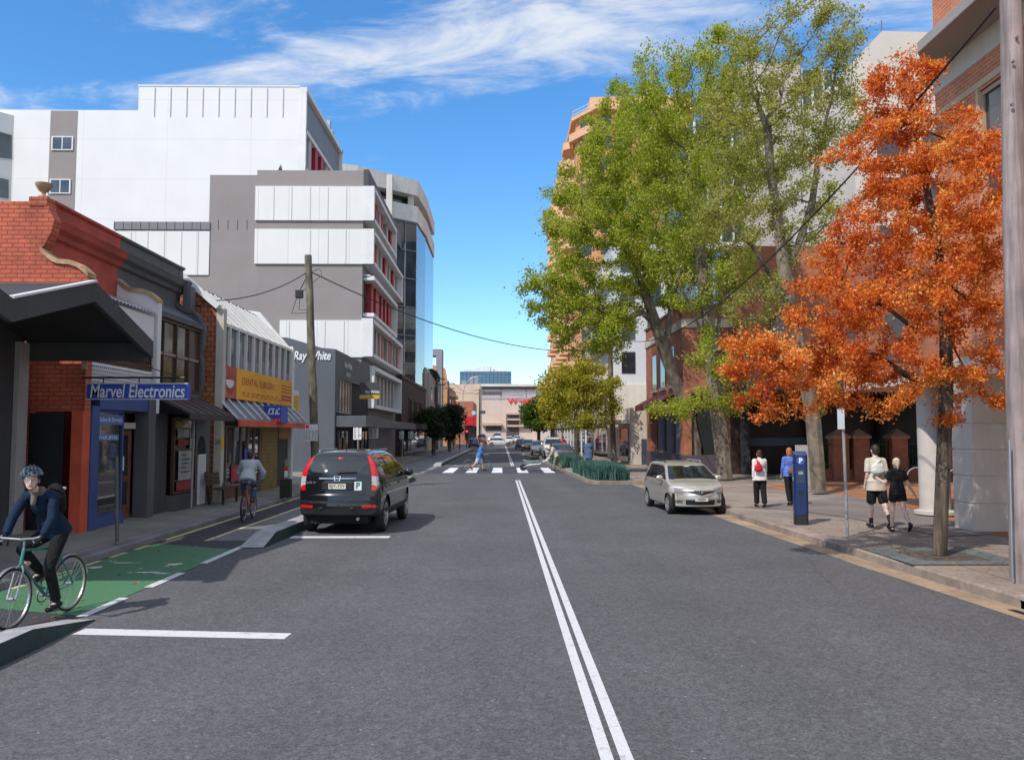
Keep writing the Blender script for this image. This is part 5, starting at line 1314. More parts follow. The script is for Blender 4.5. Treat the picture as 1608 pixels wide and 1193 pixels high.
m_leaf_dark = leafm('dark_green_leaves', [(0.014, 0.030, 0.012), (0.024, 0.048, 0.016), (0.045, 0.075, 0.02)], 0.2)
def L3(*pts):
    return [tuple(atY(px, py, Y)) for px, py, Y in pts]
PG = 'plane trees in front of the heritage building'
# plane tree with two stems leaning over the street
b = atZ(1092, 741, .2); yb = b.y
l0 = [tuple(b)] + L3((1092, 700, yb), (1083, 660, yb), (1066, 610, yb - .2), (1045, 555, yb - .6), (1030, 510, yb - 1))
l1 = L3((1008, 490, yb - 1.2), (985, 500, yb - 1.5), (955, 490, yb - 2))
l2 = L3((1010, 450, yb - 1), (985, 400, yb - .5))
l3 = L3((1055, 470, yb - 1), (1040, 420, yb))
l4 = L3((1112, 650, yb + .3), (1128, 600, yb + .6))
tree('plane_tree', 'green plane tree whose low limb reaches out over the planted kerb island', 'tree', tuple(b), [(l0, -1), (l1, 5), (l2, 5), (l3, 4), (l4, 2)],
     [plobe(945, 400, 100, 110, yb - 1, 4, 1.5), plobe(1010, 290, 95, 120, yb, 4, 1.5), plobe(872, 455, 62, 65, yb - 2, 2.2, .7), plobe(935, 520, 80, 55, yb - 2, 2.5, .8), plobe(955, 245, 60, 70, yb, 3, .6), plobe(890, 350, 48, 70, yb, 2.5, .6), plobe(838, 462, 34, 42, yb - 2, 1.6, .3), plobe(985, 190, 60, 70, yb, 2.6, .5), plobe(925, 290, 55, 75, yb, 2.6, .55), plobe(1040, 420, 70, 80, yb, 3, .6)],
     2800, .42, 3.2, .62, .34, .012, m_bark_plane, m_leaf_plane, 105000, .118, .21, 11, PG, .045, .75, .3)
# second, upright
b = atZ(1138, 752, .2); yb = b.y
l0 = [tuple(b)] + L3((1134, 700, yb), (1126, 640, yb), (1119, 568, yb), (1112, 500, yb), (1104, 434, yb))
l1 = L3((1095, 360, yb), (1085, 290, yb)); l2 = L3((1085, 480, yb - .8), (1062, 440, yb - 1.2)); l3 = L3((1130, 500, yb + .6), (1142, 440, yb + 1))
tree('plane_tree', 'tall green plane tree with a straight mottled trunk behind the silver car', 'tree', tuple(b), [(l0, -1), (l1, 5), (l2, 3), (l3, 3)],
     [plobe(1080, 300, 105, 130, yb, 4, 1.6), plobe(1065, 140, 90, 90, yb, 3.5, .55), plobe(1150, 250, 90, 120, yb + .5, 3.5, 1), plobe(1030, 205, 70, 85, yb, 3, .6), plobe(1120, 120, 70, 70, yb, 3, .45), plobe(1110, 420, 90, 80, yb, 3, .8), plobe(1060, 640, 45, 26, yb - 1.5, 1.3, .25), plobe(1140, 620, 60, 40, yb - 1, 1.8, .35), plobe(1130, 560, 70, 40, yb - 1, 1.8, .3)],
     2600, .42, 3.2, .6, .36, .011, m_bark_plane, m_leaf_plane, 74000, .108, .20, 12, PG, .04, .75, .3)
# third, nearer and thinner in leaf
b = atZ(1286, 773, .2); yb = b.y
l0 = [tuple(b)] + L3((1282, 720, yb), (1277, 660, yb), (1268, 605, yb), (1252, 545, yb), (1240, 490, yb), (1232, 430, yb))
l1 = L3((1222, 350, yb), (1210, 270, yb), (1205, 200, yb)); l2 = L3((1215, 440, yb - .5), (1180, 385, yb - .6), (1140, 350, yb - .6), (1110, 330, yb - .6)); l3 = L3((1255, 380, yb + .3), (1275, 320, yb + .5), (1285, 250, yb + .5))
tree('plane_tree', 'slender plane tree with sparse new leaves and a pale trunk beside the blue parking meter', 'tree', tuple(b), [(l0, -1), (l1, 6), (l2, 5), (l3, 6)],
     [plobe(1215, 200, 75, 120, yb, 3, 1), plobe(1290, 160, 60, 120, yb, 2.5, .7), plobe(1255, 55, 75, 70, yb, 2.5, .6), plobe(1150, 340, 70, 70, yb, 2.5, .7), plobe(1260, 330, 60, 90, yb, 2.5, .7), plobe(1330, 70, 40, 60, yb, 1.5, .25), plobe(1165, 110, 60, 80, yb, 2.4, .45), plobe(1330, 200, 40, 80, yb, 2, .25), plobe(1150, 210, 60, 90, yb, 2.5, .5), plobe(1180, 470, 60, 60, yb, 2, .35), plobe(1290, 610, 40, 22, yb + 1, 1.2, .2)],
     2300, .32, 2.6, .48, .27, .008, m_bark_plane, m_leaf_olive, 38000, .09, .15, 13, PG, .028, .7, .3)
# autumn tree
b = atZ(1476, 871, .16); yb = b.y
l0 = [tuple(b)] + L3((1478, 800, yb), (1481, 730, yb), (1484, 660, yb), (1486, 590, yb), (1485, 520, yb), (1480, 440, yb))
l1 = L3((1468, 360, yb), (1452, 280, yb), (1435, 200, yb)); l2 = L3((1440, 520, yb - .3), (1390, 480, yb - .4), (1330, 460, yb - .5)); l3 = L3((1440, 600, yb - .2), (1380, 560, yb - .3), (1300, 545, yb - .3), (1230, 545, yb - .3))
l4 = L3((1520, 470, yb + .2), (1550, 420, yb + .3)); l5 = L3((1520, 590, yb + .2), (1552, 570, yb + .2))
tree('autumn_tree', 'orange autumn tree in a slate edged pit beside the timber pole', 'tree', tuple(b), [(l0, -1), (l1, 6), (l2, 5), (l3, 4), (l4, 6), (l5, 5)],
     [plobe(1405, 150, 72, 80, yb, .9, .8), plobe(1400, 235, 75, 80, yb, 1.1, .9), plobe(1470, 230, 70, 70, yb, 1.0, .7), plobe(1440, 340, 110, 90, yb, 1.4, 1.4), plobe(1535, 320, 55, 130, yb, 1.0, 1.0), plobe(1565, 450, 34, 80, yb, .7, .35), plobe(1570, 250, 26, 50, yb, .6, .2), plobe(1490, 300, 70, 100, yb - .3, 1.1, .9), plobe(1380, 330, 60, 70, yb - .2, 1.0, .6), plobe(1450, 430, 90, 70, yb - .4, 1.2, .9), plobe(1340, 540, 70, 50, yb - .4, 1.0, .7), plobe(1330, 390, 60, 60, yb, 1.0, .5), plobe(1300, 480, 85, 60, yb - .2, 1.2, 1.0), plobe(1400, 480, 95, 75, yb - .2, 1.3, 1.1), plobe(1210, 560, 68, 50, yb - .3, .9, .65), plobe(1170, 540, 40, 30, yb - .3, .5, .15), plobe(1205, 632, 50, 40, yb - .3, .6, .5), plobe(1265, 640, 50, 28, yb - .3, .6, .3), plobe(1575, 640, 20, 34, yb, .4, .15), plobe(1578, 210, 22, 60, yb, .5, .2), plobe(1160, 585, 34, 34, yb - .3, .5, .2), plobe(1290, 580, 90, 55, yb - .3, 1.1, .8), plobe(1400, 590, 80, 55, yb - .3, 1.1, .7), plobe(1515, 480, 65, 80, yb, 1.0, .7), plobe(1500, 590, 50, 55, yb, .8, .5), plobe(1550, 600, 32, 50, yb, .5, .25), plobe(1490, 655, 36, 24, yb, .5, .2), plobe(1380, 640, 50, 22, yb - .3, .6, .2), plobe(1290, 250, 16, 24, yb, .3, .05), plobe(1455, 110, 30, 40, yb, .5, .15), plobe(1352, 240, 30, 50, yb, .5, .2)],
     3300, .13, 1.2, .20, .118, .0042, m_bark_dark, m_leaf_orange, 92000, .060, .075, 21, None, .016, .5, .5)
# smaller street trees
def small_tree(name, label, px, py, Y, lobes, r0, barkm_, lm, nl, leaf, sp, seed, group=None, natt=500, step=.35):
    b = atZ(px, py, .15); b = Vector((ray(px, 681).x / ray(px, 681).y * Y, Y, .13)); top = atY(px, lobes[0][1], Y)
    l0 = [tuple(b), tuple(b.lerp(top, .3)), tuple(b.lerp(top, .6)), tuple(b.lerp(top, .9))]
    return tree(name, label, 'tree', tuple(b), [(l0, -1)], [plobe(a, c, d, e, Y, f, w) for a, c, d, e, f, w in lobes], natt, step, 3.0, .5, r0, .012, barkm_, lm, nl, leaf, sp, seed, group, .05, .7, .3)
small_tree('street_tree', 'yellow green street tree growing beside the dense planting on the kerb island', 905, 715, 55, [(895, 625, 52, 42, 2.2, 1), (935, 610, 40, 44, 2, .8), (870, 605, 34, 34, 1.6, .6), (905, 585, 44, 30, 2, .7), (915, 655, 45, 25, 2, .6), (950, 640, 24, 36, 1.4, .4)], .16, m_bark_grey, m_leaf_yellow, 17000, .15, .26, 31)
small_tree('street_tree', 'round green street tree further along in front of the shopping centre', 846, 700, 98, [(838, 652, 23, 24, 2.2, 1), (855, 645, 22, 30, 2.2, .8)], .2, m_bark_grey, m_leaf_green, 9000, .26, .3, 32, None, 260, .5)
small_tree('street_tree', 'olive street tree standing behind the parked cars', 868, 700, 80, [(868, 640, 24, 32, 2, 1), (885, 625, 22, 34, 2, .8)], .18, m_bark_grey, m_leaf_yellow, 9000, .2, .25, 33, None, 260, .45)
small_tree('street_tree', 'dark leafy street tree in front of the brown brick shop', 681, 716, 80, [(682, 655, 15, 17, 1.4, 1), (668, 668, 15, 13, 1.3, .7), (690, 672, 12, 14, 1.2, .5), (660, 655, 8, 9, .8, .2)], .2, m_bark_grey, m_leaf_dark, 7000, .22, .3, 34, 'dark trees on the left footpath', 260, .4)
small_tree('street_tree', 'dark rounded street tree beside the red traffic lights', 706, 712, 98, [(708, 648, 18, 14, 1.8, 1), (718, 664, 12, 16, 1.5, .6), (696, 668, 16, 14, 1.6, .6), (706, 680, 14, 9, 1.2, .3)], .2, m_bark_grey, m_leaf_dark, 8000, .26, .34, 35, 'dark trees on the left footpath', 300, .45)
# greenery on roof edges
def leaf_clump(name, label, cat, c, r, n, lm, leaf, seed, group=None, kind=None):
    rg = np.random.default_rng(seed); v = rg.normal(0, 1, (n, 3)); v /= np.linalg.norm(v, axis=1)[:, None]
    pts = v * np.array(r) * rg.uniform(.2, 1, (n, 1)) ** .5
    me = leaf_mesh(name, pts, leaf, rg); me.materials.append(lm); o = from_mesh(name, me); o.location = c
    return tag(o, label, cat, group, kind)
q = atY(686, 592, 105); leaf_clump('roof_plant', 'trailing greenery along the roof edge of the cream rendered building', 'plant', (-8.75, 108, 9.75), (.5, 8, .7), 2200, m_leaf_dark, .25, 41)
q = atY(581, 268, 57); leaf_clump('roof_shrub', 'low green shrub on the flat roof of the taupe hotel wing', 'plant', (XQ - .6, 57, ZQ + .25), (.5, 1, .4), 400, m_leaf_dark, .12, 42)
q = atY(441, 262, 58); leaf_clump('conifer', 'thin dark conifer standing alone on the taupe hotel roof', 'plant', (q.x, 58, ZQ + .75), (.16, .16, .95), 500, m_leaf_dark, .1, 43)
for k, px in enumerate((500, 512, 478)):
    q = atY(px, 250, 62 + k); leaf_clump('conifer', 'small dark conifer in front of the framed hotel tower windows', 'plant', (q.x - .4, 60 - .8 * k, ZQ + .7), (.25, .25, .9), 400, m_leaf_dark, .12, 44 + k, 'conifers on the hotel roof')
# hedge behind the iron fence
rg = np.random.default_rng(5); x0, x1, y0, y1 = hedge_spot
pts = np.stack([rg.uniform(x0, x1, 9000), rg.uniform(y0, y1, 9000), rg.uniform(.2, 1.75, 9000)], 1)
me = leaf_mesh('hedge', pts - np.array([(x0 + x1) / 2, (y0 + y1) / 2, 0]), .13, rg); me.materials.append(m_leaf_green)
h = from_mesh('hedge', me); h.location = ((x0 + x1) / 2, (y0 + y1) / 2, 0); tag(h, 'clipped green hedge behind the dark iron railings', 'hedge')
# planted kerb island: kerb, soil and two beds of blue-green grasses
isl = [atZ(*q, 0) for q in ((868, 733), (893, 744), (925, 757), (993, 757), (1000, 752))]
ip = [(p.x, p.y) for p in isl]
ip = [(3.15, 66), (3.35, 56), (3.5, 50), (3.62, 45), (3.80, 38), (3.98, 36.6), (4.3, 36.2), (6.2, 36.3), (6.2, 66)]
m = MB()
def inset(poly, d):
    c = Vector((5.2, 50)); return [tuple(Vector(p) + (c - Vector(p)).normalized() * d) for p in poly]
ii = inset(ip, .22); n = len(ip)
for k in range(n - 2):
    a, b_ = ip[k], ip[k + 1]; c_, d_ = ii[k], ii[k + 1]
    m.quad((*a, 0), (*b_, 0), (*b_, .15), (*a, .15)); m.quad((*a, .15), (*b_, .15), (*d_, .15), (*c_, .15))
struct(m.build('kerb', m_kerb_r))
m_pavers = flatbrick('grey_pavers', (.32, .30, .28), (.26, .25, .23), (.14, .13, .12), .3, .3, .012)
sheet('pavement', ii[:7] + [(6.3, 36.5), (6.3, 66)], .146, m_pavers)
def grassm(name, cols):
    return leafm(name, cols, .25, .5, 1.5)
m_tuft = grassm('blue_green_grass', [(.018, .065, .060), (.045, .125, .105), (.10, .215, .175), (.21, .33, .26)])
def grass_bed(label, poly, n, hmin, hmax, seed):
    rg = np.random.default_rng(seed); xs = [p[0] for p in poly]; ys = [p[1] for p in poly]; c = np.array([np.mean(xs), np.mean(ys)])
    pts = []
    def inside(x, y):
        r = False
        for (a, b_), (c_, d_) in zip(poly, poly[1:] + poly[:1]):
            if (b_ > y) != (d_ > y) and x < (c_ - a) * (y - b_) / (d_ - b_) + a: r = not r
        return r
    tuft = [(rg.uniform(min(xs), max(xs)), rg.uniform(min(ys), max(ys))) for _ in range(420)]
    tuft = [q for q in tuft if inside(*q)]
    V = []; F = []
    for i in range(n):
        tx, ty = tuft[rg.integers(len(tuft))]; x, y = tx + rg.normal(0, .09), ty + rg.normal(0, .09)
        h = rg.uniform(hmin, hmax); a = rg.uniform(0, 2 * math.pi); lean = rg.uniform(.05, .42); w = rg.uniform(.012, .022)
        dx, dy = math.cos(a), math.sin(a); sx, sy = -dy * w, dx * w
        o = len(V)
        for s, ww in ((0, 1), (.55, .8), (1.0, .05)):
            ox, oy, oz = dx * lean * s * s * h * 1.2, dy * lean * s * s * h * 1.2, h * (s - .25 * lean * s * s)
            V += [(x + ox - sx * ww - c[0], y + oy - sy * ww - c[1], oz), (x + ox + sx * ww - c[0], y + oy + sy * ww - c[1], oz)]
        F += [(o, o + 1, o + 3, o + 2), (o + 2, o + 3, o + 5, o + 4)]
    me = bpy.data.meshes.new('grass'); me.from_pydata(V, [], F); me.materials.append(m_tuft)
    o = from_mesh('grass', me); o.location = (c[0], c[1], .17)
    return tag(o, label, 'grass', 'planted beds on the kerb island', 'stuff')
b1 = [(3.95, 45), (4.05, 38), (4.3, 36.7), (5.6, 36.7), (5.65, 45)]; b2 = [(3.55, 59), (3.75, 50.4), (4.95, 50.4), (4.95, 59)]
for k, bb in enumerate((b1, b2)): sheet('soil', bb, .155, MATS['gravelly_soil'])
grass_bed('thick blue green grasses in the nearer bed of the kerb island', b1, 16000, .35, .75, 3)
grass_bed('blue green grasses in the bed behind the person in denim', b2, 12000, .4, .8, 4)
# ---------------------------------------------------------------- cars
def carpaint(name, col, metal=0.35, rough=0.28):
    if name in MATS: return MATS[name]
    t = NT(name); p = t.new('ShaderNodeTexCoord').outputs['Object']
    n = t.noise(p, 600, 2); n2 = t.noise(p, 1.4, 4)
    t.link(t.mixc(1.0, col, t.mul(t.rng(n, .3, .7, .92, 1.08), t.rng(n2, .3, .7, .93, 1.05)), 'MULTIPLY'), t.b.inputs['Base Color'])
    t.link(t.rng(n2, .35, .7, rough - .05, rough + .1), t.b.inputs['Roughness'])
    t.b.inputs['Metallic'].default_value = metal; t.b.inputs['Coat Weight'].default_value = 0.9; t.b.inputs['Coat Roughness'].default_value = 0.05
    MATS[name] = t.m; return t.m
m_carglass = glassm('car_glass', (0.012, 0.014, 0.014), 0.02, 0.0, 0.8)
m_tyre = mat('tyre_rubber', (0.018, 0.018, 0.018), 0.85, 0.15, 8)
m_rim = mat('alloy_rim', (0.50, 0.48, 0.45), 0.35, 0.06, 5, metal=0.7)
m_chrome = mat('chrome', (0.75, 0.75, 0.76), 0.12, 0.0, metal=1.0)
m_redlamp = mat('red_lamp', (0.62, 0.008, 0.012), 0.15, 0.06, 30, coat=1.0)
m_clearlamp = mat('clear_lamp', (0.50, 0.46, 0.44), 0.12, 0.1, 25, coat=1.0)
m_amber = mat('amber_lamp', (0.65, 0.20, 0.03), 0.15, 0.05, 20, coat=1.0)
m_trim = mat('black_trim', (0.014, 0.014, 0.015), 0.55, 0.1, 6)
m_plate = mat('number_plate', (0.66, 0.64, 0.52), 0.5, 0.03, 5)
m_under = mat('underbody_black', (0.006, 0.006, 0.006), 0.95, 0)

def sm_interp(x, pts, w):
    xs, ys = zip(*pts); d = np.linspace(-w, w, 9); return np.mean([np.interp(x + k, xs, ys) for k in d], axis=0)
class Shell:
    def __init__(s, S, ny, nv):
        L = S['L'] / 2
        u = np.linspace(-1, 1, ny); y = np.sign(u) * (1 - (1 - np.abs(u)) ** 1.35) * L      # closer stations near the ends
        zt, zb, Wd = sm_interp(y, S['zt'], .02), sm_interp(y, S['zb'], .02), sm_interp(y, S['W'], .03)
        P = np.zeros((ny, nv, 3))
        for i in range(ny):
            h = max(zt[i] - zb[i], .02); n0 = 60
            zz = zb[i] + h * np.linspace(0, 1, n0); T = sm_interp(zz, S['T'], .03)
            side = np.stack([Wd[i] * T, zz], 1)
            bot = np.stack([np.linspace(0, side[0, 0], 14)[:-1], np.full(13, zb[i])], 1)
            xt = np.linspace(side[-1, 0], 0, 40)[1:]
            top = np.stack([xt, zt[i] + S.get('crown', .035) * (1 - (xt / max(side[-1, 0], .01)) ** 2)], 1)
            poly = np.concatenate([bot, side, top])
            def resample(p, n):
                d = np.concatenate([[0], np.cumsum(np.linalg.norm(np.diff(p, axis=0), axis=1))]); q = np.linspace(0, d[-1], n)
                return np.stack([np.interp(q, d, p[:, 0]), np.interp(q, d, p[:, 1])], 1)
            poly = resample(poly, 240); k = max(1, int(S.get('round', .07) / (sum(np.linalg.norm(np.diff(poly, axis=0), axis=1)) / 240)))
            pad = np.concatenate([np.repeat(poly[:1], k, 0), poly, np.repeat(poly[-1:], k, 0)]); ker = np.ones(2 * k + 1) / (2 * k + 1)
            sm = np.stack([np.convolve(pad[:, c], ker, 'valid') for c in (0, 1)], 1); sm[0, 0] = 0; sm[-1, 0] = 0
            sm = resample(sm, nv)
            fx = sm[:, 0] / max(Wd[i], .01); sh = np.interp(y[i], [-L, -L + .5, L - .9, L], [S['bow_r'], 0, 0, -S['bow_f']]) * fx ** 2
            P[i] = np.stack([sm[:, 0], y[i] + sh, sm[:, 1]], 1)
        def endcap(row, d):
            zm = row[:, 2].mean(); out = []
            for k in range(9):
                f = 1 - (k / 8.0); r = row.copy(); r[:, 2] = zm + (row[:, 2] - zm) * f; r[:, 1] += d * .012 * math.sin(math.pi * .5 * (1 - f)); out.append(r)
            return out[1:]
        P = np.concatenate([np.array(endcap(P[0], -1)[::-1]), P, np.array(endcap(P[-1], 1))]); ny = len(P)
        s.P = P; s.S = S; s.ny, s.nv = ny, nv
        Q = np.concatenate([P, P[:, ::-1][:, 1:] * np.array([-1, 1, 1])], 1)            # the other half
        s.V = Q.reshape(-1, 3); m = Q.shape[1]
        i, j = np.meshgrid(np.arange(ny - 1), np.arange(m - 1), indexing='ij'); a = (i * m + j).ravel()
        s.F = np.stack([a, a + 1, a + m + 1, a + m], 1)
        v = s.V[s.F]; s.C = v.mean(1); n = np.cross(v[:, 2] - v[:, 0], v[:, 3] - v[:, 1]); s.N = n / (np.linalg.norm(n, axis=1)[:, None] + 1e-12)
        cen = np.array([0, 0, .7]); fl = np.einsum('ij,ij->i', s.N, s.C - cen) < 0; s.F[fl] = s.F[fl][:, ::-1]; s.N[fl] *= -1
        s.left = np.ones(len(s.F), bool)
    def w(s, y, z):
        return sm_interp(y, s.S['W'], .03) * sm_interp(z, s.S['T'], .03)
    def take(s, mask, name, m_, parent, off=0.0, local=True):
        mask = mask & s.left; s.left &= ~mask
        return s.emit(mask, name, m_, parent, off)
    def emit(s, mask, name, m_, parent, off=0.0):
        F = s.F[mask]
        if len(F) == 0: return None
        ids, inv = np.unique(F, return_inverse=True); V = s.V[ids].copy()
        if off:
            nn = np.zeros_like(V); np.add.at(nn, inv.reshape(F.shape).ravel(), np.repeat(s.N[mask], 4, 0)); V += off * nn / (np.linalg.norm(nn, axis=1)[:, None] + 1e-9)
        me = bpy.data.meshes.new(name); me.from_pydata(V.tolist(), [], inv.reshape(F.shape).tolist()); me.materials.append(m_)
        me.polygons.foreach_set('use_smooth', [True] * len(me.polygons))
        o = from_mesh(name, me, parent); return o
def wheels(t, S, n=28, spokes=5):
    r, wd = S['wr'], .2
    for y in (S['yr'], S['yf']):
        for sx in (-1, 1):
            x = sx * (S['track'] / 2)
            ty = MB().lathe([(r * .64, -wd / 2 + .01), (r * .72, -wd / 2), (r * .93, -wd / 2 + .005), (r, -wd / 2 + .04), (r, wd / 2 - .04), (r * .93, wd / 2 - .005), (r * .72, wd / 2), (r * .64, wd / 2 - .01)], (x, y, r), n, 'x', open_=True)
            o = ty.build('wheel', m_tyre, t, smooth=True, local=True)
            rm = MB(); xo = x + sx * (wd / 2 - .012)
            rm.lathe([(r * .62, -.03), (r * .67, .0), (r * .67, .012), (r * .60, .012), (r * .58, -.03)], (xo, y, r), n, 'x', open_=True)
            for k in range(spokes):
                a = 2 * math.pi * k / spokes + .3
                rm.beam((xo - sx * .01, y + math.cos(a) * r * .1, r + math.sin(a) * r * .1), (xo, y + math.cos(a) * r * .62, r + math.sin(a) * r * .62), .05 if n > 16 else .06, .03, up=(1, 0, 0))
            rm.lathe([(0, -.02), (r * .16, -.02), (r * .14, .012), (0, .014)], (xo, y, r), 12, 'x')
            rm.build('rim', m_rim, o, local=True)
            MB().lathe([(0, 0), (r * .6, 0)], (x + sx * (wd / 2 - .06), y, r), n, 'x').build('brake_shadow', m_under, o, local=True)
def finish(t, S, sh, paint):
    C = sh.C
    arch = np.zeros(len(C), bool)
    for y in (S['yr'], S['yf']): arch |= ((C[:, 1] - y) ** 2 + (C[:, 2] - S['wr']) ** 2 < (S['wr'] * 1.14) ** 2) & (np.abs(C[:, 0]) > .5)
    sh.left &= ~arch
    sh.emit(sh.left, 'body', paint, t)
    MB().box(-.62, .62, -S['L'] / 2 + .25, S['L'] / 2 - .3, .22, .62).build('underbody', m_under, t, local=True)
    inn = MB()
    for y in (S['yr'], S['yf']):
        inn.box(-S['track'] / 2 - .02, S['track'] / 2 + .02, y - S['wr'] * 1.12, y + S['wr'] * 1.12, S['wr'] * 1.1, S['wr'] * 2.12)
    inn.build('wheel_arch', m_under, t, local=True)
def mirror(t, S, y, z, paint, sx):
    w = float(np.interp(y, *zip(*S['W']))) * float(np.interp(z, *zip(*S['T'])))
    m = MB().ell((sx * (w + .12), y, z + .04), (.115, .065, .085), nu=14, nv=9); m.beam((sx * (w - .03), y + .02, z - .02), (sx * (w + .06), y, z), .05, .04)
    o = m.build('mirror', paint, t, smooth=True, local=True); return o

# --- black SUV, seen from behind
SUV = dict(L=4.53, zt=[(-2.265, .58), (-2.262, .70), (-2.245, .775), (-2.20, .80), (-2.185, 1.05), (-2.14, 1.21), (-2.0, 1.44), (-1.90, 1.57), (-1.80, 1.625), (-1.5, 1.655), (-.5, 1.67), (.2, 1.64), (.45, 1.58), (1.1, 1.14), (1.25, 1.10), (1.9, 1.0), (2.15, .88), (2.25, .72), (2.265, .6)],
           zb=[(-2.265, .52), (-2.25, .42), (-2.1, .38), (-1.7, .33), (1.8, .31), (2.1, .36), (2.265, .5)],
           W=[(-2.265, .70), (-2.2, .82), (-2.0, .88), (-1.4, .908), (1.3, .908), (1.9, .87), (2.15, .78), (2.265, .6)],
           T=[(.2, .90), (.36, .96), (.55, .995), (.8, 1.0), (1.0, .99), (1.12, .97), (1.22, .935), (1.4, .83), (1.53, .735), (1.60, .67), (1.67, .59)],
           bow_r=.17, bow_f=.25, wr=.36, yr=-1.33, yf=1.29, track=1.56, round=.085, crown=.03)
def build_suv(t):
    S = SUV; sh = Shell(S, 330, 170); C, N = sh.C, sh.N; x, y, z = np.abs(C[:, 0]), C[:, 1], C[:, 2]; paint = carpaint('black_car_paint', (.010, .010, .013), .2, .22); wz = sh.w(y, z)
    back = N[:, 1] < -.25
    lampw = np.interp(z, [.9, 1.18, 1.6], [.145, .125, .055])
    lamp = (x > wz - lampw) & (y < -1.72 - .10 * (z - 1.6)) & (y < -1.70) & (z > .90) & (z < 1.56) & (N[:, 2] < .8)
    sl = np.interp(z, [.9, 1.2, 1.6], [-2.02, -1.97, -1.73]); lamp &= y < sl
    for sgn in (-1, 1):
        s = np.sign(C[:, 0]) == sgn
        sh.take(lamp & s & ((z > 1.17) | (z < .975)), 'tail_light', m_redlamp, t, .012)
        sh.take(lamp & s, 'reversing_light', m_clearlamp, t, .010)
    sh.take(back & (z > 1.21) & (z < 1.555) & (x < wz - lampw - .015) & (y < -1.75), 'rear_window', m_carglass, t, .004)
    dark = (z < .47) | ((z < .56) & (y < -2.1) & (z < .52))
    side = (np.abs(N[:, 0]) > .35) & (z > 1.15) & (z < np.minimum(1.565, sm_interp(y, S['zt'], .02) - .075)) & (y > -1.62 + .9 * np.maximum(z - 1.3, 0) + 2.2 * np.maximum(1.24 - z, 0) ** 1.0) & (y < 1.02)
    for sgn in (-1, 1):
        s = np.sign(C[:, 0]) == sgn
        for (a, b) in ((-2, -.86), (-.80, .22), (.28, 1.02)): sh.take(side & s & (y > a) & (y < b), 'side_window', m_carglass, t, -.004)
        sh.take(side & s, 'pillar_trim', m_trim, t)
    sh.take((y > .44) & (y < 1.12) & (z > 1.13) & (N[:, 2] > .2) & (x < wz - .06), 'windscreen', m_carglass, t, -.003)
    ref = (y < -2.0) & (z > .545) & (z < .60) & (x > .52) & (x < .80)
    for sgn in (-1, 1): sh.take(ref & (np.sign(C[:, 0]) == sgn), 'reflector', m_redlamp, t, .006)
    sh.take((y < -2.0) & (z > .645) & (z < .685), 'bumper_groove', m_trim, t, -.004)
    sh.take((y < -1.95) & (z < .53), 'rear_skirt', m_trim, t)
    sh.take((z < .49), 'sill', m_trim, t)
    finish(t, S, sh, paint); wheels(t, S)
    MB().box(-.40, .40, -2.205, -2.16, 1.11, 1.15).build('chrome_strip', m_chrome, t, bevel=.01, local=True)
    em = MB(); 
    for sx in (-1, 1): em.beam((sx * .05, -2.215, 1.085), (sx * .065, -2.205, 1.18), .018, .02)
    em.beam((-.05, -2.212, 1.13), (.05, -2.212, 1.13), .02, .02); em.beam((-.06, -2.208, 1.18), (.06, -2.208, 1.18), .012, .012); em.beam((-.05, -2.215, 1.085), (.05, -2.215, 1.085), .012, .012)
    em.build('emblem', m_chrome, t, local=True)
    MB().box(-.33, .33, -2.214, -2.18, .90, 1.06).build('plate_recess', m_trim, t, bevel=.01, local=True)
    p = MB().box(-.186, .186, -2.228, -2.212, .925, 1.03).build('number_plate', m_plate, t, local=True)
    text_obj('lettering', 'BJY-73Y', .095, m_ink, p, (0, -2.229, .978), RX, UZ, .001, width=.33, local=True, bold=.01)
    p = MB().box(.37, .52, -2.228, -2.18, .90, 1.07).build('provisional_plate', m_whitesign, t, local=True)
    text_obj('lettering', 'P', .16, mat('green_letter', (.0, .19, .13), .5, 0), p, (.445, -2.229, .988), RX, UZ, .001, width=.085, local=True, bold=.04)
    text_obj('badge', 'CR-V', .055, m_chrome, t, (-.57, -2.175, 1.05), RX, UZ, .012, width=.20, local=True, shear=.2)
    wi = MB(); wi.tube([(.02, -2.15, 1.235), (.05, -2.17, 1.255), (.40, -2.13, 1.265)], [.03, .02, .012], 8); wi.ell((.02, -2.15, 1.24), (.05, .03, .035)); wi.build('rear_wiper', m_trim, t, local=True)
    MB().ell((0, -1.945, 1.52), (.075, .03, .028)).build('brake_light', m_redlamp, t, smooth=True, local=True)
    for sx in (-1, 1):
        MB().tube([(sx * .60, -1.45, 1.63), (sx * .605, -1.38, 1.68), (sx * .605, .1, 1.685), (sx * .60, .2, 1.645)], .016, 8).build('roof_rail', m_galv, t, local=True)
        for yy in (-.95, .12): MB().box(sx * .905 - .015, sx * .905 + .015, yy - .12, yy + .1, .93, .965).build('door_handle', paint, t, bevel=.008, local=True)
        mirror(t, S, .88, 1.10, paint, sx)
    sm = MB()
    for xx in (-.33, -.11, .11, .33): sm.ell((xx, -2.255, .545), (.055, .015, .018))
    sm.build('bumper_sensor', m_trim, t, local=True)
    MB().cyl((.45, -2.15, .33), (.45, -2.24, .33), .03, .03, 12).build('exhaust', m_steel, t, local=True)
    MB().lathe([(0, 0), (.065, 0), (.06, .01), (0, .012)], (0.893, -1.72, .90), 16, 'x').build('fuel_flap', paint, t, local=True)
    MB().tube([(0, -1.4, 1.69), (0, -1.52, 1.80)], .008, 5).build('aerial', m_trim, t, local=True)
lr = atZ(500, 832); rr = atZ(606, 830)
suv = thing('parked_car', 'shiny black SUV with tall red tail lights parked against the lane separator', 'car', (-3.44, 20.42, 0), R(-3.2))
build_suv(suv); suv.scale = (1.03, 1.02, 1.085)

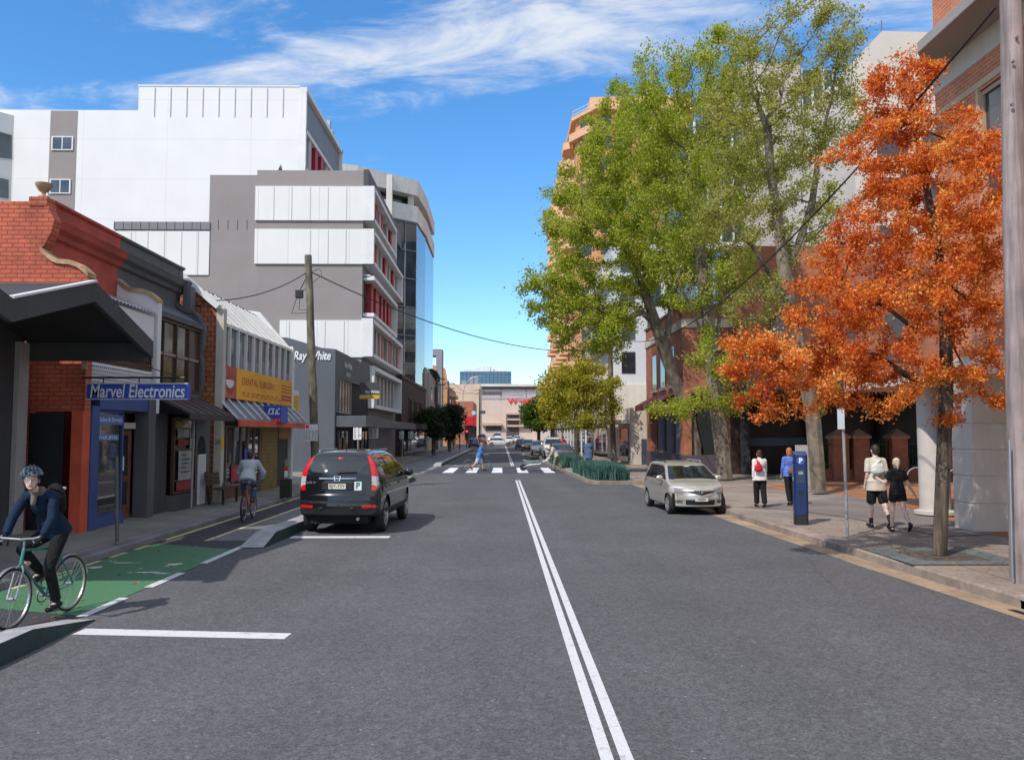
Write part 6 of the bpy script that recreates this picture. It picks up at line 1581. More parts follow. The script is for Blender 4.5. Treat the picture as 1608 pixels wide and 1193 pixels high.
# --- silver hatchback, seen from the front
HAT = dict(L=3.93, zt=[(-1.965, .55), (-1.955, .75), (-1.90, .93), (-1.76, 1.28), (-1.62, 1.43), (-1.35, 1.485), (-.4, 1.50), (.2, 1.465), (.42, 1.40), (1.10, 1.02), (1.2, .98), (1.55, .90), (1.74, .825), (1.86, .73), (1.94, .62), (1.965, .55)],
           zb=[(-1.965, .5), (-1.93, .32), (-1.7, .25), (1.6, .22), (1.88, .22), (1.95, .27), (1.965, .45)],
           W=[(-1.965, .66), (-1.9, .76), (-1.6, .82), (-1, .84), (.9, .84), (1.45, .825), (1.75, .775), (1.9, .69), (1.965, .60)],
           T=[(.15, .93), (.35, .975), (.6, 1.0), (.8, .99), (.92, .955), (1.1, .885), (1.3, .79), (1.5, .70)],
           bow_r=.12, bow_f=.30, wr=.295, yr=-1.2, yf=1.29, track=1.46, round=.06)
def build_hatch(t, paint, ny=300, nv=150, hero=True):
    S = HAT; sh = Shell(S, ny, nv); C, N = sh.C, sh.N; sx_, x, y, z = np.sign(C[:, 0]), np.abs(C[:, 0]), C[:, 1], C[:, 2]; wz = sh.w(y, z)
    fr = y > 1.25
    # headlights: swept back wedges
    zc = .70 + .16 * (x - .45); hl = fr & (x > .40) & (z > zc - .085 + .10 * np.maximum(.52 - x, 0) / .12 * .6) & (z < zc + .075 - .04 * (x > .9)) & (N[:, 1] > .1) & (y > 1.42)
    for sgn in (-1, 1):
        sh.take(hl & (sx_ == sgn) & (x > .70), 'indicator', m_amber if sgn < 0 else m_clearlamp, t, .004); sh.take(hl & (sx_ == sgn), 'headlight', mat('headlamp_lens', (.24, .22, .21), .1, .15, 25, coat=1.0), t, .004)
    sh.take(fr & (x < .40) & (z < .715) & (z > .585 + .22 * x) & (N[:, 1] > .3), 'grille', m_trim, t, -.012)
    sh.take(fr & (x < .42) & (z > .30) & (z < .45) & (N[:, 1] > .3), 'lower_intake', m_trim, t, -.015)
    for sgn in (-1, 1): sh.take(fr & (sx_ == sgn) & (x > .50) & (x < .70) & ((np.abs(z - .415) < .018) | (np.abs(z - .365) < .018)) & (N[:, 1] > .2), 'fog_intake', m_trim, t, -.006)
    ws = (y > .40) & (y < 1.13) & (z > 1.015) & (z < 1.40) & (N[:, 2] > .2) & (N[:, 1] > .2) & (x < wz - .045)
    sh.take(ws, 'windscreen', m_carglass, t, -.003)
    side = (np.abs(N[:, 0]) > .35) & (z > .985) & (z < np.minimum(1.40, sm_interp(y, S['zt'], .02) - .08)) & (y > -1.55 + .5 * (z - 1.0)) & (y < .95)
    for sgn in (-1, 1):
        for (a, b) in ((-2, -1.12), (-1.06, -.22), (-.15, .95)): sh.take(side & (sx_ == sgn) & (y > a) & (y < b), 'side_window', m_carglass, t, -.004)
        sh.take(side & (sx_ == sgn), 'pillar_trim', m_trim, t)
    sh.take((y < -1.55) & (z > 1.0) & (z < 1.38) & (N[:, 1] < -.2) & (x < wz - .1), 'rear_window', m_carglass, t, -.003)
    tl = (y < -1.5) & (x > wz - .14) & (z > .75) & (z < 1.02)
    for sgn in (-1, 1): sh.take(tl & (sx_ == sgn), 'tail_light', m_redlamp, t, .004)
    sh.take((z < .27), 'sill', m_trim, t)
    finish(t, S, sh, paint); wheels(t, S, 28 if hero else 14)
    for sx in (-1, 1): mirror(t, S, .72, 1.0, paint, sx)
    return t
silver = thing('parked_car', 'silver beige hatchback with roof rails parked at the kerb facing the viewer', 'car', (5.30, 24.3, 0), R(180 + 3.4))
m_silver = carpaint('champagne_paint', (.52, .475, .41), .5, .32)
build_hatch(silver, m_silver); silver.scale = (.945, .96, .92)
t = silver
p = MB().box(-.186, .186, 1.945, 1.965, .415, .515).build('number_plate', mat('white_number_plate', (.60, .58, .56), .5, .03), t, local=True)
scrawl('lettering', p, (.165, 1.968, .465), (-1, 0, 0), UZ, .33, .07, 7, m_rletter)
em = MB().lathe([(.052, -.006), (.064, -.006), (.064, .006), (.052, .006), (.052, -.006)], (0, 1.93, .672), 20, 'y')
em.tube([(-.055, 1.933, .69), (-.02, 1.936, .68), (0, 1.937, .66), (.02, 1.936, .68), (.055, 1.933, .69)], .008, 6); em.build('emblem', m_chrome, t, local=True)
MB().tube([(-.36, 1.80, .715), (-.2, 1.875, .712), (0, 1.895, .708), (.2, 1.875, .712), (.36, 1.80, .715)], .014, 8).build('grille_trim', m_chrome, t, local=True)
for sx in (-1, 1):
    MB().tube([(sx * .55, -1.35, 1.475), (sx * .555, -1.28, 1.54), (sx * .56, .0, 1.545), (sx * .55, .12, 1.48)], .02, 8).build('roof_rail', m_trim if sx > 0 else m_galv, t, local=True)
MB().tube([(0, .1, 1.50), (0, -.02, 1.62)], .008, 5).build('aerial', m_trim, t, local=True)
wp_ = MB(); wp_.tube([(.45, 1.11, 1.035), (.05, 1.08, 1.05)], .011, 5); wp_.tube([(-.1, 1.11, 1.04), (-.5, 1.04, 1.055)], .011, 5); wp_.build('wiper', m_trim, t, local=True)
MB().ell((0, .50, 1.375), (.10, .03, .03)).build('rear_view_mirror', m_clearlamp, t, smooth=True, local=True)

# --- distant traffic: a coarser car of each kind, then copies
CARG = 'cars queued and parked at the far end of the street'
def far_car(label, px, py, Y, rot, col, name, scale=(1, 1, 1)):
    X = ray(px, py).x / ray(px, py).y * Y
    key = 'far_' + name
    t = thing('distant_car', label, 'car', (X, Y, 0), R(rot), CARG)
    build_hatch(t, carpaint(name, col, .2, .3), 70, 44, False); t.scale = scale
    return t
far_car('white wagon crossing the street side on before the traffic queue', 784, 690, 150, -90, (.72, .72, .72), 'white_car_paint', (1.08, 1.15, 1.05))
far_car('dark grey car parked closest behind the planted kerb island', 881, 700, 61, 180, (.05, .055, .065), 'dark_grey_paint', (1.05, 1.1, 1.0))
far_car('white van parked behind the dark grey car', 868, 695, 75, 180, (.70, .70, .70), 'white_van_paint', (1.12, 1.15, 1.25))
far_car('slate blue car parked behind the white van', 846, 695, 86, 180, (.12, .14, .18), 'slate_blue_paint')
far_car('black car parked in the row beyond the slate blue car', 829, 690, 105, 180, (.02, .02, .022), 'black_far_paint')
far_car('grey car with its tail towards the viewer in the oncoming queue', 818, 690, 120, 0, (.15, .15, .16), 'grey_far_paint')
far_car('white car waiting beyond the crossing wagon', 800, 690, 178, 180, (.74, .74, .74), 'bright_white_paint', (1.05, 1, 1.1))
far_car('white box van waiting among the far traffic', 781, 690, 195, 180, (.76, .76, .76), 'box_van_white', (1.25, 1.4, 1.7))
far_car('pale silver van standing by the far left kerb', 757, 690, 190, 0, (.60, .60, .60), 'pale_silver_paint', (1.2, 1.2, 1.5))
far_car('white car half hidden behind the crossing wagon', 812, 690, 200, 180, (.70, .70, .72), 'off_white_paint', (1.1, 1, 1.15))
far_car('blue car parked by the far left footpath', 744, 692, 135, 0, (.08, .12, .20), 'blue_far_paint')
# ---------------------------------------------------------------- people, bicycles
def fuse(mb, voxel, smooth=6, fac=.5):
    me = bpy.data.meshes.new('tmp'); me.from_pydata(mb.v, [], mb.f)
    bm = bmesh.new(); bm.from_mesh(me); bmesh.ops.recalc_face_normals(bm, faces=bm.faces); bm.to_mesh(me); bm.free()
    o = bpy.data.objects.new('tmp', me); COL.objects.link(o)
    r = o.modifiers.new('r', 'REMESH'); r.mode = 'VOXEL'; r.voxel_size = voxel
    s = o.modifiers.new('s', 'SMOOTH'); s.factor = fac; s.iterations = smooth
    bpy.context.view_layer.update()
    out = bpy.data.meshes.new_from_object(o.evaluated_get(bpy.context.evaluated_depsgraph_get()))
    bpy.data.objects.remove(o); out.polygons.foreach_set('use_smooth', [True] * len(out.polygons)); out.materials.clear()
    return out
def clothm(name, col, fold=.6, rough=.85, var=.12):
    if name in MATS: return MATS[name]
    t = NT(name); p = t.new('ShaderNodeTexCoord').outputs['Object']
    n = t.noise(p, 5.5, 4, .55); w = t.noise(p, 320, 2)
    t.link(t.mixc(1.0, col, t.mul(t.rng(n, .3, .7, 1 - var, 1 + var), t.rng(w, .3, .7, .9, 1.1)), 'MULTIPLY'), t.b.inputs['Base Color'])
    t.b.inputs['Roughness'].default_value = rough; t.b.inputs['Specular IOR Level'].default_value = .25
    mp = t.new('ShaderNodeMapping'); mp.inputs['Scale'].default_value = (1.3, 1.3, .8); t.link(p, mp.inputs['Vector'])
    f = t.new('ShaderNodeTexNoise'); f.inputs['Scale'].default_value = 8; f.inputs['Detail'].default_value = 3; f.inputs['Distortion'].default_value = 1.4; t.link(mp.outputs[0], f.inputs['Vector'])
    t.bump(f.outputs['Fac'], fold, .04); MATS[name] = t.m; return t.m
m_skin = mat('skin', (.56, .34, .25), .5, .06, 9, spec=.4); m_skin_pale = mat('pale_skin', (.66, .45, .36), .5, .06, 9, spec=.4)
V = Vector
def vy(v, a):        # turn a vector about the z axis
    return Matrix.Rotation(a, 3, 'Z') @ v
def hand(mb, w, d, side, nrm, s, curl, thumb_in=.5):
    """palm, four fingers of different lengths and a thumb; nrm is the way the palm faces"""
    d, side, nrm = d.normalized(), side.normalized(), nrm.normalized()
    mb.ell(w + d * .048 * s, (.040 * s, .056 * s, .017 * s), (side, d, nrm), 12, 8)
    mb.cap(w - d * .02 * s, w + d * .03 * s, .025 * s, .026 * s, 8)
    for k, (off, ln) in enumerate(((.029, .070), (.010, .080), (-.010, .074), (-.028, .058))):
        p = w + d * (.092 - abs(k - 1.3) * .004) * s + side * off * s; a = curl * (.75 + .1 * k)
        for seg, f in enumerate((.45, .32, .26)):
            q = p + (d * math.cos(a) + nrm * math.sin(a)) * ln * f * s
            mb.cap(p, q, (.0092 - .0009 * seg) * s, (.0086 - .0009 * seg) * s, 7); p = q; a += curl * .95
    p = w + d * .02 * s + side * .032 * s; a = .75
    for f in (.045, .032, .026):
        q = p + (d * math.cos(a) * .8 + side * math.sin(a) * (1 - thumb_in * curl * .5) + nrm * (.25 + .5 * curl)).normalized() * f * s
        mb.cap(p, q, .0108 * s, .0095 * s, 7); p = q; a -= .35
def head_prims(mb, c, f, s, hs=1.0):
    """f: the way the face looks (level)"""
    f = V(f).normalized(); u = V((0, 0, 1)); r = f.cross(u).normalized(); k = s * hs
    mb.ell(c + u * .015 * k, (.074 * k, .095 * k, .105 * k), (r, f, u), 18, 12)
    mb.ell(c + f * .030 * k - u * .055 * k, (.054 * k, .060 * k, .058 * k), (r, f, u), 14, 9)
    mb.ell(c + f * .066 * k - u * .092 * k, (.024 * k, .020 * k, .018 * k), (r, f, u), 10, 7)
    mb.cap(c + f * .090 * k + u * .012 * k, c + f * .108 * k - u * .028 * k, .009 * k, .014 * k, 8)
    mb.cap(c + f * .078 * k + r * .045 * k + u * .025 * k, c + f * .078 * k - r * .045 * k + u * .025 * k, .012 * k, .012 * k, 8)
    for sx in (-1, 1): mb.ell(c + r * sx * .077 * k - u * .008 * k - f * .005 * k, (.012 * k, .022 * k, .032 * k), (r, f, u), 8, 6)
def torso_prims(mb, J, s, b, inf=0.0, hem=None):
    pel, chest, neck = J['pelvis'], J['chest'], J['neck']; up = (chest - pel).normalized(); rt = (J['shR'] - J['shL']).normalized(); fw = up.cross(rt); fw = -fw if fw.dot(J['fwd']) < 0 else fw
    ax = (rt, fw, up); wst = pel.lerp(chest, .48)
    i = inf
    if not hem: mb.ell(pel, (.160 * s * b + i, .115 * s * b + i, .115 * s + i), ax, 16, 10)
    mb.ell(wst, (.138 * s * b + i, .098 * s * b + i, .15 * s + i), ax, 16, 10)
    mb.ell(chest, (.158 * s * b + i, .112 * s * b + i, .17 * s + i), ax, 16, 10)
    for a in ('L', 'R'): mb.cap(chest + up * .09 * s, J['sh' + a], .072 * s + i, .050 * s + i * .7, 12); mb.cap(J['neck'] - up * .03 * s, J['sh' + a], .050 * s + i * .6, .042 * s + i * .5, 12)
    if hem: mb.ecyl(wst, pel - up * (hem - .03) * s, ax, (.150 * s * b + i, .110 * s * b + i), (.180 * s * b + i * 1.2 + .008, .138 * s * b + i * 1.2 + .008)); mb.ell(pel + up * .03 * s, (.174 * s * b + i + .010, .130 * s * b + i + .010, .10 * s), ax, 16, 10)
    return up, rt, fw
def person(label, J, spec, loc, rotz, group=None, voxel=.008):
    t = thing('person', label, 'person', loc, rotz, group)
    s = spec.get('s', 1.0); b = spec.get('b', 1.0); hs = spec.get('hs', 1.0)
    mb = MB(); up, rt, fw = torso_prims(mb, J, s, b)
    mb.cap(J['neck'] - up * .02 * s, J['head'] - V((0, 0, .07 * s)), .052 * s, .048 * s, 12)
    head_prims(mb, J['head'], J['look'], s, hs)
    for a in ('L', 'R'):
        sh, el, wr = J['sh' + a], J['el' + a], J['wr' + a]
        mb.cap(sh, el, .052 * s * b, .040 * s, 10); mb.cap(el, wr, .040 * s, .027 * s, 10); mb.ell(el.lerp(wr, .25), .043 * s, None, 10, 7)
        hd = J.get('hd' + a, (wr - el).normalized()); sd = J.get('hs' + a); nr = J.get('hn' + a)
        if nr is None: nr = rt * (1 if a == 'L' else -1)
        nr = (nr - hd * nr.dot(hd)).normalized()
        if sd is None: sd = hd.cross(nr)
        if sd.dot(J['fwd']) < 0 and J.get('hs' + a) is None: sd = -sd
        hand(mb, wr + hd * .015 * s, hd, sd, nr, s * 1.0, J.get('curl' + a, .35))
        hp, kn, an, fd = J['hip' + a], J['kn' + a], J['an' + a], J['ft' + a]
        mb.cap(hp, kn, .082 * s * b, .055 * s, 12); mb.cap(kn, an, .052 * s, .036 * s, 12)
        back = (-fd); mb.ell(kn.lerp(an, .3) + back * .014 * s, (.054 * s, .056 * s, .12 * s), None, 10, 8)
        mb.cap(an - V((0, 0, .03 * s)) + back * .03 * s, an + fd * .14 * s - V((0, 0, .05 * s)), .033 * s, .026 * s, 8)
    me = fuse(mb, voxel); me.materials.append(spec['skin']); from_mesh('body', me, t)
    # trousers or shorts
    bt, bl, bi = spec['bottom']; mb = MB()
    ax = (rt, fw, up); mb.ell(J['pelvis'] + up * .02 * s, (.165 * s * b + bi, .122 * s * b + bi, .125 * s), ax, 16, 10)
    for a in ('L', 'R'):
        hp, kn, an = J['hip' + a], J['kn' + a], J['an' + a]
        if bl <= 1: e = hp.lerp(kn, bl); mb.cap(hp, hp.lerp(kn, max(bl - .12, .1)), .088 * s * b + bi, (.088 - .02 * bl) * s * b + bi * 1.2, 12); mb.cyl(hp, e, .088 * s * b + bi, (.088 - .02 * bl) * s * b + bi * 1.3, 14)
        else:
            mb.cap(hp, kn, .086 * s * b + bi, .060 * s + bi, 12); e = kn.lerp(an, bl - 1); mb.cap(kn, kn.lerp(e, .9), .060 * s + bi, .050 * s + bi, 12); mb.cyl(kn, e, .060 * s + bi, .050 * s + bi, 14)
    me = fuse(mb, voxel * 1.15, 4); me.materials.append(bt); from_mesh('shorts' if bl <= 1 else 'trousers', me, t)
    # top
    tm, sl, ti, hem = spec['top']; mb = MB(); torso_prims(mb, J, s, b, ti, hem)
    mb.cap(J['neck'] - up * .05 * s, J['neck'] + up * spec.get('collar', 0.0) * s, .062 * s + ti * .5, .056 * s + ti * .4, 12)
    for a in ('L', 'R'):
        sh, el, wr = J['sh' + a], J['el' + a], J['wr' + a]
        if sl <= 1: e = sh.lerp(el, sl); mb.cap(sh, sh.lerp(el, sl * .8), .050 * s * b + ti * .8, .050 * s + ti, 12); mb.cyl(sh, e, .050 * s * b + ti, .052 * s + ti * 1.1, 14)
        else: mb.cap(sh, el, .051 * s * b + ti * .8, .044 * s + ti * .8, 12); e = el.lerp(wr, sl - 1); mb.cap(el, el.lerp(e, .92), .046 * s + ti, .036 * s + ti, 12); mb.cyl(el, e, .046 * s + ti, .036 * s + ti, 14)
    me = fuse(mb, voxel * 1.15, 4); me.materials.append(tm); from_mesh(spec.get('topname', 'shirt'), me, t)
    for a in ('L', 'R'):
        an, fd = J['an' + a], J['ft' + a]; fp = V((fd.x, fd.y, fd.z)); mb = MB(); un = fp.cross(V((0, 0, 1)).cross(fp)).normalized()
        if un.z < 0: un = -un
        h = an - un * .055 * s - fp * .045 * s; tip = an - un * .062 * s + fp * .165 * s
        mb.cap(h, tip - fp * .05 * s, .040 * s, .043 * s, 10); mb.cap(tip - fp * .06 * s, tip, .042 * s, .030 * s, 10); mb.cap(an - un * .03 * s, an + (J['kn' + a] - an).normalized() * spec.get('boot', .01) * s, .046 * s, .045 * s, 10)
        me = fuse(mb, voxel, 4); me.materials.append(spec['shoe']); from_mesh('shoe', me, t)
    # hair, eyes
    k = s * hs; c, f = J['head'], V(J['look']).normalized(); r = f.cross(V((0, 0, 1))).normalized(); u = V((0, 0, 1))
    if spec.get('hair'):
        mb = MB(); mb.ell(c - f * .018 * k + u * .035 * k, (.083 * k, .098 * k, .098 * k), (r, f, u), 18, 12)
        mb.ell(c - f * .045 * k - u * .005 * k, (.078 * k, .065 * k, .085 * k), (r, f, u), 14, 10)
        st = spec.get('style')
        if st == 'bun': mb.ell(c - f * .085 * k + u * .085 * k, .042 * k, None, 10, 8)
        if st == 'pony': mb.ell(c - f * .10 * k + u * .05 * k, .035 * k, None, 10, 8); mb.cap(c - f * .12 * k + u * .03 * k, c - f * .125 * k - u * .13 * k + r * -.02 * k, .030 * k, .016 * k, 10); mb.cap(c - f * .11 * k + u * .02 * k, c - f * .10 * k - u * .08 * k - r * .03 * k, .022 * k, .012 * k, 8)
        if st == 'bob': mb.ell(c - f * .03 * k - u * .07 * k, (.088 * k, .078 * k, .085 * k), (r, f, u), 14, 10)
        me = fuse(mb, voxel, 3); me.materials.append(spec['hair']); from_mesh('hair', me, t)
    for sx in (-1, 1):
        e = MB().ell(c + f * .082 * k + r * sx * .031 * k + u * .008 * k, (.012 * k, .008 * k, .008 * k), (r, f, u), 10, 7).build('eye', mat('eye_white', (.6, .6, .58), .3, 0), t, smooth=True, local=True)
        MB().ell(c + f * .0895 * k + r * sx * .031 * k + u * .008 * k, (.006 * k, .003 * k, .006 * k), (r, f, u), 8, 6).build('iris', m_ink, e, local=True)
    MB().ell(c + f * .088 * k - u * .058 * k, (.024 * k, .010 * k, .006 * k), (r, f, u), 10, 6).build('mouth', mat('lips', (.42, .14, .12), .5, 0), t, smooth=True, local=True)
    return t
def walk(s=1.0, legs=((12, 8), (-14, 18)), arms=((-14, 10), (16, 18)), lean=2, look=(0, 1, 0), abd=6, shw=.164):
    """a walking pose that faces +Y: legs and arms as (swing, bend) in degrees for left and right"""
    J = {'fwd': V((0, 1, 0)), 'look': V(look)}; ln = R(lean); up = V((0, math.sin(ln), math.cos(ln)))
    pz = 0; J['pelvis'] = V((0, 0, 0)); J['chest'] = up * .36 * s; J['neck'] = up * .53 * s; J['head'] = up * .60 * s + V((0, .015, .075)) * s
    low = 0
    for a, sx, (sw, kf), (asw, eb) in (('L', -1, *[(legs[0])], *[(arms[0])]), ('R', 1, *[(legs[1])], *[(arms[1])])):
        hp = V((sx * .088 * s, 0, -.03 * s)); t1 = R(sw); t2 = R(sw - kf)
        kn = hp + V((0, math.sin(t1), -math.cos(t1))) * .425 * s; an = kn + V((-sx * .012 * s, math.sin(t2) * .41 * s, -math.cos(t2) * .41 * s))
        pitch = R(max(min((sw - kf) * .9, 14), -50)); J['ft' + a] = V((0, math.cos(pitch), math.sin(pitch)))
        J['hip' + a], J['kn' + a], J['an' + a] = hp, kn, an
        fl = min((an - V((0, 0, .10 * s))).z, (an + J['ft' + a] * .16 * s - V((0, 0, .09 * s))).z); low = min(low, fl)
        sh = up * .462 * s + V((sx * shw * s, 0, 0)); t1, t2 = R(asw), R(asw + eb); ab = math.sin(R(abd))
        el = sh + V((sx * ab, math.sin(t1), -math.cos(t1))).normalized() * .285 * s; wr = el + V((sx * ab * .2, math.sin(t2), -math.cos(t2))).normalized() * .25 * s
        J['sh' + a], J['el' + a], J['wr' + a] = sh, el, wr
    for k in J:
        if k in ('fwd', 'look') or k[:2] == 'ft' or not isinstance(J[k], Vector): continue
        J[k] = J[k] + V((0, 0, -low))
    return J
def pave_z(x):
    return .152 if x > 7.6 else .142

m_blk = clothm('black_cloth', (.012, .012, .014)); m_jeans = clothm('blue_denim', (.055, .095, .19)); m_shoeblk = mat('black_shoe', (.012, .012, .012), .6, .1, 9)
m_hairdk = mat('dark_brown_hair', (.035, .018, .012), .6, .3, 40); m_hairred = mat('reddish_hair', (.085, .022, .014), .6, .3, 40); m_hairorange = mat('copper_hair', (.42, .13, .025), .6, .25, 40); m_blonde = mat('blonde_hair', (.56, .46, .30), .6, .25, 40)

def bike(label, group, loc, rotz, frame, tyre=.017, mud=False, bar='flat', rim=None):
    t = thing('bicycle', label, 'bicycle', loc, rotz, group); r = .34
    F, RH, BB = V((0, .51, r)), V((0, -.51, r)), V((0, -.07, .275)); ST, HT, HB = V((0, -.235, .84)), V((0, .335, .86)), V((0, .375, .70))
    fr = MB()
    for a, b_, q in ((BB, ST, .016), (BB, HB, .018), (ST + V((0, .02, -.03)), HT, .015), (HT, HB, .019)): fr.tube([a, b_], q, 10)
    for sx in (-1, 1):
        fr.tube([BB + V((sx * .02, 0, 0)), RH + V((sx * .055, 0, 0))], .010, 8); fr.tube([ST + V((sx * .012, 0, -.04)), RH + V((sx * .055, 0, 0))], .009, 8)
    fr.build('frame', frame, t, smooth=True, local=True)
    fk = MB()
    for sx in (-1, 1): fk.tube([HB + V((sx * .02, 0, -.01)), HB + V((sx * .05, .02, -.06)), F + V((sx * .052, -.03, .06)), F + V((sx * .05, 0, 0))], .011, 8)
    fk.build('fork', m_galv if mud else frame, t, smooth=True, local=True)
    for c in (F, RH):
        ty = MB().tube([c + V((0, math.cos(2 * math.pi * k / 48) * (r - tyre), math.sin(2 * math.pi * k / 48) * (r - tyre))) for k in range(48)], tyre, 8, closed=True)
        o = ty.build('wheel', m_tyre, t, smooth=True, local=True)
        rm = MB().lathe([(r - .048, -.010), (r - .028, -.012), (r - .028, .012), (r - .048, .010), (r - .048, -.010)], c, 48, 'x'); rm.lathe([(.022, -.035), (.022, .035)], c, 10, 'x'); rm.build('rim', rim or m_rim, o, smooth=False, local=True)
        sp = MB()
        for k in range(28): a = 2 * math.pi * k / 28; b_ = a + (.5 if k % 2 else -.5); sp.tube([c + V((.03 if k % 4 < 2 else -.03, math.cos(b_) * .02, math.sin(b_) * .02)), c + V((0, math.cos(a) * (r - .045), math.sin(a) * (r - .045)))], .0016, 3)
        sp.build('spokes', m_galv, o, local=True)
        if mud:
            a0, a1 = (R(20), R(170)) if c is RH else (R(30), R(185)); mg = MB(); n = 22; pr = None
            for k in range(n + 1):
                a = a0 + (a1 - a0) * k / n; row = [c + V((x, math.cos(a) * (r + .022 - abs(x) * .35), math.sin(a) * (r + .022 - abs(x) * .35))) for x in (-.024, -.012, 0, .012, .024)]
                if pr: 
                    for i in range(4): mg.quad(pr[i], pr[i + 1], row[i + 1], row[i])
                pr = row
            mg.build('mudguard', m_galv, t, smooth=True, local=True)
    cr = MB().lathe([(.075, -.004), (.092, -.004), (.092, .004), (.075, .004), (.075, -.004)], BB + V((.045, 0, 0)), 24, 'x'); cr.lathe([(0, -.06), (.02, -.06), (.02, .06), (0, .06)], BB, 10, 'x')
    for sx, dz in ((-1, -1), (1, 1)):
        e = BB + V((sx * .075, .02 * -dz, dz * .17)); cr.beam(BB + V((sx * .06, 0, 0)), e, .022, .014); cr.box(e.x + (0 if sx > 0 else -.1), e.x + (.1 if sx > 0 else 0), e.y - .04, e.y + .04, e.z - .012, e.z + .012)
    cr.build('crankset', m_steel, t, local=True)
    ch = MB().tube([BB + V((.045, 0, .085)), RH + V((.045, 0, .04))], .004, 5); ch.tube([BB + V((.045, 0, -.085)), RH + V((.045, 0, -.04))], .004, 5); ch.build('chain', m_steel, t, local=True)
    sd = MB().tube([ST, ST + V((0, -.03, .09))], .013, 8); sd.build('seat_post', m_galv, t, local=True)
    s2 = MB(); s2.cap(ST + V((0, -.13, .115)), ST + V((0, .10, .115)), .055, .022); s2.ell(ST + V((0, -.12, .112)), (.082, .075, .03)); me = fuse(s2, .01, 3); me.materials.append(m_black); from_mesh('saddle', me, t)
    hb = MB(); S0 = HT + V((0, -.01, .03)); ST2 = HT + V((0, .06, .13)); hb.tube([HT, S0 + V((0, 0, .08)), ST2], .013, 8)
    if bar == 'flat': P = [ST2 + V((-.30, -.06, .01)), ST2 + V((-.2, -.01, .01)), ST2, ST2 + V((.2, -.01, .01)), ST2 + V((.30, -.06, .01))]
    else: P = [ST2 + V((-.22, -.10, .03)), ST2 + V((-.24, .02, .03)), ST2 + V((-.2, .05, .02)), ST2, ST2 + V((.2, .05, .02)), ST2 + V((.24, .02, .03)), ST2 + V((.22, -.10, .03))]
    hb.tube(P, .012, 8)
    for sx in (-1, 1): hb.tube([P[0 if sx < 0 else -1], P[0 if sx < 0 else -1] + V((0, .0, 0)) + (P[1 if sx < 0 else -2] - P[0 if sx < 0 else -1]).normalized() * .1], .017, 8); hb.tube([ST2 + V((sx * .17, .02, .01)), ST2 + V((sx * .22, .07, -.03))], .007, 6)
    hb.build('handlebar', m_galv if mud else m_black, t, local=True)
    return t, ST2
def two_points(pr, pf):
    a, b_ = atZ(*pr, 0.005), atZ(*pf, 0.005); d = b_ - a
    return (a + b_) / 2, math.atan2(-d.x, d.y), d.length
def rider(dy=0.0, look=0.0, headf=.20, lean=.0, leftdown=True, elbow=.0):
    J = {'fwd': V((0, 1, 0)), 'look': vy(V((0, 1, 0)), look)}
    J['pelvis'] = V((0, -.215 + dy, 1.02)); J['chest'] = V((0, .0 + lean * .5 + dy, 1.36)); J['neck'] = V((0, .10 + lean + dy, 1.52)); J['head'] = V((0, headf + lean + dy, 1.655))
    for a, sx in (('L', -1), ('R', 1)):
        J['sh' + a] = V((sx * .175, .055 + lean + dy, 1.46)); J['el' + a] = V((sx * (.25 + elbow), .20 + lean * .5, 1.20)); J['wr' + a] = V((sx * .232, .325, 1.035))
        J['hd' + a] = V((0, .85, -.35)).normalized(); J['hn' + a] = V((0, -.3, -1)); J['hs' + a] = V((-sx, 0, 0)); J['curl' + a] = 1.0
        dn = (a == 'L') == leftdown; J['hip' + a] = V((sx * .09, -.19 + dy, .985))
        if dn: J['kn' + a] = V((sx * .105, .03, .62)); J['an' + a] = V((sx * .11, -.12, .205)); J['ft' + a] = V((0, .97, -.12)).normalized()
        else: J['kn' + a] = V((sx * .115, .205, .85)); J['an' + a] = V((sx * .11, -.12, .545)); J['ft' + a] = V((0, .97, -.15)).normalized()
    return J
# --- cyclist coming towards the viewer
c, rz, wb = two_points((108, 958), (14, 989))
bike('teal framed city bicycle with metal mudguards under the helmeted rider', None, (c.x, c.y, .005), rz, mat('teal_paint', (.03, .20, .16), .35, .08, 5, coat=.5), .016, True, 'swept')
cyd = ray(55, 735); look_a = math.atan2(-(-c.x), (-c.y)) - rz
J = rider(0, 0, .215, .03); tocam = V((-c.x, -c.y, 0)).normalized(); loc_look = vy(tocam, -rz); J['look'] = (loc_look + V((0, .18, -.05))).normalized(); J['look'].z = 0
m_navy = clothm('navy_wool', (.006, .019, .046))
cyc = person('cyclist in a blue jumper, black trousers, glasses and a blue helmet riding towards the viewer', J, dict(skin=m_skin_pale, bottom=(m_blk, 1.97, .006), top=(m_navy, 1.93, .012, .05), shoe=m_shoeblk, hair=m_hairdk, topname='jumper', boot=.06), (c.x, c.y, .005), rz, None, .0065)
H = J['head']; f = J['look'].normalized(); r_ = f.cross(V((0, 0, 1))); u_ = V((0, 0, 1))
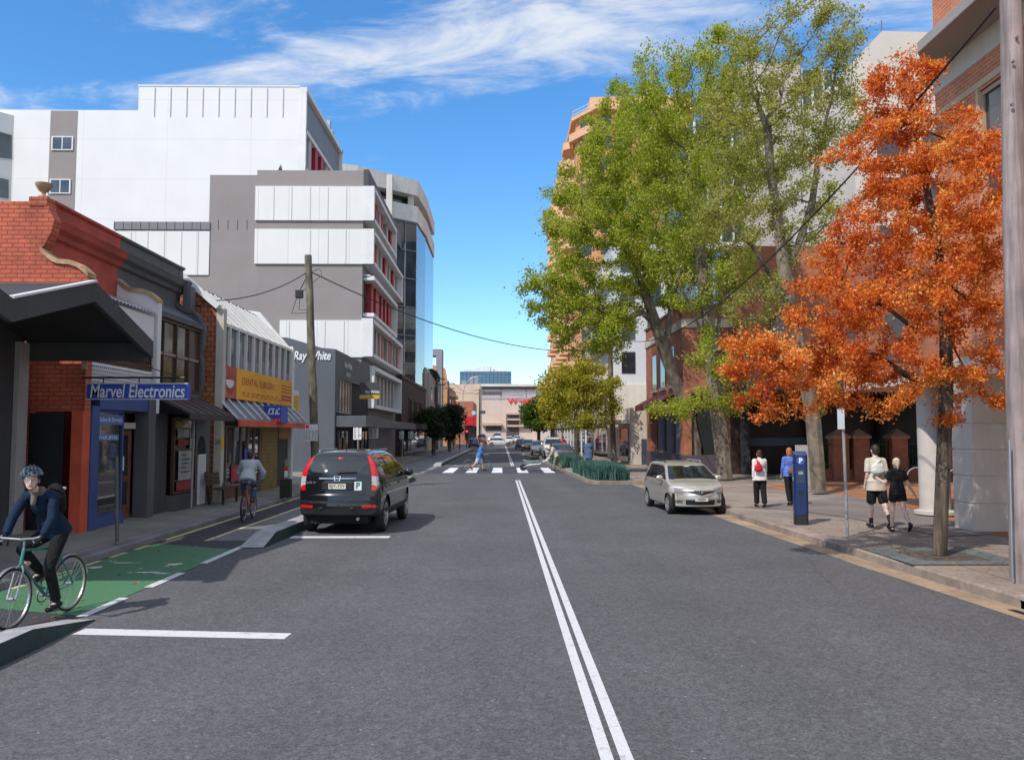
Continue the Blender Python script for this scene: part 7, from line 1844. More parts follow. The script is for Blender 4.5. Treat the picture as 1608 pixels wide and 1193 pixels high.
def helmet(par, H, f, col, dark):
    r_ = f.cross(V((0, 0, 1))).normalized(); mb = MB(); n, m = 28, 12; rows = []
    for j in range(m + 1):
        ph = R(8) + (math.pi / 2 - R(8)) * j / m
        rows.append([H + V((0, 0, .055)) + r_ * (.104 * math.cos(ph) * math.cos(2 * math.pi * i / n)) + f * (.134 * math.cos(ph) * math.sin(2 * math.pi * i / n) - .008) + u_ * (.105 * math.sin(ph) - .012) for i in range(n)])
    for j in range(m):
        for i in range(n): mb.quad(rows[j][i], rows[j][(i + 1) % n], rows[j + 1][(i + 1) % n], rows[j + 1][i])
    o = mb.build('helmet', col, par, smooth=True, local=True); sd = o.modifiers.new('s', 'SOLIDIFY'); sd.thickness = .02; sd.offset = 1
    vt = MB()
    for k, off in enumerate((-.055, -.02, .02, .055)):
        pts = [H + V((0, 0, .055)) + r_ * off * (.7 + .3 * math.cos(a)) + f * (.145 * math.sin(a) - .008) + u_ * (.125 * math.cos(a) * (1 - (off / .12) ** 2) + .0) for a in [R(-62 + 13 * q) for q in range(11)]]
        vt.tube(pts[:4], .010, 6); vt.tube(pts[5:], .010, 6)
    vt.build('helmet_vent', dark, o, local=True)
    st = MB()
    for sx in (-1, 1): st.tube([H + r_ * sx * .088 + f * .03 + u_ * .05, H + r_ * sx * .072 + f * .03 - u_ * .05, H + f * .055 - u_ * .118], .006, 5)
    st.build('chin_strap', m_black, o, local=True)
helmet(cyc, H, f, mat('helmet_blue', (.10, .17, .25), .35, .1, 8, coat=.4), m_black)
gl = MB()
for sx in (-1, 1): gl.tube([H + f * .104 + r_ * (sx * .033 + .025 * math.cos(a)) + u_ * (.006 + .019 * math.sin(a)) for a in [2 * math.pi * q / 14 for q in range(14)]], .0022, 5, closed=True); gl.tube([H + f * .100 + r_ * sx * .058 + u_ * .01, H + r_ * sx * .080 + u_ * .012], .0022, 4)
gl.tube([H + f * .108 - r_ * .008 + u_ * .012, H + f * .108 + r_ * .008 + u_ * .012], .0022, 4); gl.build('glasses', m_steel, cyc, local=True)
sc_ = MB(); sc_.cap(J['neck'] + V((-.04, .0, .0)), J['neck'] + V((.04, .0, .0)), .062); sc_.cap(J['neck'] + V((0, .06, -.01)), J['neck'] + V((0, .07, -.14)), .038, .03)
me = fuse(sc_, .008, 3); me.materials.append(clothm('grey_check_scarf', (.16, .15, .13), .8, .9, .5)); from_mesh('scarf', me, cyc)
gm = MB()
for a in ('L', 'R'): hand(gm, J['wr' + a] + J['hd' + a] * .015, J['hd' + a], J['hs' + a], (J['hn' + a] - J['hd' + a] * J['hn' + a].dot(J['hd' + a])), 1.13, 1.0)
me = fuse(gm, .0065, 2); me.materials.append(m_blk); from_mesh('gloves', me, cyc)
bp = MB(); ch = J['chest']; bp.ell(ch + V((0, -.20, .03)), (.14, .095, .21)); bp.ell(ch + V((0, -.25, -.06)), (.115, .06, .12)); me = fuse(bp, .012, 3); me.materials.append(m_blk)
bag = thing('backpack', 'black backpack on the back of the cyclist in the blue jumper', 'backpack', (c.x, c.y, .005), rz); from_mesh('bag', me, bag)
s_ = MB()
for sx in (-1, 1): s_.tube([ch + V((sx * .10, -.14, .14)), ch + V((sx * .11, .03, .185)), ch + V((sx * .125, .145, .06)), ch + V((sx * .14, .03, -.12)), ch + V((sx * .12, -.13, -.12))], .016, 6)
s_.build('strap', m_blk, bag, local=True); MB().box(-.08, .08, ch.y - .30, ch.y - .24, ch.z + .155, ch.z + .185).build('grey_label', m_whitesign, bag, bevel=.01, local=True)
# --- cyclist riding away
c, rz, wb = two_points((377, 822), (402, 811))
bike('orange red framed bicycle under the rider in the grey hooded top', None, (c.x, c.y, .005), rz, mat('orange_frame_paint', (.50, .09, .03), .35, .08, 5, coat=.5), .02, False, 'flat')
J = rider(0, 0, .12, .0, True, .06); J['head'] = V((0, .10, 1.62))
person('cyclist in a light grey hooded top and blue jeans riding away along the bike lane', J, dict(skin=m_skin, bottom=(m_jeans, 1.93, .012), top=(clothm('light_grey_fleece', (.42, .45, .47)), 1.93, .030, .06), shoe=m_shoeblk, hair=m_hairdk, topname='hooded_top', collar=.07), (c.x, c.y, .005), rz, None, .008)
# --- pedestrians on the right footpath
def foot(px, py):
    q = atZ(px, py, .15); return V((q.x, q.y, pave_z(q.x)))
def shoulder_bag(label, pos, rotz, c, rad, m_, strap_pts, flat=None):
    t = thing('shoulder_bag', label, 'bag', tuple(pos), rotz); mb = MB(); mb.ell(c, rad); mb.ell(V(c) + V((.0, 0, -rad[2] * .35)), (rad[0] * 1.08, rad[1] * 1.1, rad[2] * .7))
    if flat: mb.cap(V(c) + V((0, 0, rad[2])), V(flat), .05, .018)
    me = fuse(mb, .012, 3); me.materials.append(m_); from_mesh('bag', me, t); MB().tube(strap_pts, .010, 6).build('strap', m_, t, local=True); return t
m_redleather = clothm('red_leather', (.50, .018, .03), .7, .5); m_brownleather = clothm('brown_leather', (.16, .065, .03), .7, .5)
p = foot(1194, 796); s = .90
J = walk(s, ((9, 6), (-7, 10)), ((-8, 14), (8, 16)), 1)
person('woman in a white long sleeved top and black trousers with reddish hair in a bun', J, dict(s=s, b=1.14, skin=m_skin, bottom=(m_blk, 1.95, .028), top=(clothm('white_knit', (.66, .62, .60)), 1.9, .020, .17), shoe=m_shoeblk, hair=m_hairred, style='bun', topname='top'), tuple(p), R(4))
shoulder_bag('slouchy red bag hanging from the shoulder of the woman in white', p, R(4), (-.11, -.20, 1.12), (.12, .07, .12), m_redleather, [(-.13, -.19, 1.2), (-.13, -.12, 1.34), (-.12, .0, 1.385), (-.14, .11, 1.25), (-.2, .1, 1.1), (-.16, -.12, 1.08)], (-.12, -.13, 1.33))
p = foot(1241, 793); s = .93
J = walk(s, ((-6, 8), (8, 5)), ((6, 22), (-6, 12)), 1)
person('person in a blue top and dark trousers half hidden by the blue parking meter', J, dict(s=s, b=1.0, skin=m_skin, bottom=(m_blk, 1.93, .016), top=(clothm('cobalt_blue_cotton', (.10, .18, .52)), 1.5, .018, .12), shoe=m_shoeblk, hair=m_hairorange, style='bob', topname='top'), tuple(p), R(2))
shoulder_bag('brown leather bag beside the person in the blue top', p, R(2), (.02, -.20, .98), (.15, .07, .10), m_brownleather, [(-.05, -.2, 1.05), (-.1, -.13, 1.25), (-.12, .0, 1.42), (-.08, .1, 1.3), (.1, .1, 1.1), (.12, -.15, 1.0)])
p = foot(1378, 829); s = 1.03
J = walk(s, ((10, 4), (-16, 24)), ((-4, 30), (-10, 20)), 1)
person('tall man in a cream shirt, black shorts and black boots walking away', J, dict(s=s, b=1.04, skin=m_skin_pale, bottom=(m_blk, .95, .02), top=(clothm('cream_linen', (.56, .49, .41)), .85, .017, .20), shoe=m_shoeblk, hair=m_hairdk, topname='shirt', boot=.10), tuple(p), R(3))
shoulder_bag('white cloth bag slung over the back of the man in the cream shirt', p, R(3), (-.06, -.20, 1.30), (.155, .06, .135), clothm('white_canvas', (.62, .66, .62)), [(.05, -.2, 1.36), (.06, -.13, 1.46), (.02, -.02, 1.53), (-.02, .08, 1.46)], (.06, -.12, 1.48))
p = foot(1411, 836); s = .885
J = walk(s, ((14, 4), (-18, 30)), ((22, 24), (-4, 8)), 1, (0, 1, 0), 9, .15); J['elR'] = J['shR'] + V((.10, .02, -.235)); J['wrR'] = J['elR'] + V((.13, .03, -.19)); J['elL'] = J['shL'] + V((-.09, .06, -.22)); J['wrL'] = J['elL'] + V((-.05, .17, .06))
person('blonde woman in a black tee shirt and black shorts with a ponytail', J, dict(s=s, b=.94, skin=m_skin_pale, bottom=(m_blk, .42, .022), top=(m_blk, .62, .016, .10), shoe=m_shoeblk, hair=m_blonde, style='pony', topname='shirt'), tuple(p), R(-2))
# --- on the kerb island
q = atZ(925, 737, .15); s = 1.0
J = walk(s, ((14, 6), (-14, 20)), ((-10, 14), (12, 14)), 2)
person('dark haired person in a long denim jacket and jeans among the planted beds', J, dict(s=s, b=1.05, skin=m_skin, bottom=(m_jeans, 1.95, .03), top=(clothm('washed_denim', (.075, .125, .22)), 1.9, .04, .34), shoe=m_shoeblk, hair=m_hairdk, topname='jacket'), (q.x, q.y, .15), R(-8), None, .011)
shoulder_bag('brown bag carried beside the person in the denim jacket', (q.x, q.y, .15), R(-8), (.30, .02, .95), (.07, .13, .12), m_brownleather, [(.27, .0, 1.03), (.22, .02, 1.25), (.16, .0, 1.5), (.22, -.04, 1.22), (.28, -.02, 1.0)])
# --- person pushing a bicycle over the crossing
q = atZ(749, 739, .01)
bike('slim road bicycle pushed across the zebra crossing', None, (q.x, q.y + .38, .008), R(-90), m_black, .014, False, 'drop')
J = walk(.98, ((22, 8), (-20, 30)), ((30, 12), (38, 10)), 14); J['wrL'] = V((-.36, .42, 1.0)); J['elL'] = J['shL'].lerp(J['wrL'], .52) + V((0, -.03, -.07)); J['wrR'] = V((.12, .30, 1.0)); J['elR'] = J['shR'].lerp(J['wrR'], .5) + V((.05, -.06, -.08))
person('person in a blue shirt and pale shorts pushing a bicycle over the crossing', J, dict(s=.98, b=1.05, skin=m_skin, bottom=(clothm('pale_blue_cotton', (.42, .52, .62)), .95, .035), top=(clothm('mid_blue_cotton', (.06, .19, .50)), 1.5, .035, .16), shoe=m_shoeblk, hair=m_hairorange, topname='shirt'), (q.x + .12, q.y, .008), R(-90), None, .011)
# --- gardener with wheelbarrow and dog
q = atZ(838, 739, .01); wx, wy = q.x, q.y
t = thing('wheelbarrow', 'grey green garden wheelbarrow carrying a black dog over the crossing', 'wheelbarrow', (wx, wy, .008), R(90))
tr = MB(); lo = [(-.20, -.32, .38), (.20, -.32, .38), (.16, .36, .38), (-.16, .36, .38)]; hi = [(-.34, -.48, .60), (.34, -.48, .60), (.28, .66, .64), (-.28, .66, .64)]
tr.add(lo + hi, [(0, 1, 2, 3), (0, 1, 5, 4), (1, 2, 6, 5), (2, 3, 7, 6), (3, 0, 4, 7)]); o = tr.build('tray', mat('grey_green_steel', (.30, .36, .35), .5, .15, 4), t, local=True); sd = o.modifiers.new('s', 'SOLIDIFY'); sd.thickness = .012
fm = MB()
for sx in (-1, 1): fm.tube([(sx * .05, .62, .2), (sx * .17, .3, .36), (sx * .24, -.35, .42), (sx * .28, -.95, .78)], .018, 8); fm.tube([(sx * .24, -.35, .42), (sx * .24, -.42, .05), (sx * .22, -.28, .05), (sx * .2, -.1, .38)], .014, 8)
fm.tube([(-.24, -.42, .05), (.24, -.42, .05)], .012, 6); fm.build('handle_frame', m_galv, t, smooth=True, local=True)
w_ = MB().lathe([(.10, -.04), (.17, -.045), (.20, -.02), (.20, .02), (.17, .045), (.10, .04)], (0, .62, .20), 24, 'x'); o = w_.build('wheel', m_tyre, t, local=True); MB().lathe([(0, -.03), (.11, -.03), (.11, .03), (0, .03)], (0, .62, .20), 16, 'x').build('rim', m_galv, o, local=True)
d = thing('dog', 'black and white dog lying in the wheelbarrow', 'dog', (wx, wy, .008), R(90)); mb = MB()
mb.ell((0, .02, .66), (.13, .30, .13)); mb.ell((0, -.20, .70), (.12, .15, .15)); mb.ell((0, .28, .62), (.12, .15, .12)); mb.cap((0, -.26, .76), (0, -.36, .90), .085, .07); mb.ell((0, -.39, .94), (.075, .09, .075)); mb.cap((0, -.44, .925), (0, -.52, .90), .045, .03)
for sx in (-1, 1):
    mb.cap((sx * .05, -.36, .99), (sx * .065, -.35, 1.05), .025, .008); mb.cap((sx * .08, -.25, .62), (sx * .09, -.42, .50), .045, .03); mb.cap((sx * .09, -.42, .50), (sx * .09, -.50, .47), .03, .028); mb.cap((sx * .10, .25, .58), (sx * .12, .12, .47), .07, .04); mb.cap((sx * .12, .12, .47), (sx * .12, .22, .44), .035, .03)
mb.cap((0, .40, .66), (.02, .54, .74), .03, .025); mb.cap((.02, .54, .74), (.03, .60, .84), .026, .018)
mb.v = [(x, y, z + .09) for x, y, z in mb.v]; me = fuse(mb, .011, 3); me.materials.append(mat('black_fur', (.012, .012, .013), .8, .3, 30)); from_mesh('body', me, d)
tp_ = MB().ell((.03, .605, .98), (.03, .03, .05)); tp_.build('tail_tip', mat('white_fur', (.6, .6, .58), .9, .1, 20), d, smooth=True, local=True); MB().ell((0, -.29, .86), (.07, .09, .10)).build('white_chest', MATS['white_fur'], d, smooth=True, local=True)
J = walk(.97, ((14, 10), (-14, 24)), ((20, 20), (20, 20)), 26)
for a, sx in (('L', -1), ('R', 1)):
    J['wr' + a] = V((sx * .28, .46, .80)); J['el' + a] = J['sh' + a].lerp(J['wr' + a], .5) + V((sx * .05, -.06, -.02)); J['hd' + a] = V((0, .9, -.4)).normalized(); J['hn' + a] = V((0, -.2, -1)); J['hs' + a] = V((-sx, 0, 0)); J['curl' + a] = 1.0
J['head'] = J['neck'] + V((0, .10, .10))
person('person in a cream top and olive trousers bent over the wheelbarrow handles', J, dict(s=.97, b=1.0, skin=m_skin, bottom=(clothm('olive_trousers', (.20, .20, .14)), 1.95, .025), top=(clothm('cream_cotton', (.58, .52, .44)), .7, .025, .12), shoe=m_shoeblk, hair=m_hairdk, topname='shirt'), (wx + 1.33, wy, .008), R(90), None, .011)
# --- far pedestrians on the right-hand footpath
PEDG = 'people far down the right footpath'
J = walk(1.0)
pr_ = person('tiny far off pedestrian in a red top near the parked cars', J, dict(skin=m_skin, bottom=(m_blk, 1.95, .02), top=(clothm('red_cotton', (.5, .02, .03)), 1.4, .03, .12), shoe=m_shoeblk, hair=m_hairdk), (3.3, 128, 0), R(180), PEDG, .018)
for k, (x, y) in enumerate(((6.9, 92), (7.2, 104), (6.7, 118))):
    dup(pr_, (x, y, .14), R(180 if k % 2 else 10), ('far pedestrian in red walking under the shop awnings'), PEDG)
# ---------------------------------------------------------------- poles, cables, signs, street furniture
m_pole = barkm('weathered_timber_pole', (.22, .185, .16), (.095, .08, .07), 10, .06, .5)
m_pole2 = barkm('mossy_timber_pole', (.21, .19, .13), (.085, .075, .05), 6, .25, .5)
m_pole3 = barkm('pinkish_timber_pole', (.36, .28, .26), (.19, .15, .14), 12, .05, .5)
m_postgrey = mat('grey_post_paint', (.30, .30, .31), .5, .1, 3)
def pole(label, p0, p1, r0, r1, m_, extra=None, group=None):
    t = thing('utility_pole', label, 'pole', tuple(p0), 0, group)
    n = 14; P = [Vector(p0).lerp(Vector(p1), k / n) for k in range(n + 1)]; rg = random.Random(int(p0[1] * 10))
    MB().tube([p + Vector((rg.uniform(-.008, .008), rg.uniform(-.008, .008), 0)) for p in P], [(r0 + (r1 - r0) * k / n) * rg.uniform(.97, 1.03) for k in range(n + 1)], 16).build('post', m_, t, smooth=True)
    return t
YP = 31.8
pb, pt = atY(497, 760, YP), atY(484, 401, YP); pb.z = .1
upl = pole('leaning timber pole with parking signs behind the black car', pb, pt, .17, .135, m_pole2)
q = atY(470, 462, YP)
bx = MB().box(q.x - .14, q.x + .14, YP - .1, YP + .1, q.z - .15, q.z + .16); bx.build('junction_box', m_black, upl, bevel=.02)
br = MB(); c0 = atY(486, 428, YP)
br.tube([(c0.x, YP, c0.z + .05), (q.x, YP, q.z + .1)], .018, 6); br.tube([(q.x - .1, YP, q.z - .15), (q.x - .28, YP, q.z - .75), (q.x + .35, YP, q.z - .72)], .014, 6); br.tube([(q.x + .02, YP, q.z - .15), (q.x, YP, q.z - .6), (q.x + .3, YP, q.z - .62)], .012, 6); br.tube([(q.x + .1, YP, q.z + .1), (c0.x + .5, YP - .05, c0.z - .1), (c0.x + .4, YP, c0.z + .15), (c0.x, YP, c0.z)], .012, 6)
br.build('bracket', m_black, upl)
# parking signs fixed to the pole
def plate_marks(parent, x, y, z0, z1, w, red=True):
    """arrows, a red panel and lines of small print on a street sign"""
    if red: MB().box(x - w * .42, x + w * .1, y - .003, y - .001, z1 - .24 * (z1 - z0), z1 - .05 * (z1 - z0)).build('red_panel', m_redsign, parent)
    g = MB(); r = random.Random(int(abs(x) * 100)); n = 6
    for k in range(n):
        z = z0 + (z1 - z0) * (.08 + .62 * k / n)
        for sx in (-.4, .05): a = x + w * sx; g.box(a, a + w * r.uniform(.18, .36), y - .003, y - .001, z, z + (z1 - z0) * .055)
    g.build('small_print', mat('grey_print', (.22, .22, .22), .6, 0), parent)
ps = thing('parking_sign', 'pair of tilted white parking signs on the leaning timber pole', 'sign', (atY(489, 680, YP).x, YP - .25, atY(489, 680, YP).z))
for k, px in enumerate((484, 494)):
    a, b_ = atY(px - 4.7, 666, YP - .25), atY(px + 4.7, 692, YP - .25)
    o = MB().box(a.x, b_.x, YP - .255, YP - .25, b_.z, a.z).build('plate', m_whitesign, ps, bevel=.001); L = parent_loc(o)
    plate_marks(ps, (a.x + b_.x) / 2, YP - .256, b_.z, a.z, b_.x - a.x, k == 0)
# near right pole
pb, pt = atY(1606, 908, 11.6), atY(1584, -140, 11.6); pb.z = .12
upr = pole('thick weathered timber pole at the kerb right by the storm drain', pb, pt, .172, .145, m_pole3)
d_ = MB().tube([atY(1590, 905, 11.43), atY(1585, 690, 11.43)], .014, 6); d_.build('conduit', m_galv, upr)
bl_ = MB()
for (px, py) in ((1590, 98), (1588, 165), (1596, 60)): p_ = atY(px, py, 11.44); bl_.cyl(p_ + Vector((0, -.03, 0)), p_, .022, .022, 8)
bl_.each('bolt', m_steel, upr)
# pole among the trees
pb, pt = atY(964, 729, 56), atY(956, 500, 56); pb.z = .13
upm = pole('thin dark timber pole behind the planted kerb island', pb, pt, .20, .15, m_pole)
FP = []
for (px, pyt, Y, lb) in ((686, 590, 108, 'grey pole against the cream rendered building'), (704, 598, 132, 'timber pole in front of the tan gabled building'), (753, 610, 190, 'dark timber pole beside the plain cream building')):
    b0 = atY(px, 700, Y); t0 = atY(px, pyt, Y); b0.z = .13; FP.append(t0); u = pole(lb, b0, t0, .2, .15, m_pole)
    ca = MB()
    for k in (.4, 1.2): ca.box(t0.x - 1.1, t0.x + 1.1, Y - .06, Y + .06, t0.z - k - .07, t0.z - k + .07)
    ca.each('crossarm', m_pole, u)
def cable(label, p0, p1, sag, r=.014, n=26, group=None):
    p0, p1 = Vector(p0), Vector(p1); c = (p0 + p1) / 2
    t = MB().tube([p0.lerp(p1, k / n) - Vector((0, 0, 4 * sag * (k / n) * (1 - k / n))) for k in range(n + 1)], r, 6)
    t.v = [(x - c.x, y - c.y, z - c.z) for x, y, z in t.v]
    o = t.build('overhead_cable', m_black); o.location = c; tag(o, label, 'cable', group)
cable('black cable sagging across the street from the leaning pole', (c0.x + .1, YP, c0.z), atY(958, 548, 56), 1.15, .022)
cable('service cable from the leaning pole to the orange shingled wall', (c0.x - .1, YP, c0.z), atY(318, 472, 24.6), .30, .018)
cable('thick black cable running through the plane trees to the near timber pole', (7.15, 11.5, 8.35), (7.35, 56, 9.2), 2.35, .02)
WG = 'thin wires between the far left poles'
for k in (0, 1): cable('thin wire strung between the far left poles', (FP[0].x + (.8 if k else -.8), 108, FP[0].z - .4), (FP[1].x + (.8 if k else -.8), 132, FP[1].z - .4), .5, .02, 12, WG); cable('thin wire strung between the far left poles', (FP[1].x + (.8 if k else -.8), 132, FP[1].z - .4), (FP[2].x + (.8 if k else -.8), 190, FP[2].z - .4), 1.2, .03, 14, WG)
cable('wire crossing the street in front of the shopping centre', (FP[2].x, 190, FP[2].z - .4), (9, 186, 11.5), .8, .035, 14)
# wall bracket on the shingled building
wb_ = thing('cable_bracket', 'small black cable bracket on the orange shingled wall', 'bracket', tuple(atY(304, 480, 24.7))); q = atY(304, 480, 24.7)
b_ = MB().tube([(q.x, 24.74, q.z + .15), (q.x, 24.6, q.z), (q.x + .25, 24.6, q.z - .02), (q.x + .3, 24.6, q.z + .1)], .018, 6); b_.tube([(q.x + .05, 24.7, q.z - .25), (q.x, 24.6, q.z)], .015, 6); b_.build('arm', m_black, wb_)
ca_ = thing('wall_bell', 'round pale alarm bell high on the orange shingled wall', 'alarm', tuple(atY(278, 452, 24.7))); q = atY(278, 452, 24.7); MB().lathe([(0, -.08), (.07, -.06), (.09, 0)], (q.x, 24.75, q.z), 16, 'y').build('dome', m_whitemetal, ca_)

# parking meter
q = atZ(1258, 823, .14); mx_, my_ = q.x, q.y
t = thing('parking_meter', 'tall dark blue parking meter with white P roundels', 'parking meter', (mx_, my_, .14), R(-14))
m_mblue = mat('meter_blue', (.008, .024, .105), .35, .1, 2, coat=.5)
b_ = MB().prism([(-.155, -.12), (-.11, -.165), (.11, -.165), (.155, -.12), (.155, .16), (-.155, .16)], 'z', .22, 1.58)
b_.add([(-.155, -.12, 1.58), (-.11, -.165, 1.58), (.11, -.165, 1.58), (.155, -.12, 1.58), (.155, .16, 1.66), (-.155, .16, 1.66)], [(0, 1, 2, 3, 4, 5)]); b_.quad((-.155, .16, 1.58), (.155, .16, 1.58), (.155, .16, 1.66), (-.155, .16, 1.66)); b_.add([(.155, -.12, 1.58), (.155, .16, 1.58), (.155, .16, 1.66)], [(0, 1, 2)]); b_.add([(-.155, -.12, 1.58), (-.155, .16, 1.58), (-.155, .16, 1.66)], [(0, 1, 2)])
b_.build('cabinet', m_mblue, t, local=True, bevel=.01)
MB().prism([(-.15, -.115), (-.11, -.155), (.11, -.155), (.15, -.115), (.15, .155), (-.15, .155)], 'z', 0, .22).build('plinth', m_black, t, local=True)
m_mlight = mat('roundel_blue', (.03, .13, .42), .4, 0)
for (c_, r_, u_) in (((0, -.168, 1.45), (1, 0, 0), (0, 0, 1)), ((-.158, .02, 1.45), (0, -1, 0), (0, 0, 1))):
    nn = Vector(r_).cross(Vector(u_)); MB().cyl(Vector(c_) - nn * .002, Vector(c_) + nn * .004, .085, .085, 24).build('roundel', m_mlight, t, local=True)
    text_obj('lettering', 'P', .15, m_wletter, t, Vector(c_) + nn * .005, r_, u_, .002, width=.075, bold=.05, local=True)
pn = MB().box(-.09, .09, -.170, -.164, .95, 1.25).build('ticket_panel', mat('meter_panel', (.03, .05, .10), .4, .2, 12), t, local=True)
MB().box(-.05, .05, -.174, -.170, 1.14, 1.21).build('display', m_galv, t, local=True); MB().box(-.05, .05, -.173, -.166, .7, .78).build('ticket_slot', m_black, t, local=True)
# grey cabinet behind
t = thing('service_cabinet', 'plain grey cabinet standing behind the blue parking meter', 'cabinet', tuple(atZ(1266, 772, .14)))
q = parent_loc(t); a, b_ = atY(1256, 699, q.y), atY(1274, 699, q.y); MB().box(a.x, b_.x, q.y, q.y + .5, .14, a.z).build('casing', m_palegrey, t, bevel=.01)
# slim sign posts
def signpost(label, px, pyb, pyt, plates, z0=.14, lean=0, r=.03, thinedge=False, group=None, marks_=True):
    g = atZ(px, pyb, z0); Y = g.y; tp = atY(px + lean, pyt, Y)
    t = thing('sign_post', label, 'sign post', tuple(g), 0, group)
    MB().cyl((g.x, Y, z0), tuple(tp), r, r, 10).build('post', m_postgrey, t, smooth=True)
    for (x0, y0, x1, y1, red) in plates:
        a, b_ = atY(x0, y0, Y - .05), atY(x1, y1, Y - .05)
        MB().box(a.x, b_.x, Y - .055, Y - .05, b_.z, a.z).build('plate', m_whitesign, t)
        if marks_: plate_marks(t, (a.x + b_.x) / 2, Y - .056, b_.z, a.z, b_.x - a.x, red)
    return t, tp, Y
t, tp, Y = signpost('slim grey post with an edge on white sign beside the couple walking away', 1331, 843, 638, [], lean=-8)
MB().box(tp.x - .045, tp.x - .035, Y - .16, Y + .16, tp.z - .46, tp.z - .04).build('plate', m_whitesign, t); MB().box(tp.x - .035, tp.x - .03, Y - .16, Y + .16, tp.z - .46, tp.z - .04).build('plate_back', m_galv, t)
t, tp, Y = signpost('grey post with an angled white and red sign by the white security gate', 300, 797, 652, [], .25, 5)
pl = MB(); pl.add([(tp.x - .04, Y - .05, tp.z - .62), (tp.x + .10, Y - .22, tp.z - .62), (tp.x + .10, Y - .22, tp.z - .02), (tp.x - .04, Y - .05, tp.z - .02)], [(0, 1, 2, 3)]); o = pl.build('plate', m_whitesign, t); sd = o.modifiers.new('s', 'SOLIDIFY'); sd.thickness = .006
pl = MB(); pl.add([(tp.x - .05, Y - .045, tp.z - .62), (tp.x - .01, Y - .095, tp.z - .62), (tp.x - .01, Y - .095, tp.z - .02), (tp.x - .05, Y - .045, tp.z - .02)], [(0, 1, 2, 3)]); pl.v = [(x, y - .006, z) for x, y, z in pl.v]; pl.build('red_band', m_redsign, t)
signpost('white parking sign with a red panel near the agency shopfront', 562, 744.5, 658, [(555, 660, 567.5, 690, True)], .14, 0)
signpost('plain white parking sign next to the one with a red panel', 588, 737, 664, [(579, 667, 594, 688, False)], .14, 0)
signpost('small white sign further along under the awning edge', 632, 725, 668, [(627, 677, 634, 689, False)], .14, 0)
signpost('smallest white sign before the dark street trees', 646, 721, 676, [(641, 677, 649, 689, False)], .14, 0)
# bare bollard post on the near left footpath
g = atZ(184, 853, .14); tp = atY(183, 716, g.y)
t = thing('bollard_post', 'bare slim grey post on the footpath edge by the blue shopfront', 'post', tuple(g)); MB().cyl(tuple(g), tuple(tp), .033, .033, 12).build('post', mat('dark_grey_post', (.10, .10, .105), .5, .1), t, smooth=True); MB().lathe([(.07, 0), (.07, .015), (.035, .03)], tuple(g), 14).build('base_plate', m_steel, t)
# squat dark bollard with a stickered post
g = atZ(447, 781, .16); Y = g.y; a, b_ = atY(439, 752, Y), atY(456, 752, Y)
t = thing('timber_stump', 'squat dark square timber stump carrying a thin stickered post', 'bollard', tuple(g)); MB().box(a.x, b_.x, Y, Y + .26, .15, a.z).build('block', mat('dark_timber_block', (.035, .028, .022), .85, .3, 6, .5), t, bevel=.02)
MB().box(g.x - .04, g.x + .06, Y + .1, Y + .2, a.z, a.z + .62).build('post', mat('tan_post', (.30, .22, .13), .7, .2), t); MB().box(g.x - .045, g.x + .065, Y + .09, Y + .1, a.z + .28, a.z + .40).build('red_sticker', m_redsign, t); MB().box(g.x - .045, g.x + .065, Y + .09, Y + .1, a.z + .06, a.z + .26).build('white_sticker', m_whitesign, t)
# bench by the dental shopfront
g = atZ(345, 800, .2); bx_, by_ = -8.05, 24.3
t = thing('park_bench', 'dark timber bench in the shade outside the orange shingled building', 'bench', (bx_, by_, .2), R(0))
s_ = MB()
for k in range(4): s_.box(-.22 + k * .115, -.13 + k * .115, -.75, .75, .42, .45)
s_.build('seat', m_darkwood, t, local=True)
s_ = MB()
for k in range(3): s_.box(-.28 - .02 * k, -.255 - .02 * k, -.75, .75, .55 + k * .12, .64 + k * .12)
s_.build('backrest', m_darkwood, t, local=True)
for yy in (-.6, .6):
    f_ = MB(); f_.beam((.18, yy, 0), (.18, yy, .42), .06, .05); f_.build('leg', m_black, t, local=True); f_ = MB(); f_.beam((-.2, yy, 0), (-.33, yy, .92), .06, .05); f_.build('leg', m_black, t, local=True)
# bicycle hoops on the terracotta paving
HG = 'steel bicycle hoops on the terracotta paving'
def hoop(px, py, w):
    g = atZ(px, py, .146); t = thing('bicycle_hoop', 'curved grey steel bicycle hoop between the beige pier and the brick fence', 'bicycle rack', tuple(g), 0, HG)
    MB().tube([(-w, 0, 0)] + [(w * math.cos(a), 0, .45 + .35 * math.sin(a)) for a in [math.pi - math.pi * k / 12 for k in range(13)]] + [(w, 0, 0)], .024, 8).build('tube', m_postgrey, t, smooth=True, local=True)
for (px, py) in ((1440, 768), (1503, 772)): hoop(px, py, .36)
# red traffic lights
TG = 'red traffic lights at the far crossing'
def traffic_light(px, py, Y, lb):
    q = atY(px, py, Y); t = thing('traffic_light', lb, 'traffic light', (q.x, Y, .1), 0, TG)
    MB().cyl((q.x, Y, .1), (q.x, Y, q.z + .5), .07, .07, 8).build('post', m_black, t); MB().box(q.x - .2, q.x + .2, Y - .25, Y - .08, q.z - .75, q.z + .3).build('housing', m_black, t)
    MB().lathe([(0, 0), (.17, 0), (.14, -.04), (0, -.06)], (q.x, Y - .25, q.z + .08), 14, 'y').build('red_lamp', mat('lit_red_signal', (.9, .03, .02), .4, 0, emit=3.0), t)
    for k in (1, 2): MB().lathe([(0, 0), (.15, 0), (.12, -.02), (0, -.03)], (q.x, Y - .25, q.z + .08 - .33 * k), 12, 'y').build('unlit_lamp', m_dark, t)
traffic_light(722, 669, 108, 'larger red traffic light against the dark street tree'); traffic_light(733, 678, 122, 'red traffic light just right of the dark tree crown'); traffic_light(712, 680, 116, 'red traffic light half lost in the dark foliage')
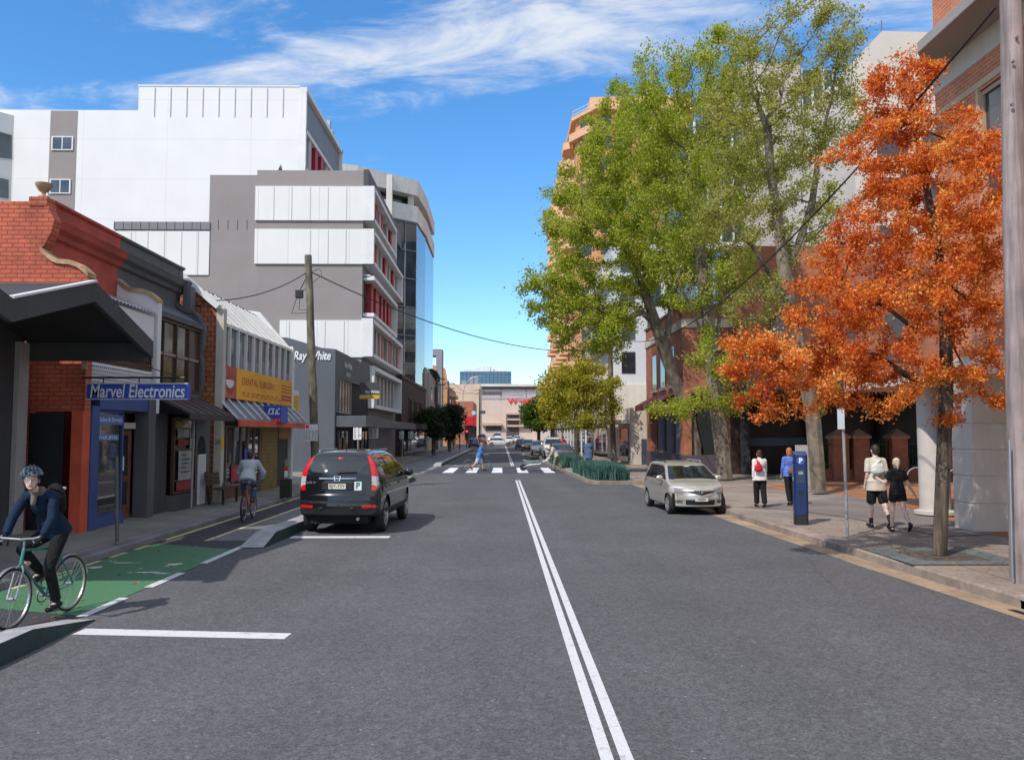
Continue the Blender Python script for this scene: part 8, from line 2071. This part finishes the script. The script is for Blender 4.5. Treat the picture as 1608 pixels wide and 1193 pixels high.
# street lamp at the far end
q = atY(727, 604, 165); t = thing('street_lamp', 'tall thin street lamp with a curved arm at the far end', 'street lamp', (q.x, 165, 0))
MB().tube([(q.x, 165, 0), (q.x, 165, q.z - 2), (q.x + .4, 165, q.z), (q.x + 1.6, 165, q.z + 1.4), (q.x + 3.2, 165, q.z + 1.7)], .07, 8).build('post', m_galv, t, smooth=True); MB().box(q.x + 3.0, q.x + 3.9, 164.85, 165.15, q.z + 1.58, q.z + 1.75).build('lamp_head', m_galv, t, bevel=.03)
# clock sign over the far footpath
q = atY(744, 648, 170); t = thing('clock_sign', 'round pale clock sign above the red shop sign', 'clock', (q.x, 170, 0)); MB().cyl((q.x, 170, q.z), (q.x, 170.3, q.z), .45, .45, 20).build('face', mat('pale_blue_face', (.45, .60, .62), .5, 0), t); MB().cyl((q.x, 170.15, 0), (q.x, 170.15, q.z - .4), .06, .06, 8).build('post', m_black, t)
q = atY(758, 647, 186); t = thing('direction_sign', 'small dark blue sign board on the far timber pole', 'sign', (q.x, 186, q.z)); MB().box(q.x - .6, q.x + .6, 185.9, 186, q.z - .35, q.z + .35).build('board', mat('dark_blue_board', (.06, .10, .2), .5, 0), t)
# fallen leaves in the bike lane and gutter
rg = np.random.default_rng(77); n = 260
pts = np.stack([rg.uniform(-7.0, -5.1, n), rg.uniform(9, 27, n), np.full(n, .016)], 1)
pts2 = np.stack([rg.uniform(6.0, 9.0, 340), rg.uniform(11.5, 20, 340), np.full(340, .162)], 1); pts2 = pts2[pts2[:, 0] > np.array([kx(y) + .5 for y in pts2[:, 1]])]
me = leaf_mesh('fallen_leaves', np.concatenate([pts, pts2]), .07, rg, .6, 0, .4); vv = np.zeros(len(me.vertices) * 3); me.vertices.foreach_get('co', vv); vv = vv.reshape(-1, 4, 3); cz = vv[:, :, 2].mean(1, keepdims=True); vv[:, :, 2] = cz + (vv[:, :, 2] - cz) * .22; me.vertices.foreach_set('co', vv.reshape(-1))
me.materials.append(leafm('dry_leaves', [(.20, .08, .03), (.32, .16, .05), (.45, .20, .05)], .1)); tag(from_mesh('fallen_leaves', me), 'scattered dry fallen leaves in the bike lane and under the orange tree', 'leaves', None, 'stuff')
